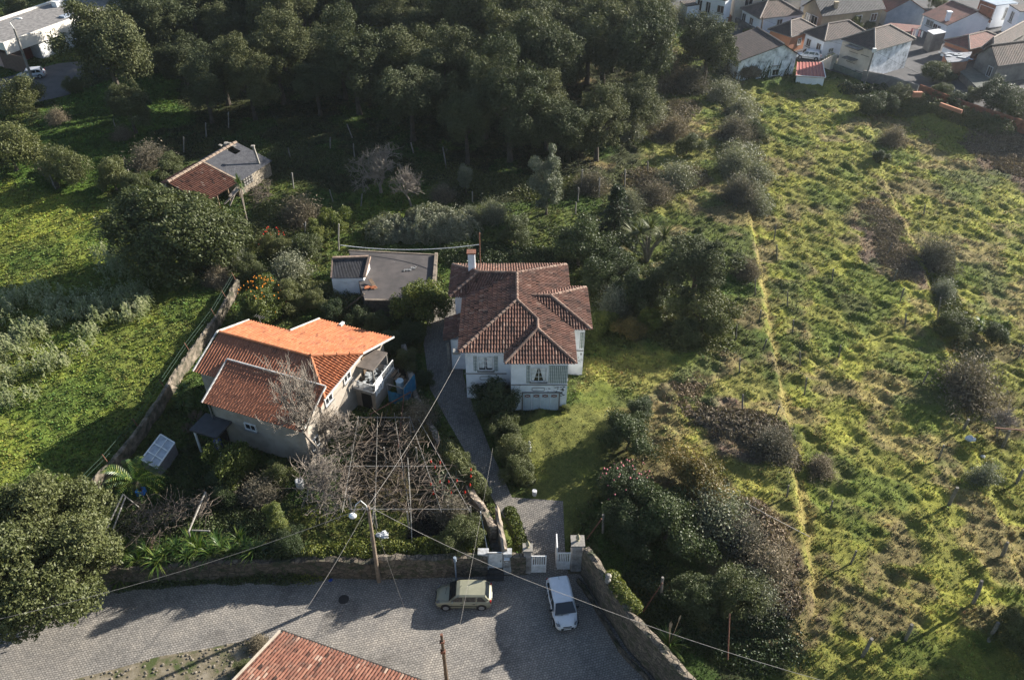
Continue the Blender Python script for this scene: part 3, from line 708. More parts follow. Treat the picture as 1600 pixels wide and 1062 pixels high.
    # washing over the railing, blue sheet over the side yard
    rs = random.Random(9); lm = M('white_cloth', (.62, .62, .6), (.5, .5, .5), 5, .9, .2, tone=.2)
    sh = MB(); g = 8
    vs = [q(12.46 + .05 * math.sin(i * 2.3 + j), 2.1 + i * .19, 4.62 - j * .19) for j in range(g) for i in range(g)]
    sh.add(vs, [(j * g + i, j * g + i + 1, (j + 1) * g + i + 1, (j + 1) * g + i) for j in range(g - 1) for i in range(g - 1)], .6)
    tag(sh.build('hanging_sheet', lm, origin=q(12.4, 2.6, 4.6), smooth=True), 'white sheet with dark prints hung over the farmhouse balcony rail', 'laundry')
    sh = MB()
    for _ in range(46):
        a = rs.uniform(10.7, 12.25); n = rs.uniform(2.1, 5.0); z = rs.uniform(3.75, 4.1); sh.box(q(a, n, z), (rs.uniform(.15, .5), rs.uniform(.1, .4), rs.uniform(.08, .4)), rs.uniform(0, 3))
    tag(sh.build('household_clutter', M('clutter', (.42, .44, .44), (.16, .18, .2), 4, .8, .1, tone=.6), origin=q(11.5, 3, 3.7)), 'white and grey household clutter heaped on the farmhouse balcony', 'clutter')
    tp = thing('blue_shelter', 'bright blue sheeting over a metal frame beside the farmhouse balcony', 'shelter', q(13.5, 4.4, 1.6))
    fr = MB()
    for a, n in ((12.8, 3.4), (14.3, 3.4), (12.8, 5.4), (14.3, 5.4)): fr.beam(q(a, n, 1.4), q(a, n, 3.7), .06)
    fr.beam(q(12.8, 3.4, 3.7), q(14.3, 3.4, 3.7), .06); fr.beam(q(14.3, 3.4, 3.7), q(14.3, 5.4, 3.7), .06); fr.build('frame', m_grey, tp)
    bl = M('blue_tarpaulin', (.03, .18, .30), (.02, .10, .2), 2, .45, .2)
    g = 9; sh = MB(); vs = [q(14.33 + .06 * math.sin(i * 1.9), 3.4 + i * .25, 3.7 - j * .24) for j in range(g) for i in range(g)]
    sh.add(vs, [(j * g + i, j * g + i + 1, (j + 1) * g + i + 1, (j + 1) * g + i) for j in range(g - 1) for i in range(g - 1)], .6)
    vs = [q(12.8 + i * .19, 3.37 + .05 * math.sin(i * 2.), 3.0 - j * .17) for j in range(g) for i in range(g)]
    sh.add(vs, [(j * g + i, j * g + i + 1, (j + 1) * g + i + 1, (j + 1) * g + i) for j in range(g - 1) for i in range(g - 1)], .6)
    sh.build('sheeting', bl, tp)
    dr = MB(); dr.tube([q(13.3, 4.6, 1.6), q(13.3, 4.6, 3.2)], .32, 14); dr.tube([q(13.3, 4.6, 3.2), q(13.3, 4.6, 3.26)], .34, 14)
    tag(dr.build('water_drum', M('pale_plastic', (.4, .5, .55), (.3, .4, .45), 3, .5, 0), origin=q(13.3, 4.6, 1.6)), 'pale blue water drum beside the blue sheeting', 'drum')
    rr_ = MB(); rr_.tube([P(642, 612, 3.0), P(578, 647, 2.8)], .05, 6)
    for u in (0, .5, 1): p_ = P(642 + (578 - 642) * u, 612 + 35 * u, 2.9); rr_.tube([(p_[0], p_[1], 1.5), p_], .035, 5)
    tag(rr_.build('rusty_rail', m_rust, origin=P(610, 630, 1.6)), 'long rust red pipe rail running down beside the pergola', 'rail')
left_house()

# ------------------------------------------------ flat-roofed outhouse and little shed behind
def outhouse():
    t = thing('outhouse', 'low stone outhouse with a dark flat roof and raised parapet behind the villa drive', 'outbuilding', P(620, 470, 1.6)); z = 3.6
    a, b, c, d = [P(*p, z)[:2] for p in ((570, 469), (676, 471), (682, 399), (545, 392))]
    MB().prism([a, b, c, d], 1.0, z - .02).build('wall', stonemat('outhouse_stone', (.10, .085, .062), (.055, .046, .034), (.02, .018, .014), 2.5), t)
    MB().prism([a, b, c, d], z - .01, z + .05).build('flat_roof', M('roof_felt', (.082, .072, .068), (.055, .05, .048), .7, .85, .3, 5), t)
    m = MB()
    def par(p, q_, w_, h): m.beam((p[0], p[1], z + h / 2), (q_[0], q_[1], z + h / 2), w_, h)
    par(b, c, .3, .35); par(c, d, .15, .12); par(a, b, .22, .12); m.build('parapet', M('mortar_edge', (.22, .18, .14), (.13, .105, .08), 2, .95, .5, 9), t)
    m = MB(); rs = random.Random(2); p0 = P(640, 421, z)
    for _ in range(7): m.box((p0[0] + rs.uniform(-.5, .5), p0[1] + rs.uniform(-.3, .3), z + .1), (rs.uniform(.2, .5), rs.uniform(.1, .3), .08), rs.uniform(0, 3))
    tag(m.build('rubbish_scraps', M('scraps', (.3, .3, .3), (.1, .1, .1), 5, .8, .1, tone=.5), origin=(p0[0], p0[1], z)), 'few grey scraps lying on the flat felt roof', 'scraps', kind='stuff')
    s = thing('garden_shed', 'small whitewashed shed with black corrugated roof at the flat roof corner', 'shed', P(545, 458, 1.6))
    f0, f1 = P(518, 435, 4.0)[:2], P(568, 434, 4.0)[:2]; b0, b1 = P(520, 404, 5.0)[:2], P(576, 402, 5.0)[:2]
    w = MB(); w.prism([f0, f1, b1, b0], 1.2, 3.95); w.add([(*f0, 3.9), (*f1, 3.9), (*b1, 3.9), (*b0, 3.9), (*b0, 4.9), (*b1, 4.9), (*f1, 3.95), (*f0, 3.95)], [(0, 3, 4, 7), (1, 6, 5, 2), (3, 2, 5, 4)])
    w.build('wall', m_villa, s)
    m = MB(); dx = (f1 - f0); L = np.linalg.norm(dx); k = 22
    vs = []
    for i in range(k * 2 + 1):
        u = i / (k * 2); h = .04 * (i % 2)
        pf = f0 + (f1 - f0) * u; pb = b0 + (b1 - b0) * u; dd = (pf - pb) * .04
        vs += [(pf[0] + dd[0], pf[1] + dd[1], 4.05 + h), (pb[0], pb[1], 5.05 + h)]
    m.add(vs, [(2 * i, 2 * i + 2, 2 * i + 3, 2 * i + 1) for i in range(k * 2)], .5)
    m.build('roof', M('black_corrugated', (.045, .045, .05), (.02, .02, .022), 1.5, .75, .2), s)
    m = MB(); m.beam((*b0, 5.1), (*b1, 5.1), .25, .18); m.beam((f1[0] + .1, f1[1], 4.1), (b1[0] + .1, b1[1], 5.1), .25, .22); m.beam((f0[0] - .03, f0[1], 4.08), (b0[0] - .03, b0[1], 5.08), .12, .15)
    m.build('coping', M('mortar_coping', (.30, .22, .17), (.17, .12, .09), 4, .95, .6, 14), s)
    a = P(556, 485, 1.8); b = P(568, 459, 3.4); m = MB(); m.beam(P(538, 484, 1.9), P(569, 459, 3.7), .12); tag(m.build('leaning_plank', m_wood, origin=a), 'long pale plank leaning below the little white shed', 'plank')
    m = MB(); m.beam(P(578, 436, 4.0), P(588, 452, 3.65), .35, .08); tag(m.build('leaning_board', m_wood, origin=P(585, 448, 3.6)), 'grey board propped against the shed on the flat roof', 'board')
    m = MB(); rs = random.Random(6); c0 = P(580, 450, 3.7)
    for _ in range(9): m.box((c0[0] + rs.uniform(-.5, .4), c0[1] + rs.uniform(-.2, .2), 3.7 + rs.uniform(0, .12)), (.4, .2, .06), rs.uniform(0, 1))
    tag(m.build('tile_stack', m_orange, origin=c0), 'short heap of spare orange tiles by the shed door', 'tiles')
    # washing line with poles
    m = MB(); a = P(532, 383, 4.2); b = P(749, 382, 5.6); 
    pts = [a + (b - a) * u + np.array([0, 0, -1.9 * u * (1 - u) * 1.2]) for u in np.linspace(0, 1, 22)]
    m.tube(pts, .035, 5); tag(m.build('hanging_cable', m_trim, origin=a), 'thick white cable sagging over the flat-roofed outhouse', 'cable')
    m = MB(); b2 = P(749, 365, 7.2); m.tube([(b2[0], b2[1], 1.3), b2], .06, 8); m.ball(b2, .1); tag(m.build('rusty_pole', m_rust, origin=(b2[0], b2[1], 1.5)), 'thin rusty pole with a knob behind the villa chimney', 'pole')
outhouse()

# ------------------------------------------------ ruined barn
def barn():
    O = P(262, 285, 5)[:2]; e1 = np.array([.426, .905]); e1 /= np.linalg.norm(e1); e2 = np.array([e1[1], -e1[0]])
    def q(a, n, z): xy = O + e1 * a + e2 * n; return np.array([xy[0], xy[1], z])
    t = thing('stone_barn', 'tumbledown stone barn, half red tiles and half dark corrugated sheets', 'barn', q(5, 2, 1.6)); rn = random.Random(12)
    L = 11.6; zr = 5.0; S = .27
    h = lambda n: zr - abs(n) * S
    m = MB(); tiles(m, [q(0, 0, zr), q(5.6, 0, zr), q(5.6, 5.1, h(5.1)), q(0, 5.1, h(5.1))], .28, .42, .09, .03, rn); tiles(m, [q(0, 0, zr), q(5.6, 0, zr), q(5.6, -1.3, h(1.3) - .1), q(0, -1.3, h(1.3) - .1)], .28, .42, .09, .03, rn)
    m.build('tiled_roof', m_mixtile, t)
    m = MB(); k = 70; vs = []
    hole = None
    for i in range(k + 1):
        a = 5.7 + (L - 5.7) * i / k; b = .035 * (i % 2)
        for n in (-.9, 0, .05, 1.6, 3.2, 5.3): vs.append(q(a, n, h(n) + .06 + b))
    fs = []
    for i in range(k):
        for j in range(5):
            if 44 < i < 57 and j in (2,): continue
            fs.append((i * 6 + j, i * 6 + j + 1, (i + 1) * 6 + j + 1, (i + 1) * 6 + j))
    m.add(vs, fs, .5); m.build('corrugated_roof', M('fibre_cement', (.10, .10, .105), (.062, .062, .068), 2, .85, .2), t)
    m = MB(); ridge(m, q(0, 0, zr), q(L, 0, zr), .2, .6, rn); m.beam(q(5.65, 0, zr + .06), q(5.65, 5.1, h(5.1) + .06), .25, .16); m.build('ridge_tiles', M('mortared_ridge', (.26, .20, .15), (.15, .11, .085), 3, .95, .5), t)
    w = MB()
    w.prism([q(a, n, 0)[:2] for a, n in ((5.7, -.6), (L - .1, -.6), (L - .1, 4.9), (5.7, 4.9))], .9, 3.5)
    w.quad(q(5.7, -.6, 3.4), q(5.7, 4.9, 3.4), q(5.7, 4.9, h(4.9)), q(5.7, 0, zr - .05), q(5.7, -.6, h(.6)))
    w.quad(q(L - .1, -.6, 3.4), q(L - .1, 4.9, 3.4), q(L - .1, 4.9, h(4.9)), q(L - .1, 0, zr - .05), q(L - .1, -.6, h(.6)))
    w.quad(q(5.7, 4.9, 3.4), q(L - .1, 4.9, 3.4), q(L - .1, 4.9, h(4.9)), q(5.7, 4.9, h(4.9)))
    w.quad(q(5.7, -.6, 3.4), q(L - .1, -.6, 3.4), q(L - .1, -.6, h(.6)), q(5.7, -.6, h(.6)))
    w.prism([q(a, n, 0)[:2] for a, n in ((0, -.9), (5.68, -.9), (5.68, -.4), (0, -.4))], .9, 4.7)
    w.build('wall', stonemat('pale_rubble', (.34, .29, .22), (.20, .165, .12), (.07, .06, .045), 2.4), t)
    g = MB(); g.box(q(7.2, 4.93, 3.0), (1.7, .08, 1.1), e1=np.array([*e1, 0]), e2=np.array([*e2, 0]), e3=np.array([0, 0, 1.])); gr = g.build('vent_opening', m_dark, t)
    g = MB()
    for i in range(4):
        for j in range(3): g.box(q(6.6 + i * .42, 5.0, 2.65 + j * .36), (.28, .08, .2), e1=np.array([*e1, 0]), e2=np.array([*e2, 0]), e3=np.array([0, 0, 1.]))
    g.build('brick_lattice', m_grey, gr)
    m = MB()
    for a in (.3, 2.0, 3.8, 5.4): m.beam(q(a, 4.9, .9), q(a, 4.9, 3.55), .18)
    m.build('post', m_wood, t)
    m = MB(); m.beam(q(2.5, 5.2, 2.2), q(4.8, 6.0, 3.4), .25, .06); m.beam(q(2.9, 5.6, 1.9), q(4.6, 5.6, 3.3), .2, .06); m.beam(q(3.4, 5.4, 2.8), q(5.2, 5.3, 3.3), .3, .05); tag(m.build('fallen_boards', M('pale_boards', (.36, .31, .26), (.22, .19, .16), 4), origin=q(3.6, 5.5, 2)), 'bleached fallen boards slumped under the barn eave', 'boards')
    m = MB(); p = q(10.0, 4.6, h(4.6)); m.beam(p, p + np.array([-.3, 0, 2.3]), .22); m.box(p + np.array([-.32, 0, 2.35]), (.4, .4, .15)); m.build('chimney', m_granite, t)
    m = MB(); rs = random.Random(3)
    for _ in range(16): m.box(q(rs.uniform(9.5, 11.5), rs.uniform(-1.2, .4), zr + rs.uniform(-.2, .1)), (rs.uniform(.2, .6), rs.uniform(.15, .4), .1), rs.uniform(0, 3))
    m.build('loose_stone', m_granite, t)
barn()

# ------------------------------------------------ near roof at the bottom edge
def near_house():
    O = P(438, 988, 4.6)[:2]; e1 = np.array([.94, -.34]); e1 /= np.linalg.norm(e1); e2 = np.array([e1[1], -e1[0]])   # e2 towards the viewer
    def q(a, n, z): xy = O + e1 * a + e2 * n; return np.array([xy[0], xy[1], z])
    t = thing('roadside_house', 'house by the near kerb showing only its broad mottled red tile roof', 'house', q(6, 6, 0)); rn = random.Random(31)
    m = MB(); h = lambda n: 4.6 + n * .36
    tiles(m, [q(0, 0, h(0)), q(12, 0, h(0)), q(12, 5, h(5)), q(0, 5, h(5))], .2, .40, .082, .03, rn, .1); tiles(m, [q(0, 10, h(0)), q(12, 10, h(0)), q(12, 5, h(5)), q(0, 5, h(5))], .24, .44, .09, .03, rn, .1)
    rf = m.build('roof', m_mixtile, t)
    m = MB(); ridge(m, q(0, 5, h(5)), q(12, 5, h(5)), .14, .45, rn); m.build('ridge_tiles', m_mixtile, rf)
    m = MB(); m.beam(q(-.05, -.17, 4.52), q(12, -.17, 4.52), .12, .12); m.build('gutter', M('dark_gutter', (.04, .035, .03), rough=.6), t)
    m = MB(); m.beam(q(-.1, -.1, h(0)), q(-.1, 5, h(5)), .1, .14); m.build('verge_board', m_beige, t)
    m = MB(); m.prism([q(a, n, 0)[:2] for a, n in ((.3, .5), (11.7, .5), (11.7, 9.6), (.3, 9.6))], -.2, 4.55)
    for a in (.3, 11.7): m.quad(q(a, .5, 4.5), q(a, 9.6, 4.5), q(a, 9.6, h(.4)), q(a, 5, h(5) - .1), q(a, .5, h(.5)))
    m.build('wall', m_beige, t)
    tr = thing('railed_terrace', 'low concrete terrace edge with dark thin railing next to the near roof', 'terrace', q(9, -1, 0))
    m = MB(); m.prism([q(a, n, 0)[:2] for a, n in ((5.6, -1.25), (9.6, -1.25), (9.6, .45), (5.6, .45))], -.1, 1.4); m.prism([q(a, n, 0)[:2] for a, n in ((9.62, -.5), (13.5, -.5), (13.5, .45), (9.62, .45))], -.1, 1.1); m.build('parapet', m_granite, tr)
    for (a0, a1, n, z0) in ((5.7, 9.5, -1.2, 1.4), (9.7, 13.4, -.45, 1.1)):
        m = MB(); m.beam(q(a0, n, z0 + .7), q(a1, n, z0 + .7), .04); m.beam(q(a0, n, z0 + .35), q(a1, n, z0 + .35), .03)
        for j in range(13): u = a0 + (a1 - a0) * j / 12; m.beam(q(u, n, z0), q(u, n, z0 + .7), .03)
        m.build('railing', M('green_iron', (.035, .05, .045), rough=.6), tr)
near_house()
# ------------------------------------------------ garden walls, gates
def resample(pl, step):
    pl = [np.array(p, float) for p in pl]; out = [pl[0]]
    for a, b in zip(pl, pl[1:]):
        n = max(1, int(np.linalg.norm(b - a) / step))
        for i in range(1, n + 1): out.append(a + (b - a) * i / n)
    return np.array(out)
def wall_mesh(pl, th, zb, ztop, mat, name, side=1, rough=.07, step=.35, seed=1, capmat=None):
    """ragged masonry wall along a line; ztop is a function of the distance along it"""
    rs = np.random.RandomState(seed); p = resample(pl, step); n = len(p); d = np.gradient(p, axis=0); d /= np.linalg.norm(d, axis=1)[:, None]
    nn = np.stack([-d[:, 1], d[:, 0]], 1) * side; s = np.r_[0, np.cumsum(np.linalg.norm(np.diff(p, axis=0), axis=1))]
    rows = []; prof = [(0, 0), (0, .35), (0, .7), (.02, 1), (.5, 1.03), (.98, 1), (1, .5), (1, 0)]
    for u, v in prof:
        zt = np.array([ztop(q) for q in s]); j = rs.uniform(-1, 1, (n, 3)) * rough * (0 if v == 0 else 1)
        z0 = np.array([zb(a, b) for a, b in p]) if callable(zb) else np.full(n, zb)
        rows.append(np.c_[p + nn * (u * th) + j[:, :2] * .7, z0 + (zt - z0) * v + j[:, 2] * (v >= 1) * 1.1])
    m = MB(); k = len(prof); vs = np.stack(rows, 1).reshape(-1, 3)
    fs = [(i * k + j, (i + 1) * k + j, (i + 1) * k + j + 1, i * k + j + 1) for i in range(n - 1) for j in range(k - 1)]
    fs += [tuple(range(k)), tuple(range((n - 1) * k, n * k))[::-1]]
    m.add(vs, fs, .5); return m.build(name, mat, origin=(p[0][0], p[0][1], 0))
wl_ = WALL_L.copy()
tag(wall_mesh(wl_[:7], .5, -.2, lambda s: 1.75 + .12 * math.sin(s * .8), m_stone2, 'retaining_wall', 1, .10, seed=3), 'mossy rubble retaining wall below the kitchen garden, left of the wooden pole', 'wall')
tag(wall_mesh(wl_[6:], .5, -.2, lambda s: 2.05 + .1 * math.sin(s * 1.3), m_stone, 'roadside_wall', 1, .08, seed=4), 'lichened stone garden wall between the wooden pole and the white pedestrian gate', 'wall')
tag(wall_mesh(WALL_R, .52, -.2, lambda s: 2.85 + .35 * min(1, s / 6) + .1 * math.sin(s), m_stone, 'boundary_wall', 1, .075, seed=5), 'tall curving mossy stone wall running down beside the white car', 'wall')
tag(wall_mesh(line([(917, 905), (940, 938), (965, 982), (985, 1015), (1020, 1052), (1060, 1100)], 0) - np.array([.75, .15]), .28, -.1, lambda s: .22, m_stone2, 'wall_footing', 1, .06, seed=6), 'rough low stone footing along the road side of the curving wall', 'footing')
# divide between lane and drive
tag(wall_mesh(DIVIDE[1:9] - np.array([.1, 0]), .5, lambda a, b: TZ(a, b) - .3, lambda s: 2.7 - .04 * s, stonemat('mossy_coping', (.30, .24, .18), (.17, .135, .10), (.06, .05, .04), 3, (.05, .06, .025), .55), 'dividing_wall', 1, .08, seed=7), 'mossy wall with pale worn top between the lane and the cobbled drive', 'wall')
tag(wall_mesh(DIVIDE[8:], .5, lambda a, b: TZ(a, b) - .3, lambda s: 2.5, m_granite, 'lane_wall', 1, .05, seed=8), 'grey block wall at the upper end of the lane beside the villa drive', 'wall')
# field boundary wall
FB = line([(372, 452), (340, 508), (300, 562), (262, 620), (222, 682), (176, 738), (140, 775)], 1.6)
tag(wall_mesh(FB, .32, 1.2, lambda s: 2.75 + .05 * math.sin(s), M('mottled_wall', (.28, .225, .17), (.12, .10, .08), 1.6, .95, .5, 12, stops=[(.38, (.04, .042, .026)), (.52, (.12, .10, .075)), (.68, (.24, .20, .155))]), 'field_wall', 1, .06, seed=9), 'sunlit grey wall between the lush left field and the farmhouse yard', 'wall')
fw = thing('green_wire_fence', 'low green wire fence on bent rusty brackets along the field wall top', 'fence', (*FB[3], 2.8))
p = resample(FB, 2.6); m = MB()
for i in range(len(p)): m.tube([(p[i][0], p[i][1], 2.7), (p[i][0] - .25, p[i][1] + .1, 3.5)], .035, 5)
m.build('bracket', m_rust, fw); m = MB()
for z in (3.05, 3.4): m.tube([(a[0] - .2, a[1] + .08, z) for a in p], .014, 4)
m.build('wire', M('green_wire', (.025, .06, .04), rough=.7), fw)
# tank wall north-west of the yard, yard floor
tag(wall_mesh(line([(60, 268), (88, 296)], 1.6), .5, 1.2, lambda s: 2.2, m_stone2, 'old_wall_stub', 1, .08), 'short dark ruined wall on the far left grass', 'wall')

def gatepost(px, py, z, w, h, label, finial=True, name='gate_pillar'):
    c = P(px, py, 0); t = thing(name, label, 'gate pillar', (c[0], c[1] + w / 2, 0)); m = MB(); y = c[1] + w / 2
    m.prism([(c[0] + a * w / 2, y + b * w / 2) for a, b in ((-1, -.8), (-.8, -1), (.8, -1), (1, -.8), (1, 1), (-1, 1))], -.1, h); m.build('shaft', M('limewashed_pillar', (.36, .34, .32), (.15, .135, .12), 1.8, .9, .3, 9), t)
    m = MB(); m.box((c[0], y, h + .06), (w + .14, w + .14, .14)); m.build('cap', m_granite, t)
    if finial:
        m = MB(); m.tube([(c[0], y, h + .12), (c[0], y, h + .2), (c[0], y, h + .3), (c[0], y, h + .45), (c[0], y, h + .62), (c[0], y, h + .72), (c[0], y, h + .86)], [.12, .07, .1, .16, .12, .06, .02], 10); m.build('finial', M('lichen_stone', (.30, .28, .18), (.18, .165, .11), 6), t)
    return t
gatepost(824, 896, 0, .55, 2.5, 'mossy gate pillar with small pointed finial left of the slatted drive gate')
gatepost(900, 893, 0, .8, 2.85, 'broad limewashed gate pillar with a lichened urn finial by the white car')
def gate_leaf(name, a, b, ztop, label):
    a = np.array([a[0], a[1], .12]); b = np.array([b[0], b[1], .12]); d = (b - a); L = np.linalg.norm(d); e = d / L; n = np.array([-e[1], e[0], 0]); Z = np.array([0, 0, 1.])
    t = thing(name, label, 'gate', a); H = ztop
    m = MB(); bx = lambda u, z, w, h, th=.06: m.box(a + e * u + Z * z, (w, th, h), e1=e, e2=n, e3=Z)
    bx(.05, H / 2, .1, H); bx(L - .05, H / 2, .1, H)
    for z in (.06, H * .43, H - .05): bx(L / 2, z, L - .2, .1, .055)
    m.build('frame', m_trim, t); m = MB(); bx = lambda u, z, w, h, th=.05: m.box(a + e * u + Z * z, (w, th, h), e1=e, e2=n, e3=Z)
    k = 5
    for i in range(k): bx(.1 + (L - .2) * (i + .8) / (k + .6), H * .71, .075, H * .5, .035)
    m.build('slat', m_trim, t)
    m = MB(); m.box(a + e * L / 2 + Z * H * .25, (L - .2, .03, H * .34), e1=e, e2=n, e3=Z); m.box(a + e * L / 2 + Z * H * .25 - n * .02, (L - .2, .03, .03), e1=e, e2=n, e3=Z); m.build('lower_panel', m_trim, t)
A = P(830, 895, 0); B = P(853, 895, 0); gate_leaf('drive_gate', A, B, 1.85, 'closed left leaf of the white slatted drive gate')
A = P(890, 890, 0); B = P(870, 892, 0); gate_leaf('drive_gate', A, B + np.array([.0, .1, 0]), 1.85, 'right leaf of the white slatted drive gate beside the broad pillar')
m = MB(); c = P(869, 886, 0); m.box((c[0], c[1] + .5, 1.25), (.08, 1.2, 2.2)); tag(m.build('gate_stop', m_trim, origin=(c[0], c[1], 0)), 'tall narrow white post standing edge-on in the drive gateway', 'post')
t = thing('pedestrian_gate', 'solid white metal gate at the foot of the garden steps', 'gate', (*P(775, 897, 0)[:2], .4))
c = P(774, 897, 0); m = MB(); m.box((c[0], c[1] + .1, 1.5), (1.02, .05, 1.75), tone=.5); m.build('panel', m_trim, t)
m = MB(); m.box((c[0], c[1] + .06, .68), (1.06, .06, .05)); m.box((c[0], c[1] + .06, 2.34), (1.06, .06, .05)); m.box((c[0] + .38, c[1] + .05, 1.45), (.05, .05, .14)); m.build('rim', m_grey, t)
m = MB(); m.prism([(c[0] - .6, c[1] - .55), (c[0] + .6, c[1] - .55), (c[0] + .6, c[1] + .05), (c[0] - .6, c[1] + .05)], -.05, .28); m.prism([(c[0] - .55, c[1] - .25), (c[0] + .55, c[1] - .25), (c[0] + .55, c[1] + .06), (c[0] - .55, c[1] + .06)], .28, .55); tag(m.build('doorstep', M('dark_step', (.05, .048, .045), (.03, .03, .03), 3), origin=c), 'dark stone doorstep under the white pedestrian gate', 'step')
for px, w, lb in ((756, .75, 'whitewashed stub of wall left of the white pedestrian gate'), (793, .6, 'white gate pier with blue number plate right of the pedestrian gate')):
    q_ = P(px, 897, 0); m = MB(); m.prism([(q_[0] - w / 2, q_[1]), (q_[0] + w / 2, q_[1]), (q_[0] + w / 2, q_[1] + .5), (q_[0] - w / 2, q_[1] + .5)], -.1, 2.3); tag(m.build('gate_pier', M('patchy_limewash', (.45, .47, .48), (.13, .115, .10), 1.6, .9, .3, 8), origin=q_), lb, 'gate pier')
q_ = P(792, 880, 1.6); t = thing('letter_box', 'pale grey letter box on the pier beside the pedestrian gate', 'letter box', q_); c = P(793, 897, 0)
m = MB(); m.box((c[0] - .05, c[1] - .1, 1.75), (.36, .2, .28)); m.build('body', m_grey, t); m = MB(); m.box((c[0] - .05, c[1] - .21, 1.72), (.26, .02, .05)); m.box((c[0] - .05, c[1] - .1, 1.91), (.4, .26, .04)); m.build('flap', m_trim, t)
tag(wall_mesh([P(799, 898, 0)[:2], P(821, 898, 0)[:2]], .5, -.2, lambda s: 1.95, m_stone, 'gate_wall', 1, .08), 'short rubble wall between the letter box and the drive gate', 'wall')
# garden steps
t = thing('garden_steps', 'dark stone steps climbing from the pedestrian gate to the lane', 'steps', at(775, 850))
a = np.array([*P(776, 880, .6)[:2]]); b = np.array([*P(764, 812, 1.6)[:2]])
for i in range(8):
    u = (i + .5) / 8; c = a + (b - a) * u; m = MB(); m.box((c[0], c[1], .5 + u * 1.15 - .25), (1.15, .52, .5), R(6)); m.build('step', m_granite, t)
tag(wall_mesh([a + (.75, -.2), b + (.75, .3)], .35, -.1, lambda s: 2.5 + .1 * s, M('step_wall', (.30, .25, .19), (.18, .145, .11), 2, .95, .5), 'step_wall', 1, .05), 'sunlit sloping parapet on the right of the garden steps', 'wall')
m = MB(); m.tube([(*(a + (-.6, 0)), .8), (*(a + (-.6, 0)), 1.9), (*(b + (-.6, 0)), 2.6)], .03, 5); tag(m.build('handrail', m_trim, origin=(*a, .5)), 'thin white handrail on the left of the garden steps', 'handrail')
q_ = P(713, 905, 0); m = MB(); m.tube([(q_[0], q_[1], 0), (q_[0], q_[1], 2.1)], .06, 8); m.tube([(q_[0], q_[1], 2.1), (q_[0], q_[1], 2.5)], .11, 8); m.box((q_[0], q_[1] - .12, 2.3), (.12, .03, .3)); tag(m.build('meter_post', M('steel_post', (.25, .3, .36), (.15, .18, .22), 5, .5), origin=q_), 'slim metal post with a white head in front of the wall by the green car', 'post')

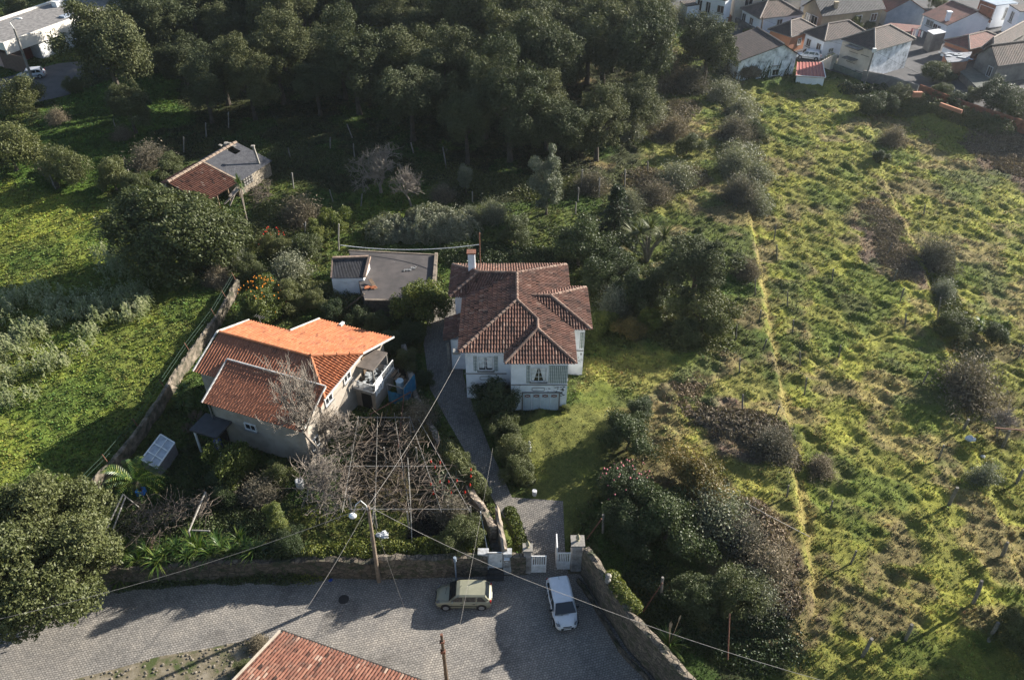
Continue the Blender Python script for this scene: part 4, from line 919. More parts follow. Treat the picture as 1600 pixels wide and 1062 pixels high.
# ------------------------------------------------ cars
def car(name, label, loc, rz, L, W, H, paint, kind, s=1):
    """hatchback: x forward, z up; body lofted from sections"""
    t = thing(name, label, 'car', (0, 0, 0)); hl = L / 2
    # stations: x, half width, sill z, belt z, crown (extra height in the middle)
    if kind == 'a':
        st = [(-1.0, .66, .30, .62, .00), (-.975, .90, .24, .86, .02), (-.90, .97, .20, .90, .02), (-.55, 1.0, .19, .90, .02), (0, 1.0, .19, .88, .02), (.40, .99, .19, .86, .03), (.56, .97, .20, .80, .07), (.80, .93, .20, .70, .07), (.93, .84, .22, .60, .05), (.985, .66, .27, .50, .02), (1.0, .5, .32, .42, .0)]
        gh = [(-.93, .80, .88), (-.78, .84, 1.40), (-.62, .85, H - .02), (-.2, .85, H), (.12, .84, H - .02), (.24, .82, H - .09), (.50, .82, .88)]
    else:
        st = [(-1.0, .68, .28, .70, .00), (-.975, .90, .22, .90, .02), (-.90, .97, .20, .95, .02), (-.5, 1.0, .19, .95, .02), (0, 1.0, .19, .93, .02), (.42, .99, .19, .90, .03), (.62, .95, .20, .84, .07), (.82, .88, .20, .72, .07), (.94, .76, .22, .62, .04), (.99, .55, .27, .52, .02), (1.0, .42, .32, .45, .0)]
        gh = [(-.96, .80, .92), (-.86, .83, 1.38), (-.70, .84, H - .03), (-.2, .84, H), (.10, .83, H - .03), (.24, .81, H - .12), (.60, .80, .92)]
    m = MB(); hw = W / 2; prof = []
    for x, w_, z0, z1, cr in st:
        w = w_ * hw; zm = z0 + (z1 - z0) * .45
        prof.append([(x * hl, -w * .90, z0), (x * hl, -w, z0 + .09), (x * hl, -w * 1.0, zm), (x * hl, -w * .985, z1 - .08), (x * hl, -w * .90, z1), (x * hl, -w * .45, z1 + cr), (x * hl, 0, z1 + cr * 1.3),
                     (x * hl, w * .45, z1 + cr), (x * hl, w * .90, z1), (x * hl, w * .985, z1 - .08), (x * hl, w * 1.0, zm), (x * hl, w, z0 + .09), (x * hl, w * .90, z0)])
    k = 13; vs = [p_ for pr in prof for p_ in pr]; fs = []
    for i in range(len(st) - 1):
        for j in range(k): fs.append((i * k + j, i * k + (j + 1) % k, (i + 1) * k + (j + 1) % k, (i + 1) * k + j))
    fs += [tuple(range(k))[::-1], tuple(range((len(st) - 1) * k, len(st) * k))]
    m.add(vs, fs, .5); m.build('body', paint, t, smooth=True)
    # cabin: roof and pillars painted, panes laid on
    bz = .86; g = MB(); vs = []
    for x, w_, z in gh:
        lo = (.93 * hw) if z > 1.0 else w_ * hw * 1.05
        vs += [(x * hl, -.93 * hw, bz), (x * hl, -w_ * hw if z < 1.1 else -w_ * hw * .96, max(z - .07, bz + .01)), (x * hl, -w_ * hw * .80, z), (x * hl, 0, z + .02), (x * hl, w_ * hw * .80, z), (x * hl, w_ * hw if z < 1.1 else w_ * hw * .96, max(z - .07, bz + .01)), (x * hl, .93 * hw, bz)]
    fs = []; n = len(gh)
    for i in range(n - 1):
        for j in range(6): fs.append((i * 7 + j, i * 7 + j + 1, (i + 1) * 7 + j + 1, (i + 1) * 7 + j))
    fs += [tuple(range(7))[::-1], tuple(range((n - 1) * 7, n * 7))]
    g.add(vs, fs, .5); cab = g.build('cabin', paint, t)
    gl = M('car_glass', (.012, .016, .02), rough=.04, bmp=0, spec=.8) if 'car_glass' not in bpy.data.materials else bpy.data.materials['car_glass']
    def pane(nm, pts, off): g = MB(); g.quad(*[np.array(p_) + np.array(off) for p_ in pts], tone=.5); return g.build(nm, gl, cab)
    a, b = gh[-2], gh[-1]; f = lambda p_, q_, u: tuple(p_[i] + (q_[i] - p_[i]) * u for i in range(3))
    x1, w1, z1 = f(a, b, .02); x2, w2, z2 = f(a, b, .93)
    pane('windscreen', [(x1 * hl, -w1 * hw * .84, z1), (x1 * hl, w1 * hw * .84, z1), (x2 * hl, w2 * hw * 1.08, z2), (x2 * hl, 0, z2 - .02), (x2 * hl, -w2 * hw * 1.08, z2)], (.035, 0, .045))
    a, b = gh[1], gh[0]; x1, w1, z1 = gh[1]; x2, w2, z2 = f(a, b, .75)
    pane('rear_window', [(x1 * hl, -w1 * hw * .74, z1), (x1 * hl, w1 * hw * .74, z1), (x2 * hl, w2 * hw * .88, z2), (x2 * hl, -w2 * hw * .88, z2)], (-.03, 0, .03))
    for sgn in (-1, 1):
        zt = H - .13; y0 = sgn * (.93 * hw + .012); y1 = sgn * (.80 * hw + .035)
        for xa, xb, xc, xd in ((.02, .44, .20, .02), (-.44, -.03, -.03, -.44), (-.80, -.49, -.49, -.66)):
            g = MB(); pts = [(xa * hl, y0, .93), (xb * hl, y0, .93), (xc * hl, y1, zt), (xd * hl, y1, zt)]
            if xa < -.5: pts = [(xa * hl, y0, .93), (xb * hl, y0, .93), (xc * hl, y1, zt), (xd * hl, y1, zt)]
            g.quad(*pts, tone=.5); g.build('side_window', gl, cab)
    rub = bpy.data.materials.get('rubber') or M('rubber', (.018, .018, .019), rough=.8, bmp=0)
    rim = bpy.data.materials.get('wheel_rim') or M('wheel_rim', (.38, .38, .39), (.28, .28, .29), 9, .4, .1, metal=.5)
    wr = .285; xf = .62 * hl; xr = -.64 * hl
    for x in (xf, xr):
        for sgn in (-1, 1):
            y = sgn * (hw - .08); wh = MB(); wh.tube([(x, y - .09, wr), (x, y + .095 * 1, wr)], wr, 20); w0 = wh.build('wheel', rub, t)
            wh = MB(); yo = y + sgn * .097; wh.tube([(x, yo - .01 * sgn, wr), (x, yo + .012 * sgn, wr)], wr * .68, 16); wh.build('rim', rim, w0)
            ar = MB(); ar.tube([(x, y - .05, wr + .03), (x, y + .088, wr + .03)], wr + .055, 18); ar.build('wheel_arch', rub, t)
    hd = bpy.data.materials.get('lamp_glass') or M('lamp_glass', (.16, .17, .18), (.07, .075, .08), 12, .1, 0, spec=.8)
    rd = bpy.data.materials.get('tail_red') or M('tail_red', (.35, .02, .015), rough=.25, bmp=0)
    for sgn in (-1, 1):
        z = .62 if kind == 'a' else .66
        h = MB(); h.quad((.80 * hl, sgn * .90 * hw, z + .075), (.93 * hl, sgn * .80 * hw, z - .03), (.965 * hl, sgn * .55 * hw, z - .07), (.90 * hl, sgn * .56 * hw, z + .045)); 
        for i, v in enumerate(h.v): h.v[i] = (v[0] + .02, v[1] + sgn * .01, v[2] + .045)
        h.build('headlight', hd, t)
        h = MB(); h.box((-.965 * hl, sgn * .82 * hw, .86 if kind == 'b' else .80), (.10, .14, .26)); h.build('tail_light', rd, t)
        h = MB(); h.box((.37 * hl, sgn * (hw + .06), .97), (.1, .17, .12)); h.build('mirror', paint if kind == 'a' else rub, t)
        h = MB(); h.box((-.02 * hl, sgn * (hw - .0), .5), (L * .52, .03, .05)); h.build('rubbing_strip', rub, t)
    h = MB(); h.box((1.0 * hl - .01, 0, .40), (.07, W * .5, .16)); h.box((.985 * hl, 0, .56), (.05, W * .34, .05)); h.build('grille', rub, t)
    h = MB(); h.box((1.0 * hl + .03, 0, .40), (.015, .5, .1)); h.build('number_plate', m_trim, t); h = MB(); h.box((-1.0 * hl - .012, 0, .55), (.02, .5, .11)); h.build('number_plate', m_trim, t)
    for sgn in (-1, 1):
        h = MB()
        for xx in (.40, -.03, -.46): h.beam((xx * hl, sgn * (hw * 1.0 + .002), .32), (xx * hl, sgn * (hw * .99 + .004), .84), .014)
        for xx in (.05, -.38): h.box((xx * hl, sgn * (hw + .012), .72), (.16, .03, .03))
        h.build('door_line', rub, t)
    h = MB()
    for sgn in (-1, 1): h.beam((.50 * hl, sgn * .80 * hw, .905 if kind == 'b' else .875), (.90 * hl, sgn * .62 * hw, .70 if kind == 'b' else .665), .014)
    h.build('bonnet_line', rub, t)
    h = MB(); h.tube([(-.68 * hl if kind == 'b' else .12 * hl, 0, H), (-.76 * hl if kind == 'b' else .06 * hl, 0, H + .25)], .012, 4); h.build('aerial', rub, cab)
    for sgn in (-1, 1):
        h = MB(); h.beam((.64 * hl, sgn * .2, .985), (.60 * hl, sgn * .2 - .5, .97), .02); h.build('wiper', rub, t)
    t.location = [float(v) for v in loc]; t.rotation_euler = (0, 0, rz); t.scale = (s, s, s); return t
def paint(name, c):
    m, nt, b, N, L = newmat(name); b.inputs['Base Color'].default_value = (*c, 1); b.inputs['Roughness'].default_value = .38
    b.inputs['Coat Weight'].default_value = .5; b.inputs['Coat Roughness'].default_value = .08
    co = coords(nt); r = ramp(nt, [(.4, tuple(q * .9 for q in c)), (.7, c)]); L.new(noise(nt, co, 3, 5), r.inputs[0]); L.new(r.outputs[0], b.inputs['Base Color'])
    return m
A, B = P(683, 940, .3), P(766, 940, .3); car('parked_hatchback', 'olive beige hatchback with dark rear quarter, parked along the garden wall', ((A[0] + B[0]) / 2, A[1] + .35, .02), R(180), 3.8, 1.64, 1.42, paint('olive_beige_paint', (.235, .23, .16)), 'a')
A, B = P(871, 903, 1.0), P(886, 981, .3); an = math.atan2(B[1] - A[1], B[0] - A[0]); c = (P(873, 915, .2) + P(886, 978, .2)) / 2
car('white_hatchback', 'small white hatchback parked nose outward below the drive gates', ((A[0] + B[0]) / 2, (A[1] + B[1]) / 2, .02), an, 3.62, 1.66, 1.5, paint('white_paint', (.62, .64, .66)), 'b')
c = P(1262, 92, 1.6); car('far_white_car', 'white car parked by the white house behind the red ribbed shed', (c[0], c[1], 1.65), R(160), 4.0, 1.7, 1.45, bpy.data.materials['white_paint'], 'a')
c = P(4, 152, 1.6); car('pink_grey_car', 'pale pinkish car half in the frame at the far left road', (c[0] - 1, c[1], 1.65), R(200), 4.1, 1.7, 1.45, paint('faded_rose_paint', (.40, .30, .29)), 'b')
c = P(50, 122, 1.6); car('silver_car', 'silver white car parked before the long white building beside the street lamp', (c[0], c[1], 1.65), R(200), 4.1, 1.7, 1.45, paint('silver_paint', (.40, .42, .45)), 'a')

# ------------------------------------------------ poles, lamps, cables
def pole(px, py, tx, ty, r, label, mat, z0=0., lamp=None, name='utility_pole'):
    b = P(px, py, z0); h = 0
    lo, hi = 0, 30
    for _ in range(40):
        mid = (lo + hi) / 2; zz = z0 + mid - CH; c = b[1] * math.cos(CP) - zz * math.sin(CP); u = b[1] * math.sin(CP) + zz * math.cos(CP)
        if 531 - CF * u / c > ty: lo = mid
        else: hi = mid
    h = lo; tp = P(tx, ty, z0 + h); t = thing(name, label, 'pole', b)
    MB().tube([b - (0, 0, .3), (b + tp) / 2, tp], [r, r * .85, r * .68], 10).build('shaft', mat, t)
    return t, b, tp
m_pole = M('greyed_pole_wood', (.22, .17, .125), (.13, .10, .075), 3, .9, .4, 20)
t, pb, ptop = pole(592, 908, 575, 790, .15, 'leaning weathered wooden pole with a white street lamp at the garden wall', m_pole)
m = MB(); tp = ptop; arm = [tp + (.0, -.05, -.6), tp + (-.1, -.1, .2), tp + (-.35, -.2, .75), tp + (-.65, -.35, .55), tp + (-.85, -.5, -.1)]; m.tube(arm, .03, 6); la = m.build('lamp_arm', m_trim, t)
m = MB(); e_ = tp + (-.92, -.55, -.3); m.ball(e_, (.26, .2, .2), 12, 6); m.build('lamp_head', m_trim, la)
m = MB()
for k in (-.35, 0, .35): m.tube([tp + (k, 0, -.25), tp + (k, 0, -.08)], .04, 6)
m.beam(tp + (-.45, 0, -.3), tp + (.45, 0, -.3), .08); m.build('insulator', m_grey, t)
t, b2, tp2 = pole(698, 1062, 690, 993, .13, 'dark wooden pole with small iron brackets at the bottom of the picture', M('dark_pole_wood', (.12, .085, .055), (.07, .05, .035), 3), 0)
m = MB(); m.box(tp2 + (0, -.05, -.55), (.3, .2, .12)); m.box(tp2 + (0, -.05, -1.6), (.3, .2, .25)); m.box(tp2 + (0, 0, .05), (.14, .14, .25)); m.build('bracket', m_rust, t)
t, b3, tp3 = pole(57, 143, 22, 45, .22, 'tall grey concrete street lamp column before the long white building', m_grey, 1.6, name='street_lamp')
m = MB(); m.tube([tp3, tp3 + (-.3, 0, .9), tp3 + (.6, 0, 1.4), tp3 + (1.0, 0, 1.45)], .06, 6); m.ball(tp3 + (1.3, 0, 1.4), (.45, .25, .14), 10, 5); m.build('lamp_head', m_trim, t)
t, b4, tp4 = pole(1350, 131, 1366, 79, .16, 'grey pole with insulator cluster by the big stained white house', m_grey, 1.6)
m = MB(); m.box(tp4, (.5, .4, .6)); m.build('insulator', m_trim, t)
for args in ((1188, 57, 1192, 27, .16, 'brown pole pair at the corner of the white hip-roofed house', m_pole, 1.6), (1109, 27, 1109, 0, .13, 'bare pole at the edge of the wood below the far white houses', m_pole, 1.6)): pole(*args)
def cable(name, a, b, sag, label, r=.02, mat=None):
    a = np.array(a, float); b = np.array(b, float); m = MB(); n = max(8, int(np.linalg.norm(a - b) / 1.5))
    m.tube([a + (b - a) * u - np.array([0, 0, 4 * sag * u * (1 - u)]) for u in np.linspace(0, 1, n)], r * .48, 5); o = m.build(name, mat or m_cab, origin=a); return tag(o, label, 'cable')
m_cab = M('cable_sheath', (.27, .25, .22), (.18, .165, .15), 4, .6, 0); m_cabd = M('dark_cable', (.10, .09, .085), rough=.7, bmp=0)
cable('power_cable', ptop, P(452, 990, 4.7), .3, 'pale cable from the wooden pole down to the near tiled roof', .03)
cable('power_cable', ptop, P(632, 950, .0) + (0, 0, .0), .05, 'thin greenish stay wire from the wooden pole down to the cobbles', .018)
cable('power_cable', ptop, P(719, 556, 7.0), .5, 'long pale cable from the wooden pole up to the villa eave', .026)
cable('power_cable', ptop, P(-40, 975, 6.0), .8, 'twisted cable running left from the wooden pole over the garden', .025)
cable('power_cable', ptop, P(900, 935, 5.0), .5, 'twisted cable from the wooden pole passing over the white car', .03)
cable('power_cable', P(900, 935, 5.0), P(1330, 1075, 6.0), .4, 'twisted cable crossing the curving wall towards the bottom right', .03)
cable('power_cable', P(712, 1010, 6.0), P(770, 700, 5.0), .3, 'fine cable crossing the olive hatchback towards the villa', .014)
cable('power_cable', tp2 + (0, 0, -.4), P(560, 1035, 5.2), .3, 'dark cable from the bottom pole to the near tiled roof', .02, m_cabd)
cable('power_cable', tp2 + (0, 0, -.4), P(760, 1070, 6.2), .2, 'dark cable from the bottom pole leaving the picture', .02, m_cabd)
cable('power_cable', tp4, P(1600, 170, 8.0), .8, 'thin dark cable across the stained white gable wall', .03, m_cabd)
cable('power_cable', tp4, P(1180, 25, 8.0), .6, 'thin dark cable along the front of the terraced white houses', .03, m_cabd)
cable('power_cable', P(1165, 785, 4.0), P(1265, 838, 3.4), .05, 'pale pipe lying above the brown bramble heap', .05)

# ------------------------------------------------ vineyard posts
POSTS = [ # foot x, foot y, head x, head y
 (1347, 1026, 1362, 997), (1520, 945, 1534, 907), (1565, 870, 1575, 847), (1441, 600, 1450, 581), (1257, 617, 1261, 590), (1250, 570, 1250, 549), (1212, 650, 1218, 634),
 (1229, 777, 1233, 758), (1466, 717, 1475, 695), (1505, 671, 1514, 655), (1567, 696, 1578, 672), (1482, 790, 1496, 761), (1587, 757, 1599, 733), (1297, 800, 1301, 782), (1209, 375, 1213, 352),
 (1214, 405, 1214, 383), (1230, 480, 1231, 457), (1238, 520, 1240, 500), (1387, 397, 1394, 380), (1397, 437, 1402, 420), (1406, 472, 1413, 450), (1414, 511, 1416, 490), (1443, 337, 1446, 320), (1465, 497, 1462, 465),
 (1180, 460, 1180, 435), (1141, 495, 1146, 473), (1186, 502, 1189, 485), (1150, 530, 1152, 507), (1155, 582, 1157, 560), (1160, 642, 1161, 616), (1193, 545, 1198, 530),
 (287, 237, 287, 214), (243, 261, 240, 240), (357, 199, 360, 175), (322, 215, 321, 192), (180, 200, 177, 186), (87, 294, 76, 271), (204, 286, 200, 265),
 (454, 247, 450, 231), (550, 215, 542, 194), (554, 246, 552, 225), (646, 240, 642, 223), (697, 262, 692, 230), (516, 232, 516, 215), (459, 295, 456, 270), (520, 315, 515, 297), (564, 322, 566, 303),
 (738, 318, 738, 299), (476, 380, 477, 347), (529, 392, 529, 350), (1097, 115, 1097, 100), (1154, 135, 1154, 119), (1012, 272, 1012, 252), (908, 298, 910, 265), (903, 316, 904, 293), (899, 334, 900, 316), (936, 308, 937, 277), (976, 290, 977, 265), (1415, 1000, 1425, 975), (1330, 880, 1338, 860), (1545, 1000, 1560, 972), (1590, 560, 1600, 540), (1300, 440, 1302, 420), (1310, 560, 1314, 540)]
def post_h(bx, by, ty):
    b = at(bx, by); lo, hi = 0, 6
    for _ in range(30):
        mid = (lo + hi) / 2; zz = b[2] + mid - CH; c = b[1] * math.cos(CP) - zz * math.sin(CP); u = b[1] * math.sin(CP) + zz * math.cos(CP)
        if 531 - CF * u / c > ty: lo = mid
        else: hi = mid
    return b, lo
pr = random.Random(17); m_post = M('mossy_granite', (.19, .175, .15), (.10, .092, .075), 5, .9, .4, 20)
PL = {0: 'thick granite post with a pale top at the lower end of the right-hand field', 1: 'thick leaning granite post casting a long shadow near the lower right corner', 2: 'granite post on the lower right terrace bank', 10: 'granite post with a crossbar near the right edge of the field', 59: None}
for i, (bx, by, hx, hy) in enumerate(POSTS):
    b, h = post_h(bx, by, hy); h = max(1.3, min(h, 3.2)); tp = P(hx, hy, b[2] + h); dx = np.clip(tp - b, -.5, .5); 
    big = i in (0, 1, 2, 9, 10, 11, 12, 58, 60); r = .115 if big else (.075 if by > 300 else .085)
    m = MB(); n = 5; pts = [b + np.array([dx[0] * u, dx[1] * u, h * u]) + (0 if k in (0,) else np.array([pr.uniform(-.02, .02), pr.uniform(-.02, .02), 0])) for k, u in enumerate(np.linspace(-.12, 1, n))]
    m.tube(pts, [r * pr.uniform(.85, 1.15) for _ in pts], 5 if not big else 6); o = m.build('vineyard_post', m_post if bx > 1000 else (m_granite if i % 2 else m_grey), origin=b)
    if by > 340 and bx > 1100: zone, grp = 'weathered granite vine post standing in the rough right-hand field', 'granite posts in the right-hand field'
    elif bx < 380: zone, grp = 'pale thin post in the rough grass around the stone barn', 'pale posts around the stone barn'
    elif bx < 760: zone, grp = 'slim pale vine post in the shady orchard behind the outhouse', 'vine posts in the shady orchard'
    else: zone, grp = 'slim dark vine post on the overgrown slope behind the villa', 'vine posts on the overgrown slope'
    if i in PL and PL[i]: tag(o, PL[i], 'post')
    else: tag(o, zone, 'post', grp)
c = at(1567, 696); m = MB(); m.beam(P(1554, 668, 3.6), P(1600, 672, 3.6), .08); tag(m.build('post_crossbar', m_rust, origin=c), 'rusty crossbar lying on top of the granite post near the right edge', 'bar')
for (a, b, lb) in (((1035, 910, 3.2), (1005, 955, 1.2), 'slanting rusty pipe behind the curving wall, upper one'), ((1140, 958, 3.0), (1137, 1030, 1.2), 'upright rusty pipe behind the lower end of the curving wall'), ((940, 810, 3.3), (917, 842, 1.4), 'slanting rusty pipe in the shade beside the drive gate'), ((632, 610, 3.0), (622, 700, 3.1), 'rusty pipe lying on the pergola')):
    m = MB(); m.tube([P(*a), P(*b)], .045, 6); tag(m.build('rusty_pipe', m_rust, origin=P(*b)), lb, 'pipe')
for (px, py, lb) in ((942, 832, 'grey leaning post in the shade beside the broad gate pillar'), (1033, 930, 'grey post stub behind the curving wall')):
    b = at(px, py); m = MB(); m.tube([b, b + (-.1, .1, 1.9)], .09, 6); tag(m.build('grey_post', m_granite, origin=b), lb, 'post')
c = P(950, 905, 3.3); m = MB(); m.tube([c + (0, 0, -.2), c + (0, 0, 0), c + (0, 0, .15), c + (0, 0, .4), c + (0, 0, .55)], [.2, .2, .1, .22, .1], 8); tag(m.build('stone_urn', m_granite, origin=c), 'small grey stone urn on the curving wall', 'urn')

# ------------------------------------------------ pergola over the kitchen garden
t = thing('pergola', 'bare vine pergola of thin posts and wires in front of the farmhouse', 'pergola', at(610, 720)); zt = 3.4
rows = [[(560, 652), (642, 652)], [(545, 690), (668, 690)], [(540, 728), (690, 728)], [(535, 765), (715, 765)], [(545, 795), (735, 795)]]
for a, b in rows:
    MB().tube([P(*a, zt), P(*b, zt)], .035, 6).build('beam', m_granite if rows.index([a, b]) % 2 == 0 else m_wood, t)
for a, b in (((560, 650), (535, 800)), ((590, 650), (586, 800)), ((616, 645), (640, 800)), ((640, 650), (690, 800)), ((654, 655), (735, 800))):
    MB().tube([P(*a, zt + .05), P(*b, zt + .05)], .022, 5).build('rail', m_grey, t)
for px, py in ((548, 700), (600, 700), (650, 700), (690, 755), (545, 775), (585, 800), (636, 800), (700, 790), (735, 792), (640, 660)):
    q_ = P(px, py, zt); MB().tube([(q_[0], q_[1], 1.3), q_ + (0, 0, .1)], .06, 6).build('post', m_granite, t)
m = MB(); a = P(637, 715, 3.6); b = P(644, 855, 1.6); m.tube([a, P(641, 780, 3.6), b], .035, 6); tag(m.build('white_pipe', m_grey, origin=b), 'long white pipe dropping from the pergola into the sunny plot', 'pipe')
m = MB(); b = at(578, 855); m.tube([b, P(586, 770, 3.6)], .04, 6); tag(m.build('white_stake', m_grey, origin=b), 'thin white stake just behind the wooden pole', 'stake')
# bean frames to the left
t = thing('vine_trellis', 'white sagging vine frame of leaning poles in the left of the kitchen garden', 'trellis', at(200, 800))
for a, b in (((192, 772, 3.4), (164, 832, 3.2)), ((192, 772, 3.4), (218, 793, 1.6)), ((164, 832, 3.2), (182, 843, 1.6)), ((196, 776, 3.4), (176, 828, 3.2))):
    MB().tube([P(*a), P(*b)], .055, 6).build('pole', m_granite, t)
t = thing('vine_trellis', 'crooked white vine frame with bare vines right of the first one', 'trellis', at(310, 810))
for a, b in (((321, 768, 3.4), (295, 830, 3.2)), ((321, 768, 3.4), (327, 795, 1.6)), ((295, 830, 3.2), (298, 843, 1.6)), ((300, 828, 3.2), (328, 829, 3.2))):
    MB().tube([P(*a), P(*b)], .06, 6).build('pole', m_granite, t)
# plastic greenhouse
t = thing('cold_greenhouse', 'small makeshift greenhouse of glazed white frames beside the field wall', 'greenhouse', at(240, 725))
z1 = 3.5; A, B, C, D = [P(*q_, z) for q_, z in (((251, 679), 2.9), ((273, 692), 2.9), ((245, 732), 2.6), ((221, 718), 2.6))]
m = MB(); m.quad(A, B, C, D); pane = m.build('glazing', M('milky_plastic', (.40, .42, .44), (.26, .28, .30), 2.5, .35, .1, spec=.6), t)
m = MB()
for a, b in ((A, B), (B, C), (C, D), (D, A)): m.beam(a + (0, 0, .04), b + (0, 0, .04), .09)
for u in (.35, .68): m.beam(A + (D - A) * u + (0, 0, .04), B + (C - B) * u + (0, 0, .04), .08)
m.beam((A + B) / 2 + (0, 0, .04), (C + D) / 2 + (0, 0, .04), .06)
m.build('frame', m_trim, t)
m = MB()
for a, b in ((A, B), (B, C), (C, D), (D, A)): m.quad((a[0], a[1], 1.4), (b[0], b[1], 1.4), b - (0, 0, .05), a - (0, 0, .05))
m.build('side_panel', M('grey_sheet', (.20, .19, .19), (.12, .11, .11), 2, .6, .1), t)
for (px, py, col, lb, cat, s) in ((352, 845, None, '', '', 0), (222, 772, (.02, .16, .5), 'bright blue crate below the small palm', 'crate', .5), (218, 763, (.55, .13, .04), 'orange bucket beside the blue crate under the palm', 'bucket', .35), (470, 762, (.62, .62, .62), 'white bucket among the shrubs under the bare tree', 'bucket', .6), (343, 700, (.04, .05, .25), 'blue barrel in the shade of the farmhouse porch', 'barrel', .6), (598, 838, (.6, .62, .62), 'white plastic sacks dumped in the sunny garden plot', 'sack', .75), (517, 908, (.03, .08, .35), 'blue scrap of plastic in the gutter by the garden wall', 'litter', .25), (827, 703, (.6, .6, .58), 'small white statue on the lawn beside the drive hedge', 'statue', .45), (1513, 685, (.6, .62, .62), 'white plastic sheet lying in the grass near the right edge', 'litter', .9), (1532, 713, (.6, .6, .58), 'white bag on the terrace bank near the right edge', 'bag', .5), (835, 773, (.5, .5, .5), 'pale bollard at the tip of the drive hedge', 'bollard', .35)):
    if not s: continue
    b = at(px, py); m = MB(); mm = M(cat + '_plastic_%d' % px, col, tuple(q * .8 for q in col), 4, .5, .2)
    if cat in ('sack', 'litter', 'bag'):
        rs = random.Random(px)
        for _ in range(4 if cat != 'bag' else 1): 
            n0 = len(m.v); m.ball(b + (rs.uniform(-.3, .3) * s, rs.uniform(-.3, .3) * s, .12), (.4 * s, .3 * s, .22 * s), 9, 6)
            for i in range(n0, len(m.v)): m.v[i] = tuple(np.array(m.v[i]) + np.array([rs.uniform(-.05, .05) for _ in range(3)]) * s)
    elif cat == 'crate':
        for dx, dy, sx, sy in ((0, -.5, 1, .06), (0, .5, 1, .06), (-.5, 0, .06, 1), (.5, 0, .06, 1)): m.box(b + (dx * s, dy * s, .3), (sx * s + .04, sy * s, .5))
        m.box(b + (0, 0, .08), (s, s, .06))
    elif cat == 'statue': m.tube([b, b + (0, 0, .3), b + (0, 0, .35), b + (0, 0, .6), b + (0, 0, .72)], [.2, .16, .1, .14, .08], 9); m.ball(b + (0, 0, .85), .12)
    else: m.tube([b - (0, 0, .05), b + (0, 0, s * .3), b + (0, 0, s * 1.4), b + (0, 0, s * 1.42)], [s * .42, s * .5, s * .52, s * .38], 14)
    tag(m.build(cat if cat != 'litter' else 'plastic_litter', mm, origin=b), lb, cat)
# ------------------------------------------------ foliage
def unit(v): return v / (np.linalg.norm(v, axis=-1, keepdims=True) + 1e-9)
def rdir(rs, n): return unit(rs.normal(size=(n, 3)))
def leaf_quads(C, N, L, W, rs, along=None):
    """pointed leaf faces at C, facing N"""
    n = len(C); t = along if along is not None else unit(np.cross(N, rdir(rs, n))); t = unit(t); b = unit(np.cross(N, t))
    L = np.broadcast_to(L, (n,))[:, None]; W = np.broadcast_to(W, (n,))[:, None]
    V = np.stack([C - t * L, C + b * W, C + t * L, C - b * W], 1).reshape(-1, 3)
    return V, np.arange(4 * n).reshape(n, 4)
def crown_arrays(seed, R=1.0, n=9000, leaf=.05, clumps=34, sq=(1, 1, .82), cr=(.24, .42), base=-.55, gap=.0, elong=1.5, sink=.35, updir=.25, wob=1.0):
    rs = np.random.RandomState(seed); cs = []; n = int(n * 3.3); leaf = leaf * .52
    d = rdir(rs, clumps * 3); d = d[d[:, 2] > base][:clumps]
    az = np.arctan2(d[:, 1], d[:, 0]); ph = rs.uniform(0, 6.28, 4); big = 1 + wob * (.17 * np.sin(2 * az + ph[0]) + .13 * np.sin(3 * az + ph[1] + 2 * d[:, 2]) + .12 * np.sin(5 * d[:, 2] + ph[2]))
    rad = rs.uniform(.30, .88, len(d)) * big ; c = d * rad[:, None] * np.array(sq) * R; r = rs.uniform(*cr, len(d)) * R
    ctone = rs.uniform(-.16, .16, len(d))
    w_ = r ** 2; k = rs.choice(len(d), n, p=w_ / w_.sum()); dd = rdir(rs, n)
    bum = 1 + .95 * (vnoise(dd[:, 0] * 2.2 + k * 3.1, dd[:, 1] * 2.2 + dd[:, 2] * 1.9, .8) - .5) + .22 * (rs.rand(n) > .93) * rs.rand(n)
    pts = c[k] + dd * (r[k] * bum * (1 - sink * rs.rand(n) ** 2))[:, None] * np.array([1, 1, .85])
    q = np.linalg.norm(pts / np.array(sq), axis=1) / R
    keep = (q > .5) | (rs.rand(n) < .25)
    lump = vnoise(pts[:, 0] * 7 / R + pts[:, 2] * 5 / R, pts[:, 1] * 7 / R, 1.0); keep &= lump > gap
    pts, dd, k = pts[keep], dd[keep], k[keep]; m = len(pts)
    N = unit(dd * .42 + unit(pts + 1e-6) * .25 + rdir(rs, m) * .85 + np.array([0, 0, updir])); s = leaf * rs.uniform(.6, 1.3, m)
    V, F = leaf_quads(pts, N, s * elong * .6, s * .5, rs)
    tone = np.clip(.5 + ctone[k] + rs.uniform(-.3, .3, m), 0, 1)
    return V, F, tone, c, r
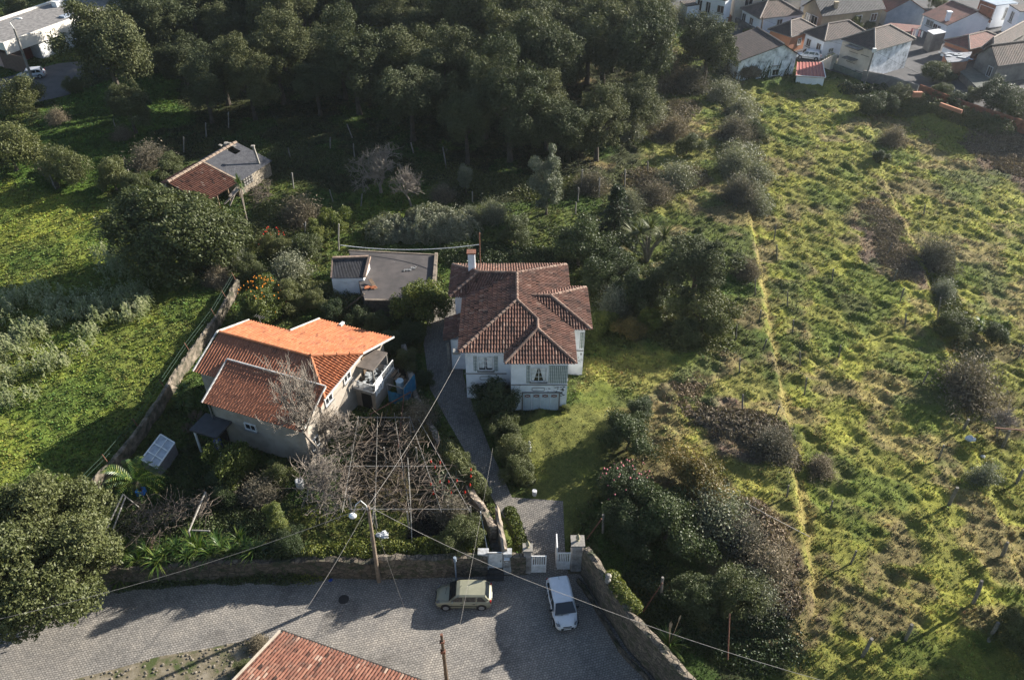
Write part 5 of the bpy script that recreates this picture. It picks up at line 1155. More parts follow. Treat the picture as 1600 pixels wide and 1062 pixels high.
def stem_bush(seed, nst=130, per=110, R=1.0, H=1.25, L=.045, W=.008, fan=.16, leafy=0.0):
    """airy bush: many arching stems carrying twigs and small leaves"""
    rs = np.random.RandomState(seed); Cs = []; Ds = []; Ls = []; Ws = []
    for i in range(nst):
        az = rs.uniform(0, 6.28); el = rs.uniform(.15, 1.5); d = np.array([math.cos(az) * math.cos(el), math.sin(az) * math.cos(el), math.sin(el)]); ln = rs.uniform(.5, 1.08); b0 = rs.normal(size=3) * .14; b0[2] = 0
        u = rs.rand(per) ** .55; sag = np.stack([0 * u, 0 * u, -.32 * u ** 2 * math.cos(el)], 1)
        p = b0 + d * (u * ln)[:, None] * np.array([R, R, H]) + sag + rs.normal(size=(per, 3)) * (fan * (.25 + u))[:, None]
        Cs.append(p); dd = unit(d + rs.normal(size=(per, 3)) * .65); Ds.append(dd); lf = rs.rand(per) < leafy
        Ls.append(np.where(lf, L * .55, L) * rs.uniform(.6, 1.4, per)); Ws.append(np.where(lf, L * .35, W) * rs.uniform(.7, 1.3, per))
    C = np.vstack(Cs); D = np.vstack(Ds); L_ = np.concatenate(Ls); W_ = np.concatenate(Ws); C[:, 2] = np.abs(C[:, 2])
    N = unit(rdir(rs, len(C)) + np.array([0, 0, .4])); V, F = leaf_quads(C, N, L_, W_, rs, unit(D - N * (D * N).sum(1, keepdims=True)))
    return V, F, np.clip(rs.rand(len(C)) * .9 + .1 * C[:, 2], 0, 1)
def trunk_mesh(mb, hc, R, c, seed, r0=.07, lean=0, n=7, limbs=9, crooked=.06):
    rs = random.Random(seed); r0 = r0 * R; pts = []
    for i in range(5):
        u = i / 4; pts.append(np.array([rs.uniform(-1, 1) * crooked * R * u, rs.uniform(-1, 1) * crooked * R * u, -.15 * R * .3 + (hc - .15 * R) * u]))
    mb.tube(pts, [r0 * 1.5, r0 * 1.05, r0 * .95, r0 * .85, r0 * .6], n); top = pts[-1]; mid = pts[3]
    for cc in c[:limbs]:
        e = np.array([0, 0, hc]) + cc * .9; s = mid + (top - mid) * rs.random(); q = s + (e - s) * .5 + np.array([0, 0, -.06 * R]); mb.tube([s, q, e], [r0 * .5, r0 * .32, r0 * .1], 5)
        for _ in range(2):
            e2 = e + np.array([rs.uniform(-.2, .2), rs.uniform(-.2, .2), rs.uniform(-.05, .2)]) * R; mb.tube([q, (q + e2) / 2, e2], [r0 * .2, r0 * .14, r0 * .05], 4)
bark = M('bark', (.085, .07, .055), (.045, .038, .03), 4, .95, .5, 16)
bark_pale = M('pale_bark', (.25, .215, .175), (.14, .12, .10), 5, .9, .4, 16)
L_OAK = leafmat('oak_leaf', [(0, (.052, .062, .030)), (.5, (.074, .086, .041)), (1, (.108, .114, .058))], .14, .65, .15)
L_SHRUB = leafmat('glossy_leaf', [(0, (.024, .038, .014)), (.5, (.042, .062, .022)), (1, (.08, .10, .042))], .14, .5, .25)
L_GREEN = leafmat('fresh_leaf', [(0, (.04, .06, .012)), (.5, (.085, .11, .022)), (1, (.17, .175, .04))], .25)
L_OLIVE = leafmat('grey_leaf', [(0, (.085, .095, .06)), (.5, (.155, .165, .11)), (1, (.26, .265, .19))], .15)
L_TWIG = leafmat('dry_twig', [(0, (.07, .06, .045)), (.5, (.14, .122, .092)), (1, (.25, .22, .165))], .1, .8, .2)
L_MIX = leafmat('olive_green_leaf', [(0, (.052, .064, .022)), (.5, (.080, .094, .032)), (1, (.12, .128, .050))], .18)
L_GOLD = leafmat('golden_leaf', [(0, (.035, .045, .012)), (.5, (.12, .10, .03)), (1, (.24, .15, .05))], .2)
L_BRACKEN = leafmat('dead_bracken', [(0, (.085, .066, .05)), (.5, (.17, .136, .104)), (1, (.28, .235, .18))], .1, .85, .2)
L_BLADE = leafmat('blade', [(0, (.025, .06, .015)), (.5, (.06, .12, .025)), (1, (.20, .22, .05))], .25, .4, .4)
L_REED = leafmat('reed_leaf', [(0, (.12, .15, .045)), (.5, (.27, .29, .13)), (1, (.46, .44, .26))], .25, .5, .3)
PROTO = {}
def make_tree(key, name, leafm, seed, n, leaf, hc=1.5, trunk=True, crown='crown', tr0=.07, bk=None, **kw):
    """model of unit crown radius, crown centre at height hc"""
    t = thing(name, None, None); V, F, tone, c, r = crown_arrays(seed, 1.0, n, leaf, **kw); V = V + np.array([0, 0, hc])
    npmesh(crown, V, F, tone, leafm, t)
    if trunk:
        m = MB(); trunk_mesh(m, hc, 1.0, c, seed, tr0); m.build('trunk', bk or bark, t)
    PROTO[key] = (t, hc, [False]); return t
def put(key, px, py, rpx, label, cat, group=None, rz=None, sz=1.0, z=None, name=None):
    """place a copy so that its crown centre stands at the surveyed point"""
    t, hc, used = PROTO[key]; g = 1.6; s = 1.0
    for _ in range(6):
        p = P(px, py, g + s * hc * sz); zz = p[2] - CH; dep = p[1] * math.cos(CP) - zz * math.sin(CP); s = rpx * dep / CF; g = TZ(p[0], p[1]) if z is None else z
    rz = random.Random(px * 7 + py).uniform(0, 6.28) if rz is None else rz
    if used[0]: o = dup(t, (p[0], p[1], g), rz, s, label, group, sz * s)
    else:
        o = t; used[0] = True; o.location = (p[0], p[1], g); o.rotation_euler = (0, 0, rz); o.scale = (s, s, s * sz); o['label'] = label
        if group: o['group'] = group
    r_ = random.Random(px * 3 + py); ax = r_.uniform(.85, 1.2); o.scale = (o.scale[0] * ax, o.scale[1] / ax, o.scale[2] * r_.uniform(.88, 1.12)); o['category'] = cat; return o
for i in range(6): make_tree('oak%d' % i, 'oak_tree', L_OAK, 100 + i, 17000, .056, 1.5, sq=(1, 1, 1.05), base=-.75, cr=(.12, .34), clumps=70, sink=.85)
for i in range(3): make_tree('shrub%d' % i, 'evergreen_shrub', L_SHRUB, 200 + i, 10000, .065, .72, sq=(1, 1, .8), base=-.7, clumps=40, cr=(.18, .40), sink=.5, elong=1.3, tr0=.05)
for i in range(3):
    t = thing('grey_shrub', None, None); V, F, tone = stem_bush(300 + i, 120, 120, L=.055, W=.012, leafy=.8); npmesh('foliage', V, F, tone, L_OLIVE, t); PROTO['grey%d' % i] = (t, .6, [False])
for i in range(2): make_tree('olive%d' % i, 'tall_grey_tree', L_OLIVE, 350 + i, 9000, .07, 1.9, sq=(.8, .8, 1.5), base=-.9, clumps=34, cr=(.2, .4), elong=2.2, tr0=.06, sink=.6)
for i in range(3): make_tree('mix%d' % i, 'leafy_bush', L_MIX, 400 + i, 8000, .065, .78, sq=(1, 1, .85), base=-.7, clumps=28, cr=(.2, .42), elong=1.5, tr0=.05, sink=.5)
for i in range(2): make_tree('bright%d' % i, 'yellow_green_bush', L_GREEN, 450 + i, 6000, .085, .8, sq=(1, 1, .9), base=-.7, clumps=24, cr=(.2, .4), elong=1.4, tr0=.05, sink=.5)
make_tree('gold0', 'golden_shrub', L_GOLD, 470, 9000, .06, .75, sq=(1, 1, .8), base=-.7, clumps=30)
make_tree('bigfront', 'evergreen_oak', L_MIX, 480, 42000, .038, .95, sq=(1, 1, .8), base=-.8, clumps=110, cr=(.14, .27), sink=.4, wob=.25)
make_tree('bigmid', 'laurel_tree', L_MIX, 481, 26000, .05, .78, wob=.5, sq=(1, 1, .85), base=-.8, clumps=50, cr=(.2, .36))
make_tree('cypress', 'narrow_conifer', L_GREEN, 490, 6000, .1, 2.4, sq=(.7, .7, 2.3), base=-1, clumps=30, cr=(.25, .5), elong=2, sink=.5, updir=.9)
def twig_crown(seed, n, hc=.8, R=1.0, lev=4, sq=.8, start=None, spread=.75, seglen=.5, r0=.035, up=.25, sub=3):
    """bare branching skeleton"""
    rs = np.random.RandomState(seed); m = MB()
    def grow(p, d, l, r, k):
        q = p + d * l * .5 + rs.normal(size=3) * l * .07; e = q + unit(d + rs.normal(size=3) * .2) * l * .5
        m.tube([p, q, e], [r, r * .8, r * .6], 3 if k > 1 else 5, cap=False)
        if k >= lev: return
        for _ in range(sub if k > 0 else n):
            dd = unit(d + rs.normal(size=3) * spread + np.array([0, 0, up])); s = p + (e - p) * rs.uniform(.45, 1) if k > 0 else e
            grow(s if k else e, dd, l * rs.uniform(.55, .85), r * .62, k + 1)
    grow(np.array([0, 0, -.05]), np.array([0, 0, 1.]), hc * .6, r0, 0); return m
def make_bare(key, name, seed, hc, mat, **kw):
    t = thing(name, None, None); m = twig_crown(seed, 6, hc, **kw); m.build('branches', mat, t); PROTO[key] = (t, hc, [False])
for i in range(2): make_bare('bare%d' % i, 'bare_tree', 500 + i, 1.15, bark_pale, lev=5, sub=4, r0=.055)
make_bare('bareshrub', 'bare_shrub', 510, .6, M('brown_twig', (.17, .115, .085), (.10, .07, .055), 5, .9, 0), lev=4, sub=4, up=.1, r0=.03)
make_bare('tallbare', 'tall_bare_tree', 511, 2.2, bark_pale, lev=5, sub=4, up=.9, spread=.62, r0=.06)
for i in range(2):
    t = thing('twiggy_bush', None, None); V, F, tone = stem_bush(520 + i, 130, 110, L=.07, W=.009, leafy=.15); npmesh('twigs', V, F, tone, L_TWIG, t); PROTO['twig%d' % i] = (t, .55, [False])
def blades(n, length, width, seed, droop=.8, h0=0., spread=1.0, stiff=0.):
    """rosette of arching strap leaves"""
    rs = np.random.RandomState(seed); Vs = []; Fs = []; k = 0; seg = 5
    for i in range(n):
        az = rs.uniform(0, 2 * math.pi); el = rs.uniform(.15, 1.35) if not stiff else rs.uniform(-.5, 1.4); L = length * rs.uniform(.7, 1.15)
        d = np.array([math.cos(az) * math.cos(el), math.sin(az) * math.cos(el), math.sin(el)]); side = np.array([-math.sin(az), math.cos(az), 0]); p = np.array([0, 0, h0]) + d * .02
        for s in range(seg + 1):
            u = s / seg; w_ = width * (1 - u ** 2) * .5 + .003; Vs += [p - side * w_, p + side * w_]
            if s: Fs.append((k - 2, k - 1, k + 1, k))
            k += 2; d = unit(d + np.array([0, 0, -1]) * droop * u * .5); p = p + d * L / seg
    return np.array(Vs), np.array(Fs), rs.rand(len(Fs)) * .3 + np.repeat(rs.rand(n), seg) * .7
def make_rosette(key, name, heads, n, length, width, stem=1.2, leafm=None, droop=.8, stiff=0., seed=1, skirt=False):
    t = thing(name, None, None); rs = np.random.RandomState(seed); st = MB()
    for hx, hy, hz in heads:
        V, F, tn = blades(n, length, width, seed + int(hz * 10) + int(hx * 7), droop, 0, stiff=stiff); npmesh('leaf_head', V + np.array([hx, hy, hz]), F, tn, leafm or L_BLADE, t)
        if stem: st.tube([(0, 0, -.1), (hx * .3, hy * .3, hz * .5), (hx, hy, hz)], [.09, .07, .06], 6)
    if stem: st.build('stem', bark_pale, t)
    PROTO[key] = (t, max(h[2] for h in heads), [False])
make_rosette('cordyline', 'cabbage_palm', [(0, 0, 2.6), (.8, .2, 2.2), (-.7, .3, 2.3), (.2, -.7, 1.9), (.5, .8, 2.7), (-.5, -.5, 1.8)], 60, 1.0, .07, 1, droop=.5, stiff=1, leafm=L_MIX)
make_rosette('cordyline_tall', 'slender_cabbage_palm', [(0, 0, 2.6), (.25, .1, 2.4)], 70, .62, .06, 1, droop=.4, stiff=1)
make_rosette('yucca', 'yucca', [(0, 0, .7), (.3, .5, 1.1), (-.2, -.5, .5)], 70, .8, .07, 1, droop=.3, stiff=1, leafm=L_BLADE)
make_rosette('tuft', 'strap_leaf_clump', [(0, 0, 0)], 70, 1.15, .055, 0, droop=1.1)
# small feather palm
def make_palm():
    t = thing('feather_palm', None, None); rs = np.random.RandomState(3)
    for i in range(22):
        az = i * 2.4; el = rs.uniform(.35, 1.3); d = np.array([math.cos(az) * math.cos(el), math.sin(az) * math.cos(el), math.sin(el)]); p = np.array([0, 0, .8]); side = np.array([-math.sin(az), math.cos(az), 0]); Vs = []; Fs = []; k = 0; L = 2.1
        for s in range(18):
            u = s / 17; d = unit(d + np.array([0, 0, -1]) * .13 * (.4 + u)); p = p + d * L / 17
            for sg in (-1, 1):
                ld = unit(side * sg + d * .7 + np.array([0, 0, .25])); ll = .42 * math.sin(math.pi * (.12 + .85 * u)); w_ = d * .022
                Vs += [p - w_, p + w_, p + ld * ll * .6 + w_ - (0, 0, .02), p + ld * ll - (0, 0, .10)]; Fs.append((k, k + 1, k + 2, k + 3)); k += 4
        npmesh('frond', np.array(Vs), np.array(Fs), rs.rand(len(Fs)), L_BLADE, t)
    MB().tube([(0, 0, -.1), (0, 0, .5), (0, 0, .85)], [.28, .3, .2], 8).build('trunk', bark, t); PROTO['palm'] = (t, 1.0, [False])
make_palm()
def make_conifer():
    t = thing('dark_conifer', None, None); rs = np.random.RandomState(8); C = []; D = []; m = MB(); m.tube([(0, 0, -.1), (0, 0, 2.6)], [.08, .02], 6)
    for i in range(90):
        z = rs.uniform(.25, 2.6); l = (2.75 - z) * .5 * rs.uniform(.7, 1.1) + .1; az = rs.uniform(0, 6.28); o = np.array([math.cos(az), math.sin(az), 0]); m.tube([(0, 0, z), o * l * .6 + (0, 0, z), o * l + (0, 0, z - l * .25)], [.02, .012, .006], 3)
        for _ in range(130): u = rs.rand() ** .6; C.append(o * l * u + np.array([0, 0, z - l * .25 * u * u]) + rs.normal(size=3) * np.array([.09, .09, .03]) * (1.3 - u)); D.append(o + rs.normal(size=3) * .5)
    C = np.array(C); V, F = leaf_quads(C, unit(rdir(rs, len(C)) + np.array([0, 0, 1.2])), .07, .018, rs, np.array(D)); npmesh('foliage', V, F, rs.rand(len(F)) * .8, L_SHRUB, t); m.build('trunk', bark, t); PROTO['conifer'] = (t, 1.3, [False])
make_conifer()

# individual trees and shrubs of the photograph: model, crown centre x, y, crown radius (survey pixels), label, category
TREES = [
 ('bigfront', 52, 860, 132, 'huge olive green evergreen oak overhanging the road at the lower left corner', 'tree', 1),
 ('bigmid', 272, 360, 98, 'large round laurel tree below the ruined stone barn', 'tree', 1),
 ('oak0', 165, 72, 74, 'broad dark oak in front of the long white building', 'tree', 1),
 ('oak1', 240, 40, 52, 'dark oak right behind the broad oak at the white building', 'tree', 1),
 ('oak2', 198, 160, 34, 'small rounded oak on the grass below the broad oak', 'tree', 1),
 ('oak3', 640, 143, 54, 'sunlit grey green oak standing forward at the middle of the wood edge', 'tree', 1),
 ('oak4', 755, 158, 38, 'narrow oak at the wood edge above the outhouse', 'tree', 1),
 ('oak5', 318, 135, 40, 'dark oak at the left end of the wood above the barn', 'tree', 1),
 ('mix1', 25, 150, 34, 'greyish bush beside the left road at the picture edge', 'bush', 1),
 ('mix2', 12, 232, 48, 'grey brown bush at the far left edge above the lush field', 'bush', 1),
 ('mix0', 103, 262, 36, 'round grey bush behind the leaning granite post on the left', 'bush', 1),
 ('twig0', 88, 180, 15, 'small dry bush on the shaded grass below the side street', 'bush', 1),
 ('twig1', 190, 207, 13, 'tiny pale dry bush below the small rounded oak', 'bush', 1),
 ('mix0', 115, 135, 14, 'little bush at the kerb end of the side street', 'bush', 1),
 ('twig0', 232, 243, 26, 'reddish brown thicket beside the barn posts', 'bush', 1),
 ('mix1', 175, 275, 30, 'olive bush with yellow flowers above the laurel tree', 'bush', 1),
 ('mix2', 215, 290, 24, 'dense olive bush touching the laurel tree crown', 'bush', 1),
 ('mix0', 262, 262, 26, 'low leafy bush below the barn gable', 'bush', 1),
 ('bare0', 590, 250, 52, 'large bare pale-twigged tree in the shady orchard', 'tree', 1),
 ('bare1', 640, 288, 34, 'small white-barked bare tree right of the large bare one', 'tree', 1),
 ('olive0', 855, 285, 30, 'tall soft grey tree behind the villa', 'tree', 1),
 ('olive1', 727, 275, 16, 'narrow grey column of a tree above the vine mound', 'tree', 1),
 ('mix1', 805, 358, 30, 'bush with reddish sprigs behind the villa chimney', 'bush', 1),
 ('conifer', 962, 345, 38, 'dark layered conifer behind the villa', 'tree', 1),
 ('shrub0', 905, 385, 50, 'big dark glossy shrub behind the villa roof', 'shrub', 1),
 ('shrub1', 950, 425, 40, 'dark shrub in the shade right of the villa roof', 'shrub', 1),
 ('shrub2', 985, 455, 36, 'shaded shrub between the villa and the cabbage palm', 'shrub', 1),
 ('grey0', 960, 470, 26, 'grey bramble bush beside the villa side wing', 'bush', 1),
 ('cordyline', 1018, 350, 26, 'many-headed cabbage palm on the slope behind the villa', 'palm', 1),
 ('oak0', 1090, 408, 60, 'spreading dark tree on the slope right of the cabbage palm', 'tree', 1),
 ('mix2', 1100, 490, 48, 'wide dark green bush below the spreading tree', 'bush', 1),
 ('shrub0', 1035, 445, 36, 'dark shrub under the left side of the spreading tree', 'shrub', 1),
 ('bright0', 943, 505, 24, 'yellowish bush against the villa side wing', 'bush', 1),
 ('gold0', 985, 515, 24, 'bush with orange yellow leaves right of the villa', 'bush', 1),
 ('bright1', 1015, 500, 22, 'pale yellow green bush beside the orange leaved one', 'bush', 1),
 ('bright0', 655, 475, 42, 'yellow green citrus tree in front of the outhouse', 'tree', 1),
 ('bright1', 408, 470, 40, 'orange tree full of fruit behind the orange roof', 'tree', 1),
 ('mix0', 450, 468, 26, 'leafy bush right of the orange tree', 'bush', 1),
 ('mix1', 488, 470, 22, 'leafy bush behind the middle of the orange roof', 'bush', 1),
 ('shrub1', 520, 485, 20, 'dark bush behind the orange roof below the shed', 'shrub', 1),
 ('shrub2', 560, 495, 20, 'dark hedge bush above the far corner of the orange roof', 'shrub', 1),
 ('mix2', 590, 505, 20, 'hedge bush with pale leaf tips behind the orange roof corner', 'bush', 1),
 ('shrub0', 615, 530, 24, 'dark bush right of the orange roof corner', 'shrub', 1),
 ('mix1', 632, 560, 24, 'leafy bush hanging over the lane by the blue shelter', 'bush', 1),
 ('shrub1', 645, 520, 22, 'dark bush at the upper end of the lane', 'shrub', 1),
 ('shrub2', 660, 590, 18, 'dark ivy bush on the upper part of the dividing wall', 'shrub', 1),
 ('shrub0', 768, 625, 38, 'dark shaded shrub against the villa front wall', 'shrub', 1),
 ('shrub1', 792, 612, 24, 'dark shrub beside the villa garage', 'shrub', 1),
 ('mix2', 787, 668, 26, 'pale flowering bush at the top of the drive hedge', 'bush', 1),
 ('mix0', 803, 700, 26, 'leafy bush in the middle of the drive hedge', 'bush', 1),
 ('mix1', 812, 735, 26, 'leafy bush at the lower tip of the drive hedge', 'bush', 1),
 ('shrub2', 745, 605, 16, 'dark shrub at the villa wall corner by the drive', 'shrub', 1),
 ('bright0', 882, 637, 8, 'small round bush at the corner of the villa garage', 'bush', 1),
 ('shrub2', 983, 680, 44, 'round glossy camellia alone on the lawn', 'shrub', 1),
 ('shrub0', 1000, 638, 24, 'smaller glossy shrub behind the lone camellia', 'shrub', 1),
 ('shrub1', 978, 760, 42, 'camellia with pink flowers at the lawn edge', 'shrub', 1),
 ('gold0', 1085, 748, 52, 'golden brown rounded shrub among dark ones', 'shrub', 1),
 ('shrub2', 1045, 815, 62, 'large dark shrub mass behind the drive gate', 'shrub', 1),
 ('shrub0', 985, 825, 40, 'deep green shrub between the camellia and the dark mass', 'shrub', 1),
 ('grey2', 1120, 800, 46, 'grey olive bramble mound right of the dark shrub mass', 'bush', 1),
 ('twig1', 1165, 830, 36, 'brown twiggy heap below the pale pipe', 'bush', 1),
 ('mix2', 1095, 925, 42, 'leafy climber mound behind the slanting pipe', 'bush', 1),
 ('mix0', 1150, 930, 44, 'leafy climber mound above the upright rusty pipe', 'bush', 1),
 ('grey1', 1185, 920, 34, 'grey bramble heap at the terrace corner', 'bush', 1),
 ('twig0', 1205, 880, 38, 'brown dead bramble heap beside the golden terrace bank', 'bush', 1),
 ('cypress', 433, 812, 19, 'narrow bright green conifer in the kitchen garden', 'tree', 1),
 ('shrub1', 455, 866, 26, 'small shiny shrub on top of the retaining wall', 'shrub', 1),
 ('bright1', 362, 722, 40, 'yellow green loquat tree before the farmhouse porch', 'tree', 1),
 ('shrub2', 350, 750, 34, 'dark bush under the yellow green loquat', 'shrub', 1),
 ('twig1', 405, 765, 26, 'brown leafless bush right of the loquat', 'bush', 1),
 ('mix1', 430, 745, 26, 'olive bush at the foot of the farmhouse corner', 'bush', 1),
 ('twig0', 708, 800, 26, 'rust brown hedge top beside the dug bed', 'bush', 1),
 ('mix2', 722, 835, 34, 'flowering climber bush above the roadside wall', 'bush', 1),
 ('mix0', 735, 748, 24, 'small-leaved climber spilling over the dividing wall', 'bush', 1),
 ('mix1', 752, 770, 20, 'climber at the lower end of the dividing wall', 'bush', 1),
 ('mix2', 715, 720, 20, 'climber on the middle of the dividing wall', 'bush', 1),
 ('twig1', 653, 650, 26, 'orange brown rounded bush at the top of the pergola', 'bush', 1),
 ('mix0', 632, 638, 20, 'green bush by the lane at the pergola top', 'bush', 1),
 ('gold0', 660, 680, 16, 'yellowish bush on the pergola edge beside the lane', 'bush', 1),
 ('palm', 208, 748, 27, 'small feather palm beside the makeshift greenhouse', 'palm', 1),
 ('yucca', 282, 615, 22, 'spiky yucca between the field wall and the farmhouse', 'yucca', 1),
 ('cordyline_tall', 373, 290, 15, 'slender cabbage palm standing at the barn corner', 'palm', 1),
 ('yucca', 1535, 505, 14, 'yellow green yucca on the terrace bank', 'yucca', 1),
 ('yucca', 697, 225, 12, 'bright green fan-leaved plant at the wood edge', 'plant', 1),
 ('bareshrub', 306, 648, 30, 'bare reddish shrub left of the lean-to roof', 'shrub', 1),
 ('bareshrub', 290, 665, 24, 'bare shrub beside the makeshift greenhouse', 'shrub', 1),
 ('tallbare', 478, 640, 58, 'tall pale bare tree rising in front of the farmhouse gable', 'tree', 1),
 ('bare0', 520, 660, 50, 'second bare tree before the farmhouse side wall', 'tree', 1),
 ('bare1', 500, 745, 46, 'low spreading bare tree left of the pergola', 'tree', 1),
 ('bare0', 312, 790, 20, 'bare vine on the crooked white frame', 'vine', 1),
 ('bareshrub', 240, 845, 24, 'bare vine tangle above the strap-leaved border', 'vine', 1),
 ('oak4', 1108, 72, 46, 'dark oak before the ivy-covered gable', 'tree', 1),
 ('twig0', 1038, 105, 36, 'reddish leafless thicket at the right end of the wood', 'thicket', 1),
 ('twig1', 1078, 122, 28, 'brown thicket below the oak by the ivy-covered gable', 'thicket', 1),
 ('grey0', 1140, 100, 18, 'olive bush under the ivy-covered gable', 'bush', 1),
 ('grey1', 1055, 22, 16, 'grey bush in front of the far white houses', 'bush', 1),
 ('grey2', 1130, 140, 20, 'silvery bush on the terrace edge below the ivy house', 'bush', 1),
 ('grey0', 1160, 168, 22, 'grey bush, second down the overgrown terrace edge', 'bush', 1),
 ('twig0', 1150, 200, 24, 'dry bush, third down the overgrown terrace edge', 'bush', 1),
 ('shrub0', 1183, 205, 17, 'compact dark round bush at the field side of the terrace edge', 'bush', 1),
 ('grey1', 1150, 250, 24, 'grey bush halfway down the overgrown terrace edge', 'bush', 1),
 ('grey2', 1183, 265, 20, 'pale bush on the field side halfway down the terrace edge', 'bush', 1),
 ('twig1', 1160, 295, 26, 'brown bush near the lower end of the overgrown terrace edge', 'bush', 1),
 ('grey0', 1185, 318, 20, 'grey bush where the golden bank begins', 'bush', 1),
 ('grey1', 1020, 175, 22, 'grey bramble on the narrow strip right of the wood', 'bush', 1),
 ('mix1', 1075, 225, 22, 'leafy sapling in the middle of the narrow strip', 'sapling', 1),
 ('twig0', 1055, 200, 20, 'purple grey bramble above the leafy sapling', 'bush', 1),
 ('grey2', 1060, 270, 26, 'low grey bramble carpet below the leafy sapling', 'bush', 1),
 ('twig1', 1025, 300, 22, 'brown bramble on the slope above the cabbage palm', 'bush', 1),
 ('grey0', 985, 195, 24, 'grey bush hanging at the right edge of the wood', 'bush', 1),
 ('grey1', 1008, 150, 22, 'pale grey bush at the wood corner', 'bush', 1),
 ('twig0', 925, 285, 22, 'brown leafless bush behind the conifer', 'bush', 1),
 ('grey2', 985, 310, 20, 'grey bush beside the conifer', 'bush', 1),
 ('twig1', 1170, 418, 20, 'dry purple bush on the golden bank', 'bush', 1),
 ('shrub1', 1362, 165, 24, 'dark glossy hedge bush at the top of the field below the stained house', 'bush', 1),
 ('shrub2', 1388, 165, 20, 'second dark hedge bush below the stained white house', 'bush', 1),
 ('mix0', 1405, 158, 16, 'slender leafy bush beside the two dark hedge bushes', 'bush', 1),
 ('mix1', 1470, 143, 20, 'leafy bush behind the brick boundary wall', 'bush', 1),
 ('shrub0', 1500, 158, 18, 'dark bush behind the orange block wall', 'bush', 1),
 ('mix2', 1520, 150, 15, 'silver-tipped bush before the old gabled house', 'bush', 1),
 ('shrub1', 1560, 150, 34, 'broad dark tree in the yard of the old gabled house', 'tree', 1),
 ('mix0', 1600, 165, 34, 'leafy tree at the right edge below the old gabled house', 'tree', 1),
 ('twig0', 1398, 212, 20, 'leafless bush standing in the upper field', 'bush', 1),
 ('shrub2', 1377, 245, 14, 'low dark bush below the leafless bush in the upper field', 'bush', 1),
 ('mix1', 1300, 92, 9, 'small bush on the green yard wall before the cream balcony front', 'bush', 1),
 ('mix2', 1462, 112, 20, 'ivy bush climbing the far side of the big stained white wall', 'bush', 1),
 ('shrub0', 1478, 118, 15, 'dark bush between the stained house and the ruinous lean-to', 'shrub', 1),
 ('mix0', 1416, 0, 12, 'leafy tree top behind the blue grey gable', 'tree', 1),
 ('mix2', 1465, 4, 14, 'olive tree between the blue grey gable and the brown-roofed house', 'tree', 1),
 ('bright1', 1170, 50, 8, 'low yellow bush under the garden wall of the nearest white house', 'bush', 1),
 ('shrub1', 1358, 40, 8, 'narrow dark conifer by the ochre house', 'tree', 1),
 ('bright0', 1334, 38, 14, 'yellow green tree between the far houses', 'tree', 1),
 ('twig1', 1463, 400, 28, 'dark twiggy bush beside the dead bracken', 'bush', 1),
 ('grey0', 1478, 450, 18, 'small grey bush lower down the terrace bank', 'bush', 1),
 ('mix2', 1492, 510, 28, 'leafy bush with yellow shoots left of the yucca', 'bush', 1),
 ('shrub1', 1555, 525, 20, 'dark bush right of the yucca', 'bush', 1),
 ('twig0', 1515, 592, 46, 'large grey leafless bush on the terrace bank', 'bush', 1),
 ('bare1', 1572, 655, 34, 'small bare tree beside the crossbar post', 'tree', 1),
 ('grey1', 1540, 740, 20, 'dry bush under the white bag', 'bush', 1),
 ('twig1', 1210, 690, 30, 'pile of dead brambles on the golden bank', 'bush', 1),
 ('twig0', 1285, 725, 20, 'small brown bush in the field right of the golden bank', 'bush', 1),
 ('mix1', 1590, 985, 44, 'shaded bush in the lower right corner', 'bush', 1),
 ('mix2', 480, 390, 26, 'bush with yellow leaves left of the outhouse', 'bush', 1),
 ('grey2', 455, 415, 30, 'grey bramble left of the small white shed', 'bush', 1),
 ('bright1', 520, 345, 26, 'bright green bamboo-like clump above the outhouse', 'bush', 1),
 ('bright0', 495, 360, 22, 'bright green bush left of the bamboo-like clump', 'bush', 1),
 ('twig1', 470, 330, 26, 'brown bramble in the orchard above the yellow bush', 'bush', 1),
 ('mix0', 430, 385, 24, 'bush with red flowers between the barn and the shed', 'bush', 1),
 ('grey0', 355, 395, 26, 'olive grey bush on the right flank of the laurel tree', 'bush', 1),
 ('twig0', 340, 430, 20, 'brown undergrowth below the laurel tree', 'bush', 1),
 ('mix1', 395, 420, 24, 'leafy bush above the orange tree', 'bush', 1),
 ('twig1', 690, 300, 18, 'dark red bramble beside the narrow grey tree', 'bush', 1),
 ('grey1', 770, 330, 20, 'grey bramble between the vine mound and the tall grey tree', 'bush', 1),
 ('grey2', 735, 330, 14, 'little grey bush by the vine mound', 'bush', 1),
 ('mix2', 1075, 520, 26, 'leafy bush at the lower edge of the dark green bush', 'bush', 1),
 ('twig0', 403, 1003, 15, 'rust brown bush at the verge touching the near tiled roof', 'bush', 1),
 ('mix0', 385, 1040, 17, 'low green bush on the verge under the near roof edge', 'bush', 1),
 ('bright0', 60, 20, 16, 'sunlit bush behind the long white building', 'bush', 1),
 ('mix0', 20, 12, 18, 'leafy bush behind the left end of the long white building', 'bush', 1),
]
for k_, x_, y_, r_, lb, ct, _ in TREES: put(k_, x_, y_, r_ * (1.3 if k_[:4] in ('grey', 'twig') else 1), lb, ct, sz=2.0 if k_ == 'cordyline_tall' else 1.0)
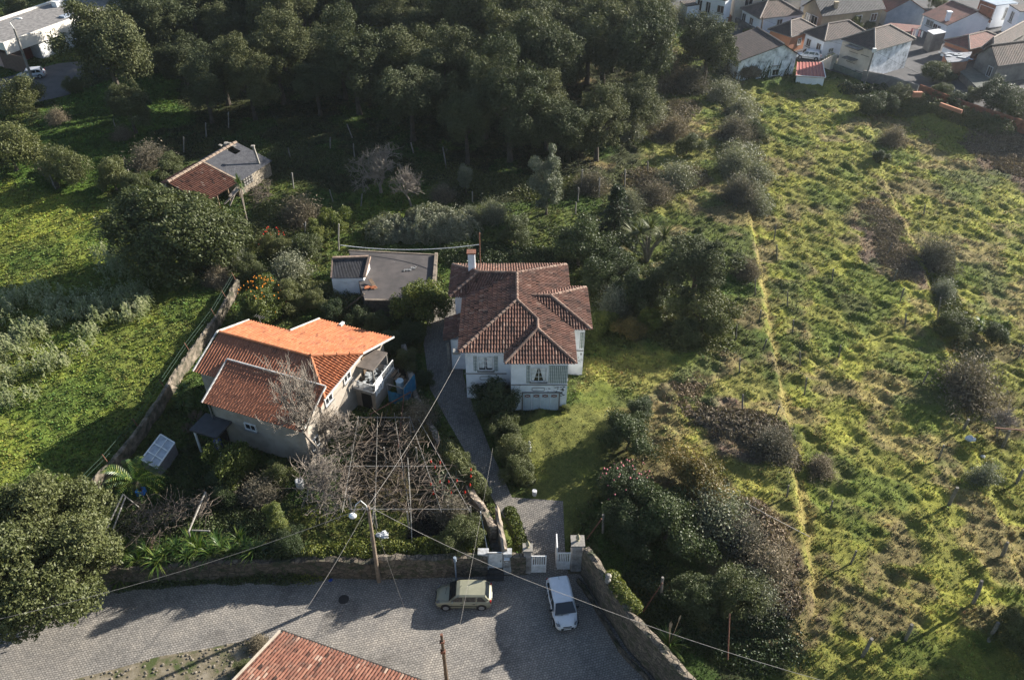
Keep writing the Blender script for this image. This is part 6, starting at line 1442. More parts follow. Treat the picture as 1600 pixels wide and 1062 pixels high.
# the wood behind
WOOD = line([(205, 95), (262, 135), (330, 178), (400, 192), (480, 190), (560, 188), (620, 205), (700, 250), (760, 272), (830, 282), (900, 282), (958, 268), (990, 215), (1005, 140), (1012, 95), (1040, 50), (1035, -100), (200, -100), (175, 30)], 1.6)
rw = random.Random(77); cnt = 0; y = WOOD[:, 1].min()
lo, hi = WOOD.min(0), WOOD.max(0); pts = []
tries = 0
while tries < 9000 and len(pts) < 175:
    tries += 1; x = rw.uniform(lo[0], hi[0]); y = rw.uniform(lo[1], min(hi[1], 215))
    if not inside(np.array(x), np.array(y), WOOD): continue
    if min([math.hypot(x - a, y - b) for a, b in pts] or [99]) < 5.4: continue
    pts.append((x, y))
for x, y in pts:
    s = rw.uniform(3.6, 5.6); edge = seg_dist(np.array(x), np.array(y), WOOD[:13]) ; k_ = 'oak%d' % rw.randrange(6)
    if edge < 4: s *= .85
    left = x < -22; mid = x < 6
    o = dup(PROTO[k_][0], (x, y, 1.5), rw.uniform(0, 6.28), s, 'dark evergreen oak packed in the %s part of the wood behind' % ('left' if left else 'middle' if mid else 'right'), 'oaks in the wood behind the villa', s * rw.uniform(.85, 1.2)); o['category'] = 'tree'
for k_, v in PROTO.items():
    if not v[2][0]: print('unused', k_)

# cover the white posts: vine mound, hedges and creepers
def mound(name, pts, rad, mat, label, cat, n, leaf, seed, z0=None, kind=None, elong=1.6, height=None, hole=None):
    """long rounded mass of foliage following a surveyed line"""
    n = int(n * 1.8); leaf = leaf * .72; rs = np.random.RandomState(seed); pl = resample([at(*p)[:2] for p in pts], .5); m = len(pl); k = rs.randint(0, m, n)
    rr = rad * (.75 + .5 * vnoise(pl[:, 0], pl[:, 1], 1.7, seed)); d = rdir(rs, n); d[:, 2] = np.abs(d[:, 2]) * 1.0 - .1
    h = height or rad
    if kind == 'stuff':
        rr = rr * 1.25; a_ = rs.uniform(0, 6.28, n); q_ = np.sqrt(rs.rand(n)); d = np.stack([np.cos(a_) * q_, np.sin(a_) * q_, (1 - q_ ** 2) * .75 * rs.rand(n) ** .6 + .02], 1)
    C = np.c_[pl[k] + d[:, :2] * rr[k, None], np.zeros(n)]; g = T(C[:, 0], C[:, 1]) if z0 is None else z0
    C[:, 2] = g + np.maximum(d[:, 2], .02) * (rr[k] * h / rad) * (1 - .3 * rs.rand(n) ** 2) + (vnoise(C[:, 0] * 1.3, C[:, 1] * 1.3, .6, seed) - .5) * .6 * h * (1 if kind != 'stuff' else np.clip(1.2 - q_, 0, 1))
    C[:, 2] = np.maximum(C[:, 2], g + .03)
    N = unit(d + rdir(rs, n) * .8); V, F = leaf_quads(C, N, leaf * elong * .6 * rs.uniform(.6, 1.3, n), leaf * .5, rs)
    o3 = np.array([*pl[m // 2], 1.6]); o = npmesh(name, V - o3, F, np.clip(.5 + rs.uniform(-.45, .45, n), 0, 1), mat); o.location = o3
    return tag(o, label, cat, kind=kind)
mound('vine_mound', [(605, 366), (640, 362), (680, 360), (712, 362)], 3.0, L_OLIVE, 'great tangled mound of leafless vines above the flat-roofed outhouse', 'thicket', 26000, .11, 1, elong=2.6, height=2.6)
mound('hedge', [(1415, 180), (1450, 182), (1490, 195), (1530, 208), (1560, 222)], 1.5, L_MIX, 'long bramble hedge below the brick boundary wall', 'hedge', 16000, .15, 2, height=1.6)
mound('hedge', [(1320, 142), (1345, 145), (1375, 152)], 1.1, L_SHRUB, 'dark trailing hedge top below the big stained white house', 'hedge', 6000, .13, 3)
mound('wall_creeper_leaves', [(953, 930), (968, 955), (985, 975)], .5, L_GREEN, 'bright yellow green creeper growing on top of the curving wall', 'creeper', 1800, .10, 4, z0=3.05, height=.3)
mound('ivy_hedge', [(700, 712), (720, 745), (745, 775)], .75, L_MIX, 'small-leaved hedge growing along the top of the dividing wall', 'hedge', 9000, .10, 5, z0=2.3, height=.7)
mound('ivy_hedge', [(640, 560), (656, 620), (680, 664)], .45, L_SHRUB, 'dark undergrowth between the lane wall and the cobbled drive', 'hedge', 7000, .12, 6)
mound('drive_hedge', [(785, 655), (797, 690), (813, 725), (822, 748)], .9, L_MIX, 'low hedge following the right side of the cobbled drive', 'hedge', 12000, .11, 7, height=1.0)
mound('bank_weeds', [(797, 800), (808, 830), (814, 850)], .42, L_GREEN, 'green weeds between the garden steps and the cobbled drive', 'weeds', 2200, .10, 8, kind='stuff', height=.35)
mound('bramble_heap', [(1110, 660), (1160, 668), (1205, 680), (1225, 705)], 1.7, L_BRACKEN, 'purple brown dead brambles piled on the slope left of the golden bank', 'brambles', 9000, .13, 9, kind='stuff', elong=3.5, height=.8)
mound('bramble_heap', [(1172, 800), (1195, 850), (1212, 900), (1218, 935)], 1.35, L_BRACKEN, 'brown dead brambles covering the lower terrace corner', 'brambles', 9000, .13, 10, kind='stuff', elong=3.5, height=1.0)
mound('bramble_heap', [(1365, 320), (1385, 360), (1405, 400), (1418, 425)], 1.7, L_BRACKEN, 'flat dead bracken between the two posts rows of the upper field', 'bracken', 6500, .12, 11, kind='stuff', elong=3.0, height=.35)
mound('bramble_heap', [(1540, 225), (1570, 240), (1610, 262)], 3.0, L_BRACKEN, 'grey purple dead brambles at the right edge below the hedge', 'brambles', 11000, .14, 12, kind='stuff', elong=3.0, height=.7)
mound('bramble_heap', [(1080, 595), (1065, 620), (1075, 640)], 1.2, L_BRACKEN, 'thin dry bracken on the slope right of the villa lawn', 'bracken', 1300, .12, 13, kind='stuff', elong=3.0, height=.3)
mound('terrace_scrub', [(1135, 135), (1158, 170), (1160, 215), (1155, 260), (1168, 300), (1180, 325)], 2.3, L_OLIVE, 'pale grey green scrub along the overgrown terrace edge above the golden bank', 'scrub', 15000, .15, 40, kind='stuff', elong=2.2, height=1.5)
mound('terrace_scrub', [(1470, 430), (1485, 480), (1500, 530), (1520, 560)], 1.2, L_MIX, 'loose leafy scrub on the right-hand terrace bank around the yucca', 'scrub', 4500, .12, 41, kind='stuff', elong=2.0, height=.7)
mound('bramble_carpet', [(1010, 280), (1050, 285), (1080, 275)], 2.4, L_TWIG, 'grey bramble carpet on the narrow strip behind the villa', 'brambles', 8000, .14, 14, kind='stuff', elong=3.0, height=.8)
mound('bramble_carpet', [(1030, 215), (1050, 190), (1070, 165)], 2.0, L_TWIG, 'purple grey brambles on the strip right of the wood', 'brambles', 6000, .14, 15, kind='stuff', elong=3.0, height=.8)
mound('undergrowth', [(715, 400), (760, 402), (830, 405), (870, 410)], 2.0, L_SHRUB, 'dark undergrowth in the shade directly behind the villa', 'undergrowth', 12000, .16, 16, kind='stuff', height=1.2)
mound('undergrowth', [(400, 440), (440, 440), (500, 460), (560, 480)], 1.6, L_MIX, 'leafy undergrowth between the farmhouse and the outhouse', 'undergrowth', 12000, .14, 17, kind='stuff', height=1.2)
mound('undergrowth', [(380, 360), (410, 370), (440, 350), (430, 330)], 2.2, L_MIX, 'rough green undergrowth in front of the barn', 'undergrowth', 9000, .16, 18, kind='stuff', height=.9)
mound('undergrowth', [(1000, 470), (1030, 500), (1060, 530), (1110, 535)], 2.0, L_MIX, 'weedy undergrowth below the dark green bushes', 'undergrowth', 9000, .15, 19, kind='stuff', height=.8)
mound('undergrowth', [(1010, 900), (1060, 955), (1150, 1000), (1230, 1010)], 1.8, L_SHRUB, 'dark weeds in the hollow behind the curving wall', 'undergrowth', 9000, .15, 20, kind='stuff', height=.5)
mound('undergrowth', [(700, 270), (740, 285), (800, 290), (860, 300), (900, 290)], 2.6, L_MIX, 'brown green undergrowth along the foot of the wood', 'undergrowth', 7500, .16, 21, kind='stuff', height=.7, elong=2.0)
mound('undergrowth', [(430, 235), (500, 250), (600, 270), (660, 260)], 2.6, L_MIX, 'dark undergrowth and twigs in the shady orchard', 'undergrowth', 5000, .16, 22, kind='stuff', height=.5, elong=2.5)
mound('wall_top_growth', [(470, 874), (540, 878), (620, 880), (700, 878), (745, 876)], .75, L_GREEN, 'weeds and brambles along the top of the garden wall beside the wooden pole', 'weeds', 7000, .12, 30, kind='stuff', height=.9)
mound('wall_top_growth', [(400, 876), (430, 872), (470, 870)], .8, L_SHRUB, 'dark ivy hanging over the retaining wall by the shiny shrub', 'ivy', 4000, .12, 31, kind='stuff', height=1.0)
mound('wall_foot_ivy', [(180, 890), (260, 884), (340, 878), (410, 874)], .6, L_SHRUB, 'dark greenery hanging over the retaining wall below the strap-leaved border', 'ivy', 6000, .12, 33, kind='stuff', height=.7)
mound('garden_growth', [(200, 820), (270, 815), (340, 822), (400, 815)], 1.3, L_SHRUB, 'low dark plants between the white vine frames', 'plants', 7000, .12, 32, kind='stuff', height=.6)
# fruit, blossom
def dots(name, px, py, R, zc, n, r, mat, label, cat, seed, flat=1.):
    rs = random.Random(seed); c = P(px, py, zc); m = MB()
    for _ in range(n):
        a = rs.uniform(0, 6.28); e = rs.uniform(-.2, 1.4); d = np.array([math.cos(a) * math.cos(e), math.sin(a) * math.cos(e), math.sin(e) * flat]); m.ball(c + d * R * rs.uniform(.85, 1.02), r * rs.uniform(.7, 1.2), 5, 3)
    return tag(m.build(name, mat, origin=c), label, cat, kind='stuff')
m_orf = M('orange_fruit', (.60, .22, .02), (.5, .16, .01), rough=.5, bmp=0); m_red = M('red_flower', (.55, .03, .015), (.4, .02, .01), rough=.6, bmp=0); m_pink = M('pink_flower', (.5, .16, .17), rough=.6, bmp=0)
dots('oranges', 408, 468, 2.35, 3.2, 70, .075, m_orf, 'ripe oranges dotted over the tree behind the orange roof', 'fruit', 1)
dots('camellia_flowers', 978, 755, 2.0, 2.6, 45, .07, m_pink, 'pink blossoms scattered over the camellia at the lawn edge', 'flowers', 2)
t = thing('aloe_clump', 'grey green aloe clump with red flower spikes at the lane edge', 'aloe', at(705, 770)); rs = random.Random(5); base = at(705, 770)
for _ in range(7):
    V, F, tn = blades(26, .75, .08, 900 + _, .3, 0, stiff=1); p_ = base + (rs.uniform(-1.1, 1.1), rs.uniform(-1.2, 1.2), rs.uniform(.4, .9)); o = npmesh('leaf_head', V + p_ - base, F, tn, L_OLIVE, t)
m = MB(); m2 = MB()
for _ in range(13):
    p_ = base + (rs.uniform(-1.6, 1.6), rs.uniform(-1.5, 1.5), 1.0); q_ = p_ + (rs.uniform(-.1, .1), 0, rs.uniform(.5, .8)); m.tube([p_, q_], .015, 4); m2.tube([q_, q_ + (0, 0, .12), q_ + (0, 0, .34)], [.04, .07, .015], 6)
st = m.build('flower_stem', L_GREEN, t); m2.build('flower_spike', m_red, st)
dots('fire_flowers', 425, 375, 1.5, 2.2, 22, .07, m_red, 'red flowers on the bush between barn and shed', 'flowers', 6)
# strap-leaved border on top of the retaining wall
rb = random.Random(12); first = PROTO['tuft']
spots = [(185, 872), (198, 862), (215, 878), (232, 864), (248, 880), (262, 868), (278, 862), (295, 872), (312, 860), (330, 868), (348, 858), (365, 866), (382, 857), (400, 865), (225, 850), (300, 850), (340, 850), (375, 846), (180, 890), (205, 892)]
for i, (x_, y_) in enumerate(spots):
    b = at(x_, y_); s_ = rb.uniform(.95, 1.35)
    if i == 0: o = first[0]; o.location = [float(v) for v in b]; o.scale = (s_, s_, s_); first[2][0] = True; o['label'] = 'glossy strap-leaved clump in the border above the retaining wall'; o['group'] = 'strap-leaved clumps above the retaining wall'
    else: o = dup(first[0], b, rb.uniform(0, 6), s_, None, None)
    o['category'] = 'plant'
b = at(1045, 1010); o = dup(first[0], b, 1.0, 1.4, 'pampas-like grass clump in the hollow behind the curving wall', 'x'); o['category'] = 'plant'; del o['group']
m = MB(); rs = random.Random(4)
for _ in range(5): q_ = b + (rs.uniform(-.4, .4), rs.uniform(-.2, .3), rs.uniform(2.0, 2.9)); m.tube([b, (b + q_) / 2 + (0, 0, .1), q_], .015, 4); m.tube([q_, q_ + (.02, 0, .3), q_ + (.05, 0, .55)], [.03, .06, .01], 5)
tag(m.build('seed_plumes', M('straw', (.34, .27, .18), (.25, .19, .12), 6), origin=b), 'pale seed plumes rising from the grass clump behind the curving wall', 'seed heads')
# pergola vines
def vines(name, poly, z, n, label, seed, mat, L=1.6, r=.022):
    rs = random.Random(seed); pl = line(poly, z); lo, hi = pl.min(0), pl.max(0); m = MB(); k = 0
    while k < n:
        x, y = rs.uniform(lo[0], hi[0]), rs.uniform(lo[1], hi[1])
        if not inside(np.array(x), np.array(y), pl): continue
        k += 1; a = rs.uniform(0, 6.28); p_ = np.array([x, y, z + rs.uniform(-.25, .25)]); pts = [p_]; d = np.array([math.cos(a), math.sin(a), rs.uniform(-.2, .2)])
        for _ in range(4): d = unit(d + np.array([rs.gauss(0, .5), rs.gauss(0, .5), rs.gauss(0, .25)])); p_ = p_ + d * L * rs.uniform(.15, .35); pts.append(p_)
        m.tube(pts, [r, r * .9, r * .7, r * .5, r * .3], 3, cap=False)
    c = pl.mean(0); return tag(m.build(name, mat, origin=(c[0], c[1], z)), label, 'vine', kind='stuff')
m_vine = M('vine_wood', (.17, .135, .105), (.08, .065, .05), 6, .95, 0)
vines('pergola_vines', [(548, 660), (640, 655), (668, 690), (735, 795), (545, 800), (520, 760)], 3.45, 470, 'tangle of leafless vines covering the pergola', 2, m_vine)
vines('pergola_vines', [(460, 720), (545, 690), (545, 800), (480, 800)], 2.9, 330, 'leafless branches tangled left of the pergola', 3, M('pale_vine_wood', (.27, .23, .19), (.17, .14, .115), 6, .95, 0))
vines('garden_vines', [(190, 790), (330, 775), (330, 800), (200, 845)], 3.0, 200, 'bare vines trained between the two white frames', 4, m_vine)
vines('barn_creeper', [(392, 292), (420, 280), (424, 310), (398, 322)], 2.2, 250, 'dry creeper clinging to the barn end wall', 5, m_vine, 1.0)
# aloe and rock by the garden shelter
# ------------------------------------------------ reeds at the left
def reeds():
    rs = np.random.RandomState(21); Vs = []; Fs = []; tn = []; k = 0
    polys = [line(p) for p in ([(0, 470), (60, 455), (140, 468), (160, 500), (150, 545), (90, 600), (0, 640), (-20, 560)], [(165, 455), (225, 450), (238, 490), (200, 510), (165, 500)], [(160, 400), (200, 395), (255, 430), (240, 445), (185, 440)])]
    N = 0
    while N < 1150:
        pl = polys[rs.choice(3, p=[.66, .2, .14])]; lo, hi = pl.min(0), pl.max(0); x, y = rs.uniform(lo[0], hi[0]), rs.uniform(lo[1], hi[1])
        if float(sdist(np.array(x), np.array(y), pl)) < rs.normal() * .9: continue
        if rs.rand() > float(vnoise(np.array(x), np.array(y), 1.5, 14)) * 1.9 - .35: continue
        N += 1; h = rs.uniform(.7, 1.9) * (.6 + .8 * float(vnoise(np.array(x), np.array(y), 2.2, 4))); top = np.array([x + rs.normal() * .15, y + rs.normal() * .15, 1.6 + h]); bot = np.array([x, y, 1.6])
        s = np.array([.02, 0, 0]); Vs += [bot - s, bot + s, top + s * .4, top - s * .4]; Fs.append((k, k + 1, k + 2, k + 3)); tn.append(.5); k += 4; q = rs.rand()
        for j in range(9):
            u = .3 + .7 * j / 8; p = bot + (top - bot) * u; a = rs.uniform(0, 6.28); d = np.array([math.cos(a), math.sin(a), .9]); L = rs.uniform(.3, .55); sd_ = np.array([-math.sin(a), math.cos(a), 0]) * .05
            m_ = p + unit(d) * L * .55; e = m_ + unit(d + np.array([0, 0, -1.7])) * L * .5
            Vs += [p - sd_ * .6, p + sd_ * .6, m_ + sd_, m_ - sd_, e + sd_ * .1, e - sd_ * .1]; Fs += [(k, k + 1, k + 2, k + 3), (k + 3, k + 2, k + 4, k + 5)]; t_ = np.clip(q * .6 + rs.rand() * .5, 0, 1); tn += [t_, t_]; k += 6
    return tag(npmesh('reeds', np.array(Vs), np.array(Fs), np.array(tn), L_REED), 'pale green cane reeds standing in the lush left field', 'reeds', kind='stuff')
reeds()
# ------------------------------------------------ grass tufts
def grass():
    rs = np.random.RandomState(7); n = 400000
    # density falls with distance; the tufts are laid over the ground the photograph shows
    y = 22 + 150 * rs.rand(n) ** 1.35; x = (rs.rand(n) * 2 - 1) * (20 + y * .66)
    ok = sdist(x, y, ROADP) < -.5; x, y = x[ok], y[ok]
    for pg in FLATS: ok = sdist(x, y, pg) < -.15; x, y = x[ok], y[ok]
    z = T(x, y); g = lumps(x, y); col = ground_colour(x, y)
    right = sstep((x - 9) / 4); p = .35 + .65 * (right * sstep((g + .05) / .25) + (1 - right) * .8); lawn = sdist(x, y, LAWN) > 0; p = np.where(lawn, .5, p); ok = rs.rand(len(x)) < p
    x, y, z, g, col, right, lawn = [q[ok] for q in (x, y, z, g, col, right, lawn)]; n = len(x)
    s = rs.uniform(.5, 1.15, n) * (.135 + .0011 * y) * np.where(lawn, .6, 1); m = 5
    a = rs.uniform(0, 6.28, (n, m)); ln = rs.uniform(.35, 1.0, (n, m)); C = np.stack([x, y, z + g - .03], 1)
    lean = np.stack([np.cos(a) * ln, np.sin(a) * ln, rs.uniform(.5, 1.0, (n, m))], 2) * s[:, None, None]
    side = np.stack([-np.sin(a), np.cos(a), np.zeros_like(a)], 2) * (s * np.where(right > .5, .22, .36))[:, None, None]; B = C[:, None, :] + lean * .08
    V = np.stack([B - side, B + side, B + lean * .65 + side * .6 - np.array([0, 0, .02]), B + lean], 2)
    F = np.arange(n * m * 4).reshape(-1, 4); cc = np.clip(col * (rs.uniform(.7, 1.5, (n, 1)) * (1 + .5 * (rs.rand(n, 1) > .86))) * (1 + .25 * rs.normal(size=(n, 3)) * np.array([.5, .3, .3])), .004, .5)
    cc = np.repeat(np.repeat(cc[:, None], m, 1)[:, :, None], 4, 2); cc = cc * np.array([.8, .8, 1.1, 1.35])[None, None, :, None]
    mt, nt, b, N, L = newmat('grass_blade'); at_ = N.new('ShaderNodeAttribute'); at_.attribute_name = 'gcol'
    L.new(at_.outputs['Color'], b.inputs['Base Color']); b.inputs['Roughness'].default_value = .7; b.inputs['Specular IOR Level'].default_value = .2
    tr = N.new('ShaderNodeBsdfTranslucent'); L.new(at_.outputs['Color'], tr.inputs[0]); mx = N.new('ShaderNodeMixShader'); mx.inputs[0].default_value = .3
    L.new(b.outputs[0], mx.inputs[1]); L.new(tr.outputs[0], mx.inputs[2]); L.new(mx.outputs[0], N['Material Output'].inputs[0])
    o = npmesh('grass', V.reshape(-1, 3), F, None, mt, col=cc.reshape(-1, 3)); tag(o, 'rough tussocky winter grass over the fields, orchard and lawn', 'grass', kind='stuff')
grass()
# ------------------------------------------------ the town houses
m_rf_dark = wavemat('dark_town_tiles', (.062, .044, .038), (.04, .029, .027), .3, .4)
m_rf_brown = wavemat('brown_town_tiles', (.10, .069, .054), (.062, .043, .035), .3, .4)
m_rf_red = wavemat('red_town_tiles', (.17, .065, .047), (.12, .045, .034), .3, .4)
m_rf_grey = wavemat('grey_town_tiles', (.062, .063, .067), (.043, .043, .047), .3, .4)
m_tw = M('town_white', (.82, .84, .86), (.70, .72, .75), .5, .85, .2, 5)
m_tstain = M('stained_town_wall', (.44, .47, .50), (.16, .18, .19), 1.1, .9, .3, 6, stops=[(.30, (.15, .17, .17)), (.44, (.50, .53, .55)), (.62, (.80, .83, .85))])
m_tyel = M('town_ochre', (.34, .28, .19), (.24, .20, .14), .6, .9, .2, 5); m_tblue = M('town_blue_grey', (.27, .31, .37), (.20, .235, .28), .8, .85, .2, 5)
m_tcream = M('town_cream', (.56, .51, .43), (.42, .38, .32), .6, .9, .2, 5); m_tgrey = M('town_grey_wall', (.22, .205, .185), (.13, .12, .11), .7, .95, .3, 5)
m_tor = M('town_orange', (.44, .20, .115), (.33, .15, .09), .6, .9, .2, 5); m_brick = M('orange_brick', (.30, .115, .06), (.16, .07, .045), 1.5, .95, .4, 8)
m_shut = M('brown_shutter', (.10, .06, .045), (.07, .045, .035), 5, .7, .1)
def thouse(label, L, N, Rr, h, roof, rise, wallm, roofm, wins=(), name='town_house', zb=None, depth=None, ov=.35, ru=.5, chim=None):
    """house from three surveyed eave corners: left, near, right"""
    g = 1.6
    for _ in range(4):
        n = P(*N, g + h); g = min(1.6, TZ(n[0], n[1])) if zb is None else zb
    ze = g + h; n = P(*N, ze)[:2]; r = P(*Rr, ze)[:2]; b = r - n; lb = np.linalg.norm(b); b = b / lb; a = np.array([-b[1], b[0]])
    if depth: la = depth
    else: l = P(*L, ze)[:2] - n; la = abs(l @ a); 
    if L is not None and depth is None:   # split the surveying error between the two sides
        an = l / np.linalg.norm(l); bb = unit(b + np.array([an[1], -an[0]])); b = bb; a = np.array([-b[1], b[0]]); la = l @ a
    def q(u, v, z): xy = n + b * u + a * v; return np.array([xy[0], xy[1], z])
    t = thing(name, label, 'house', q(lb / 2, la / 2, g)); m = MB()
    m.prism([q(u, v, 0)[:2] for u, v in ((ov, ov), (lb - ov, ov), (lb - ov, la - ov), (ov, la - ov))], g - .8, ze - .05); 
    k = rise / (la / 2)
    if roof == 'gable_b':
        for u in (ov, lb - ov): m.quad(q(u, ov, ze - .06), q(u, la - ov, ze - .06), q(u, la - ov, ze + ov * k - .08), q(u, la / 2, ze + rise - .1), q(u, ov, ze + ov * k - .08))
    if roof == 'gable_a':
        for v in (ov, la - ov): m.quad(q(ov, v, ze - .06), q(lb - ov, v, ze - .06), q(lb - ov, v, ze + .05), q(lb * ru, v, ze + rise - .12), q(ov, v, ze + .05))
    m.build('wall', wallm, t); rm = MB()
    if roof == 'hip':
        i = min(la, lb) / 2
        if la >= lb: r0, r1 = q(lb / 2, i, ze + rise), q(lb / 2, la - i, ze + rise); pl = [[q(0, 0, ze), q(lb, 0, ze), r0], [q(lb, 0, ze), q(lb, la, ze), r1, r0], [q(lb, la, ze), q(0, la, ze), r1], [q(0, la, ze), q(0, 0, ze), r0, r1]]; rid = [(r0, r1), (q(0, 0, ze), r0), (q(lb, 0, ze), r0), (q(lb, la, ze), r1), (q(0, la, ze), r1)]
        else: r0, r1 = q(i, la / 2, ze + rise), q(lb - i, la / 2, ze + rise); pl = [[q(0, 0, ze), q(lb, 0, ze), r1, r0], [q(lb, 0, ze), q(lb, la, ze), r1], [q(lb, la, ze), q(0, la, ze), r0, r1], [q(0, la, ze), q(0, 0, ze), r0]]; rid = [(r0, r1), (q(0, 0, ze), r0), (q(lb, 0, ze), r1), (q(lb, la, ze), r1), (q(0, la, ze), r0)]
    elif roof == 'gable_b': r0, r1 = q(0, la / 2, ze + rise), q(lb, la / 2, ze + rise); pl = [[q(0, 0, ze), q(lb, 0, ze), r1, r0], [q(lb, la, ze), q(0, la, ze), r0, r1]]; rid = [(r0, r1)]
    elif roof == 'gable_a': r0, r1 = q(lb * ru, 0, ze + rise), q(lb * ru, la, ze + rise); pl = [[q(0, 0, ze), r0, r1, q(0, la, ze)], [q(lb, 0, ze), q(lb, la, ze), r1, r0]]; rid = [(r0, r1)]
    else: pl = [[q(0, 0, ze + .1), q(lb, 0, ze + .1), q(lb, la, ze + .1 + rise), q(0, la, ze + .1 + rise)]]; rid = []
    for p_ in pl: slab(rm, p_, .12)
    ro = rm.build('roof', roofm, t)
    if rid:
        rm = MB()
        for p0, p1 in rid: rm.tube([p0 + (0, 0, .04), p1 + (0, 0, .04)], .13, 5)
        rm.build('ridge_tiles', M('pale_ridge', (.30, .26, .22), (.18, .15, .13), 5) if 'pale_ridge' not in bpy.data.materials else bpy.data.materials['pale_ridge'], ro)
    rm = MB(); e = [q(0, 0, ze - .06), q(lb, 0, ze - .06), q(lb, la, ze - .06), q(0, la, ze - .06)]
    if roof in ('hip', 'gable_b'): rm.beam(e[0] - (0, 0, .02), e[1] - (0, 0, .02), .12, .1)
    if roof in ('hip', 'gable_a'): rm.beam(e[0], e[3], .12, .1)
    if rm.v: rm.build('gutter', m_grey, t)
    for wn_ in wins:
        s_, u, z, w_, hh = wn_[:5]; sm = wn_[5] if len(wn_) > 5 else None
        if s_ == 'b': window(t, q(ov + u * (lb - 2 * ov), ov, g + z), b, w_, hh, cols=2, rows=1, shutter=sm)
        else: window(t, q(ov, ov + u * (la - 2 * ov), g + z), -a, w_, hh, cols=2, rows=1, shutter=sm)
    if chim:
        c_ = q(chim[0] * lb, chim[1] * la, ze + chim[2]); cm = MB(); cm.box(c_, (.6, .6, 1.6)); cm.box(c_ + (0, 0, .82), (.8, .8, .12)); cm.build('chimney', chim[3], ro)
    return t, q, lb, la, ze, g
thouse('white house with a dark hipped roof nearest the wood, small square windows', (1158.5, 12.5), (1187, 29.5), (1254, 21), 2.9, 'hip', 1.9, m_tw, m_rf_brown, [('a', .42, 1.6, 1.0, 1.1, m_shut), ('b', .5, 1.7, 1.0, 1.1, m_shut), ('b', .85, 1.7, 1.0, 1.1, m_shut), ('a', .85, 1.5, 1.1, 1.4, m_dark)])
thouse('little peach house with a dark hipped roof between two white houses', (1202.5, 45), (1236, 58), (1274, 43), 2.9, 'hip', 1.5, m_tor, m_rf_dark, [('b', .4, 1.5, .8, .9)])
thouse('white house with dark hipped roof and drainpipes, left of the stained one', (1255, 50), (1288, 64.4), (1357, 52), 3.1, 'hip', 1.7, m_tw, m_rf_dark, [('a', .2, 1.7, .9, 1.1, m_shut), ('a', .75, 1.7, .9, 1.1, m_shut), ('b', .22, 1.2, .9, .6, m_grey)])
t, q, lb, la, ze, g = thouse('big house with a blank stained white wall and a cream balcony front', (1303, 64.5), (1367, 79.4), (1452.5, 69.5), 4.6, 'hip', 1.9, m_tstain, m_rf_dark, [('a', .25, 1.9, 1.5, 2.0, m_shut), ('a', .22, 3.9, 1.2, .9, m_shut), ('a', .62, 2.4, 1.3, 1.2, m_tblue), ('a', .8, 1.1, 1.0, 1.9, m_dark), ('a', .6, 3.8, 1.3, .9, m_dark)])
f = MB(); f.prism([q(u, v, 0)[:2] for u, v in ((.33, .36), (.33, la * .98), (.24, la * .98), (.24, .36))], g - .5, ze - .3); f.build('cream_front', m_tcream, t)
for z, a0, a1 in ((2.3, .42, .75), (ze - g - .5, .35, .75)):
    f = MB(); f.prism([q(u, v, 0)[:2] for u, v in ((.3, la * a0), (-1.0, la * a0), (-1.0, la * a1), (.3, la * a1))], g + z, g + z + .15); f.build('canopy', m_grey, t)
f = MB()
for i in range(9): f.prism([q(u, v, 0)[:2] for u, v in ((-.1, la * .98 + i * .3), (-1.3, la * .98 + i * .3), (-1.3, la * .98 + (i + 1) * .3), (-.1, la * .98 + (i + 1) * .3))], g - .3, g + .25 * (9 - i))
f.build('outside_stair', m_tcream, t)
thouse('long low ochre house with a slate grey gabled roof behind the white ones', (1251, 10), (1285, 25.5), (1386, 14.5), 3.4, 'gable_b', 2.2, m_tyel, m_rf_grey, [('b', .88, 2.0, 1.2, 1.2, m_shut), ('b', .62, 2.0, 1.2, 1.2, m_shut), ('a', .35, 1.6, 1.6, 2.2, m_dark), ('a', .7, 1.6, 1.2, 2.0)], chim=(.25, .2, .9, m_tyel))
thouse('house with a bare blue grey gable wall and red brown roof', None, (1385, 19), (1449, 17.5), 2.6, 'gable_a', 2.1, m_tblue, m_rf_red, depth=10)
thouse('house with brown roof, white side and blue grey gable, small white chimney', (1440, 22.5), (1481, 39.4), (1551, 31), 2.6, 'gable_a', 1.8, m_tw, m_rf_red, [('a', .45, 1.5, .9, .7, m_shut), ('a', .28, 1.4, .6, .8, m_shut), ('a', .7, 1.6, 1.6, .9, m_grey)], ru=.6, chim=(.1, .22, .9, m_tw))
thouse('low orange-walled house with a plain red roof', (1477.5, 62), (1515, 77.5), (1562, 59), 2.4, 'hip', 1.1, m_tor, m_rf_red, [])
thouse('old weathered grey house with a gable and brown tiles at the right edge', (1521, 86), (1559.5, 103), (1665, 90), 3.0, 'gable_b', 2.3, m_tgrey, m_rf_brown, [('a', .25, 1.6, .8, 1.4, m_dark), ('b', .7, 1.6, 1.0, 1.1, m_dark)])
thouse('dark hipped roof house behind the old gabled one at the right edge', (1530, 77), (1552, 80), (1660, 62), 3.4, 'hip', 1.6, m_tgrey, m_rf_dark, [])
t, q, lb, la, ze, g = thouse('modern flat-roofed house with brick end and large dark window', (1531, 0), (1557, 9.4), (1592, 5.6), 3.9, 'flat', .0, m_tw, M('blue_grey_roof', (.28, .33, .39), (.22, .26, .31), .8, .6, .1), [('a', .45, 2.4, 3.2, 1.7), ('b', .55, 2.4, .5, 1.8)], ov=.05)
f = MB(); f.prism([q(u, v, 0)[:2] for u, v in ((.05, .05), (.05, la - .05), (-.02, la - .05), (-.02, .05))], g + .9, ze - .05); f.build('brick_front', m_brick, t)
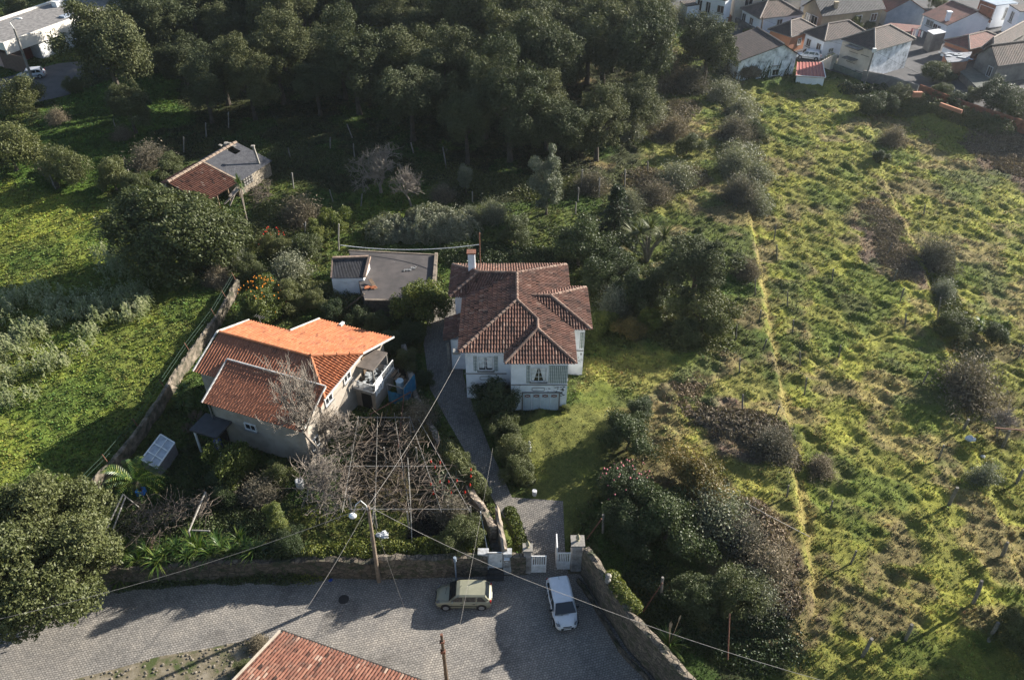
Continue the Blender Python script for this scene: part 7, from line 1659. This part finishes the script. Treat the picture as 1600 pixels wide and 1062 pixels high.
thouse('white house at the very right edge with one tall window', (1588, 8), (1594, 19), (1650, 13), 4.4, 'flat', .0, m_tw, m_rf_dark, [('a', .5, 3.0, 1.0, 1.6, m_grey), ('b', .5, 2.5, 1.4, 1.4)], ov=.1)
t, q, lb, la, ze, g = thouse('old white house with ivy-streaked gable and sagging dark roof at the head of the field', None, (1154, 96), (1250, 86), 3.1, 'gable_a', 1.9, m_tstain, m_rf_dark, [('b', .66, 2.4, 1.0, 1.2, m_tw), ('b', .68, .6, 1.1, .9, m_dark)], depth=8.5, ru=.7)
rs = random.Random(4); iv = MB()
for _ in range(60):
    u0 = rs.choice([rs.uniform(.02, .3), rs.uniform(.25, .98)]); u = ov_ = .35 + u0 * (lb - .7); z = g - .2; p_ = q(u, .32, z); H_ = rs.uniform(1.0, 3.0)
    pts = [p_]
    for k in range(4): u += rs.uniform(-.1, .32); z += H_ / 4; pts.append(q(min(u, lb - .4), .31, z))
    iv.tube(pts, [.07, .06, .05, .035, .015], 4, cap=False)
iv.build('ivy_stems', L_SHRUB, t)
V_, F_, tn_, c__, r__ = crown_arrays(31, 1.0, 3500, .12, clumps=16, sq=(1, .3, .9)); o = npmesh('ivy', V_ * np.array([2.2, 1.0, 1.5]) + q(2.2, .2, g + 1.0) - WPOS[t.name], F_, tn_, L_TWIG, t)
# sheds and yards
def quadshed(label, name, pts, z, wallm, roofm, zb=None, ribs=0, win=None, cat='shed'):
    A = [P(*p, z) for p in pts]; t = thing(name, label, cat, (A[0] + A[2]) / 2 - (0, 0, z - 1.6)); m = MB(); slab(m, A, .1); r_ = m.build('roof', roofm, t)
    c = sum(A) / 4; B = [c + (p - c) * .94 for p in A]; m = MB(); m.prism([p[:2] for p in B], .6, z - .12); m.build('wall', wallm, t)
    if ribs:
        m = MB()
        for i in range(ribs + 1):
            u = i / ribs; m.beam(A[0] + (A[1] - A[0]) * u + (0, 0, .04), A[3] + (A[2] - A[3]) * u + (0, 0, .04), .12, .08)
        m.build('rib', M('rib_red', (.42, .17, .13), (.34, .13, .10), 3), r_)
        m = MB(); m.beam(A[1] + (0, 0, .05), A[2] + (0, 0, .05), .12, .12); m.beam(A[2] + (0, 0, .03), A[3] + (0, 0, .03), .1, .14); m.build('edge_trim', m_trim, r_)
    return t, A
quadshed('small shed with a bright ribbed red sheet roof at the head of the field', 'red_roofed_shed', [(1246, 97.5), (1285, 97.5), (1290, 122), (1244, 118.7)], 2.7, m_tw, M('red_sheet', (.30, .085, .07), (.23, .065, .055), 1.5, .6, .1), ribs=8)
t, A = quadshed('ruinous lean-to with grey corrugated sheets and orange walls', 'ruined_shed', [(1474, 84), (1519, 81), (1513, 95), (1481, 98)], 4.0, m_tor, M('grey_sheets', (.22, .23, .25), (.13, .13, .14), 1.5, .7, .2))
rs = random.Random(8); m = MB()
for _ in range(9): c = A[0] + (A[2] - A[0]) * rs.random() + (A[1] - A[0]) * rs.uniform(-.2, .4) + (0, 0, .12); m.box(c, (rs.uniform(.6, 1.8), .5, .04), rs.uniform(-1, 0))
tag(m.build('loose_sheets', M('loose_sheet', (.38, .40, .42), (.14, .15, .16), 2, .6, .1, tone=.5), origin=A[0]), 'loose metal sheets lying on the ruinous lean-to', 'sheets')
quadshed('flat white canopy over the laundry yard between the far houses', 'white_canopy', [(1449, 48), (1467, 45), (1479, 50.5), (1459, 54)], 4.6, m_tgrey, m_trim, cat='canopy')
quadshed('low red roofed annexe behind the stained house ridge', 'red_annexe', [(1362, 46), (1392, 36), (1440, 40), (1425, 50)], 3.9, m_tgrey, m_rf_red, cat='annexe')
quadshed('pinkish walled court with a low roof before the orange house', 'court_building', [(1473, 72), (1482, 66), (1512, 79), (1497, 83)], 3.2, m_tw, M('pink_render', (.42, .30, .26), (.33, .24, .21), 1.5), cat='annexe')
quadshed('narrow cream lean-to roof between the two hipped white houses', 'cream_leanto', [(1335, 45), (1341, 43.5), (1368, 52), (1357, 55)], 4.5, m_tcream, m_tcream, cat='annexe')
t = thing('laundry_line', 'pink and white laundry hanging in the yard between far houses', 'laundry', P(1435, 48, 1.6)); m = MB(); rs = random.Random(3)
a, b = P(1424, 44, 4.4), P(1444, 49, 4.4); MB().tube([a, b], .03, 4).build('line', m_grey, t)
for i in range(5): u = (i + .5) / 5; p_ = a + (b - a) * u; c = MB(); d_ = (b - a) / 14; c.quad(p_ - d_, p_ + d_, p_ + d_ - (0, .05, 1.1), p_ - d_ - (0, .05, 1.0)); c.build('cloth', M('cloth_%d' % i, [(.55, .2, .2), (.6, .45, .48), (.5, .5, .6), (.6, .3, .3), (.6, .6, .6)][i], bmp=0), t)
thouse('white house with red brick annexe at the top edge right of the wood', (1085, -8), (1134, 2), (1147, -2), 4.2, 'flat', 0, m_tw, m_rf_dark, [('a', .12, 2.6, 1.3, 1.2, m_shut), ('a', .55, 2.4, .9, 1.8, m_dark), ('a', .85, 2.4, .9, 1.8, m_dark)], ov=.1)
thouse('cream apartment block at the top edge with small balconies', (1146, -12), (1150, -3), (1245, -12), 4.4, 'flat', 0, m_tcream, m_rf_dark, [('b', .2, 3.4, 1.4, 1.2), ('b', .45, 3.4, 1.4, 1.2), ('b', .2, 1.2, 1.4, 1.2), ('b', .7, 3.4, 1.4, 1.2)], ov=.1)
thouse('white terrace house with a dark roof behind the nearest hipped house', (1225, -12), (1238, -1), (1300, -8), 3.6, 'gable_b', 1.8, m_tw, m_rf_dark, [('b', .15, 1.6, 1.3, .9, m_shut)])
quadshed('low dark roofed white outbuilding at the top edge beside the wood', 'outbuilding', [(1062, 2), (1090, -3), (1094, 7), (1074, 10)], 4.2, m_tw, m_rf_dark, cat='outbuilding')
quadshed('red brick yard building under the top edge white house', 'brick_annexe', [(1118, 17), (1133, 13), (1147, 25), (1132, 29)], 2.6, m_brick, m_brick, cat='annexe')
quadshed('flat stone yard store at the foot of the old gabled house', 'yard_store', [(1500, 112), (1517, 104), (1552, 126), (1530, 140)], 2.8, m_tgrey, M('mossy_slab', (.10, .105, .09), (.06, .065, .055), 1.2), cat='store')
def flatwall(name, pts, z, h, th, mat, label, seed=1): return tag(wall_mesh(line(pts, z), th, lambda a, b: TZ(a, b) - .2, lambda s: z + h, mat, name, 1, .05, seed=seed), label, 'wall')
flatwall('brick_wall', [(1432, 150), (1470, 165), (1500, 177), (1560, 197), (1620, 218)], 1.6, 1.7, .25, m_brick, 'long red brick boundary wall stepping down to the right edge', 3)
flatwall('block_wall', [(1345, 127), (1378, 133), (1405, 142), (1430, 150)], 1.6, 1.6, .25, m_tgrey, 'grey yard wall with planted top below the stained white house', 4)
m = MB(); a, b = P(1469, 163, 3.4), P(1503, 175, 3.4); m.beam(a, b, .3, .5); tag(m.build('orange_blocks', m_tor, origin=a), 'bright orange strip of hollow blocks topping the brick boundary wall', 'blocks')
m = MB(); c_ = P(1433, 148, 3.4); m.box(c_, (1.2, .4, .7)); m.box(c_ + (0, 0, .37), (1.3, .5, .08)); tag(m.build('brick_pier', m_tor, origin=c_), 'short orange pier where the grey yard wall meets the brick wall', 'pier')
flatwall('green_wall', [(1287, 96), (1300, 108), (1345, 126)], 1.6, .9, .25, M('green_render', (.12, .15, .12), (.08, .10, .08), 1.5), 'low greenish wall before the cream balcony front', 5)
flatwall('yard_wall', [(1148, 37), (1166, 46), (1186, 57)], 1.6, 1.0, .25, m_tgrey, 'grey garden wall under the nearest white hipped house', 6)
t = thing('satellite_mast', 'thin roof mast on the brown-roofed house among the far houses', 'mast', P(1452, 14, 5)); MB().tube([P(1452, 14, 5), P(1456, -4, 6)], .05, 5).build('shaft', m_grey, t)
# ------------------------------------------------ long white building, top left
def long_building():
    z = 6.0; c = P(5, 68, z)[:2]; d = P(195, 0, z)[:2]; e = unit(d - c); n = np.array([-e[1], e[0]]); L = 52
    def q(a, v, zz): xy = c + e * a + n * v; return np.array([xy[0], xy[1], zz])
    t = thing('long_building', 'long modern white building with a grey pebbled roof at the top left', 'building', q(10, 5, 1.6)); rt = lambda a: [q(u, v, 0)[:2] for u, v in a]
    m = MB(); m.prism(rt([(0, 0), (L, 0), (L, 10), (0, 10)]), 5.85, 6.02); m.build('flat_roof', M('pebbled_roof', (.24, .225, .21), (.12, .115, .11), 1.6, .95, .6, 3), t)
    m = MB(); m.prism(rt([(-.1, -.2), (L, -.2), (L, .05), (-.1, .05)]), 4.3, 6.15); m.prism(rt([(-.1, .05), (.1, .05), (.1, 10), (-.1, 10)]), 4.9, 6.12); m.prism(rt([(-.1, 10.02), (L, 10.02), (L, 10.6), (-.1, 10.6)]), 4.3, 6.3); m.build('fascia', M('cream_white', (.72, .68, .60), (.62, .58, .51), .6, .8, .1), t)
    m = MB(); m.prism(rt([(.5, 2.5), (6, 2.5), (6, 9.8), (.5, 9.8)]), .8, 5.85); m.build('pink_wall', M('pink_tile_wall', (.42, .29, .25), (.34, .23, .20), 1.2), t)
    m = MB(); m.prism(rt([(6.01, .3), (L - .2, .3), (L - .2, 9.8), (6.01, 9.8)]), .8, 5.85); m.build('wall', m_white, t)
    for a in (9.5, 17, 24, 31, 38): window(t, q(a, .3, 3.4), e, 2.2, 2.2, cols=2, rows=1, mat=m_trim, proud=.05)
    m = MB(); m.box(q(5.2, 2.4, 2.9), (1.3, .1, 2.4), math.atan2(e[1], e[0])); m.build('red_door', M('dark_red', (.16, .02, .02), rough=.5), t)
    for a in (12.5, 20.5): m = MB(); m.prism(rt([(a, -2.5), (a + 3, -2.5), (a + 3, .2), (a, .2)]), 1.0, 3.0); m.build('porch_block', m_white, t)
    for a, v in ((17, 7.2), (21.5, 8.3)): m = MB(); m.prism(rt([(a, v), (a + 1.8, v), (a + 1.8, v + 1.2), (a, v + 1.2)]), 6.02, 6.9); m.build('roof_box', m_trim, t)
    m = MB(); m.prism(rt([(13, 1.2), (15, 1.2), (15, 2.4), (13, 2.4)]), 6.02, 6.3); m.build('skylight', m_tblue, t)
    m = MB(); m.prism(rt([(0.3, -3.2), (.5, -3.2), (.5, 2.4), (.3, 2.4)]), 1.0, 4.2); m.build('side_screen', M('wood_screen', (.13, .085, .065), (.09, .06, .045), 3), t)
long_building()
far = MB()
# big tree standing just outside the frame whose shade falls into the lower right corner
put('oak5', 1760, 900, 120, 'dark oak beyond the right edge shading the lower right corner', 'tree')
# ------------------------------------------------ air
hz = bpy.data.meshes.new('haze'); bmz = bmesh.new(); bmesh.ops.create_cube(bmz, size=1); bmz.to_mesh(hz); bmz.free()
ho = bpy.data.objects.new('haze', hz); COL.objects.link(ho); ho.scale = (3300, 2600, 66); ho.location = (0, 800, 31.5); ho['kind'] = 'stuff'; ho['label'] = 'thin blue winter haze filling the air'; ho['category'] = 'haze'
hm = bpy.data.materials.new('haze'); hm.use_nodes = True; nt = hm.node_tree; nt.nodes.remove(nt.nodes['Principled BSDF']); pv = nt.nodes.new('ShaderNodeVolumePrincipled')
pv.inputs['Color'].default_value = (.82, .9, 1, 1); pv.inputs['Density'].default_value = .00012; pv.inputs['Anisotropy'].default_value = .55; nt.links.new(pv.outputs[0], nt.nodes['Material Output'].inputs['Volume']); hz.materials.append(hm)
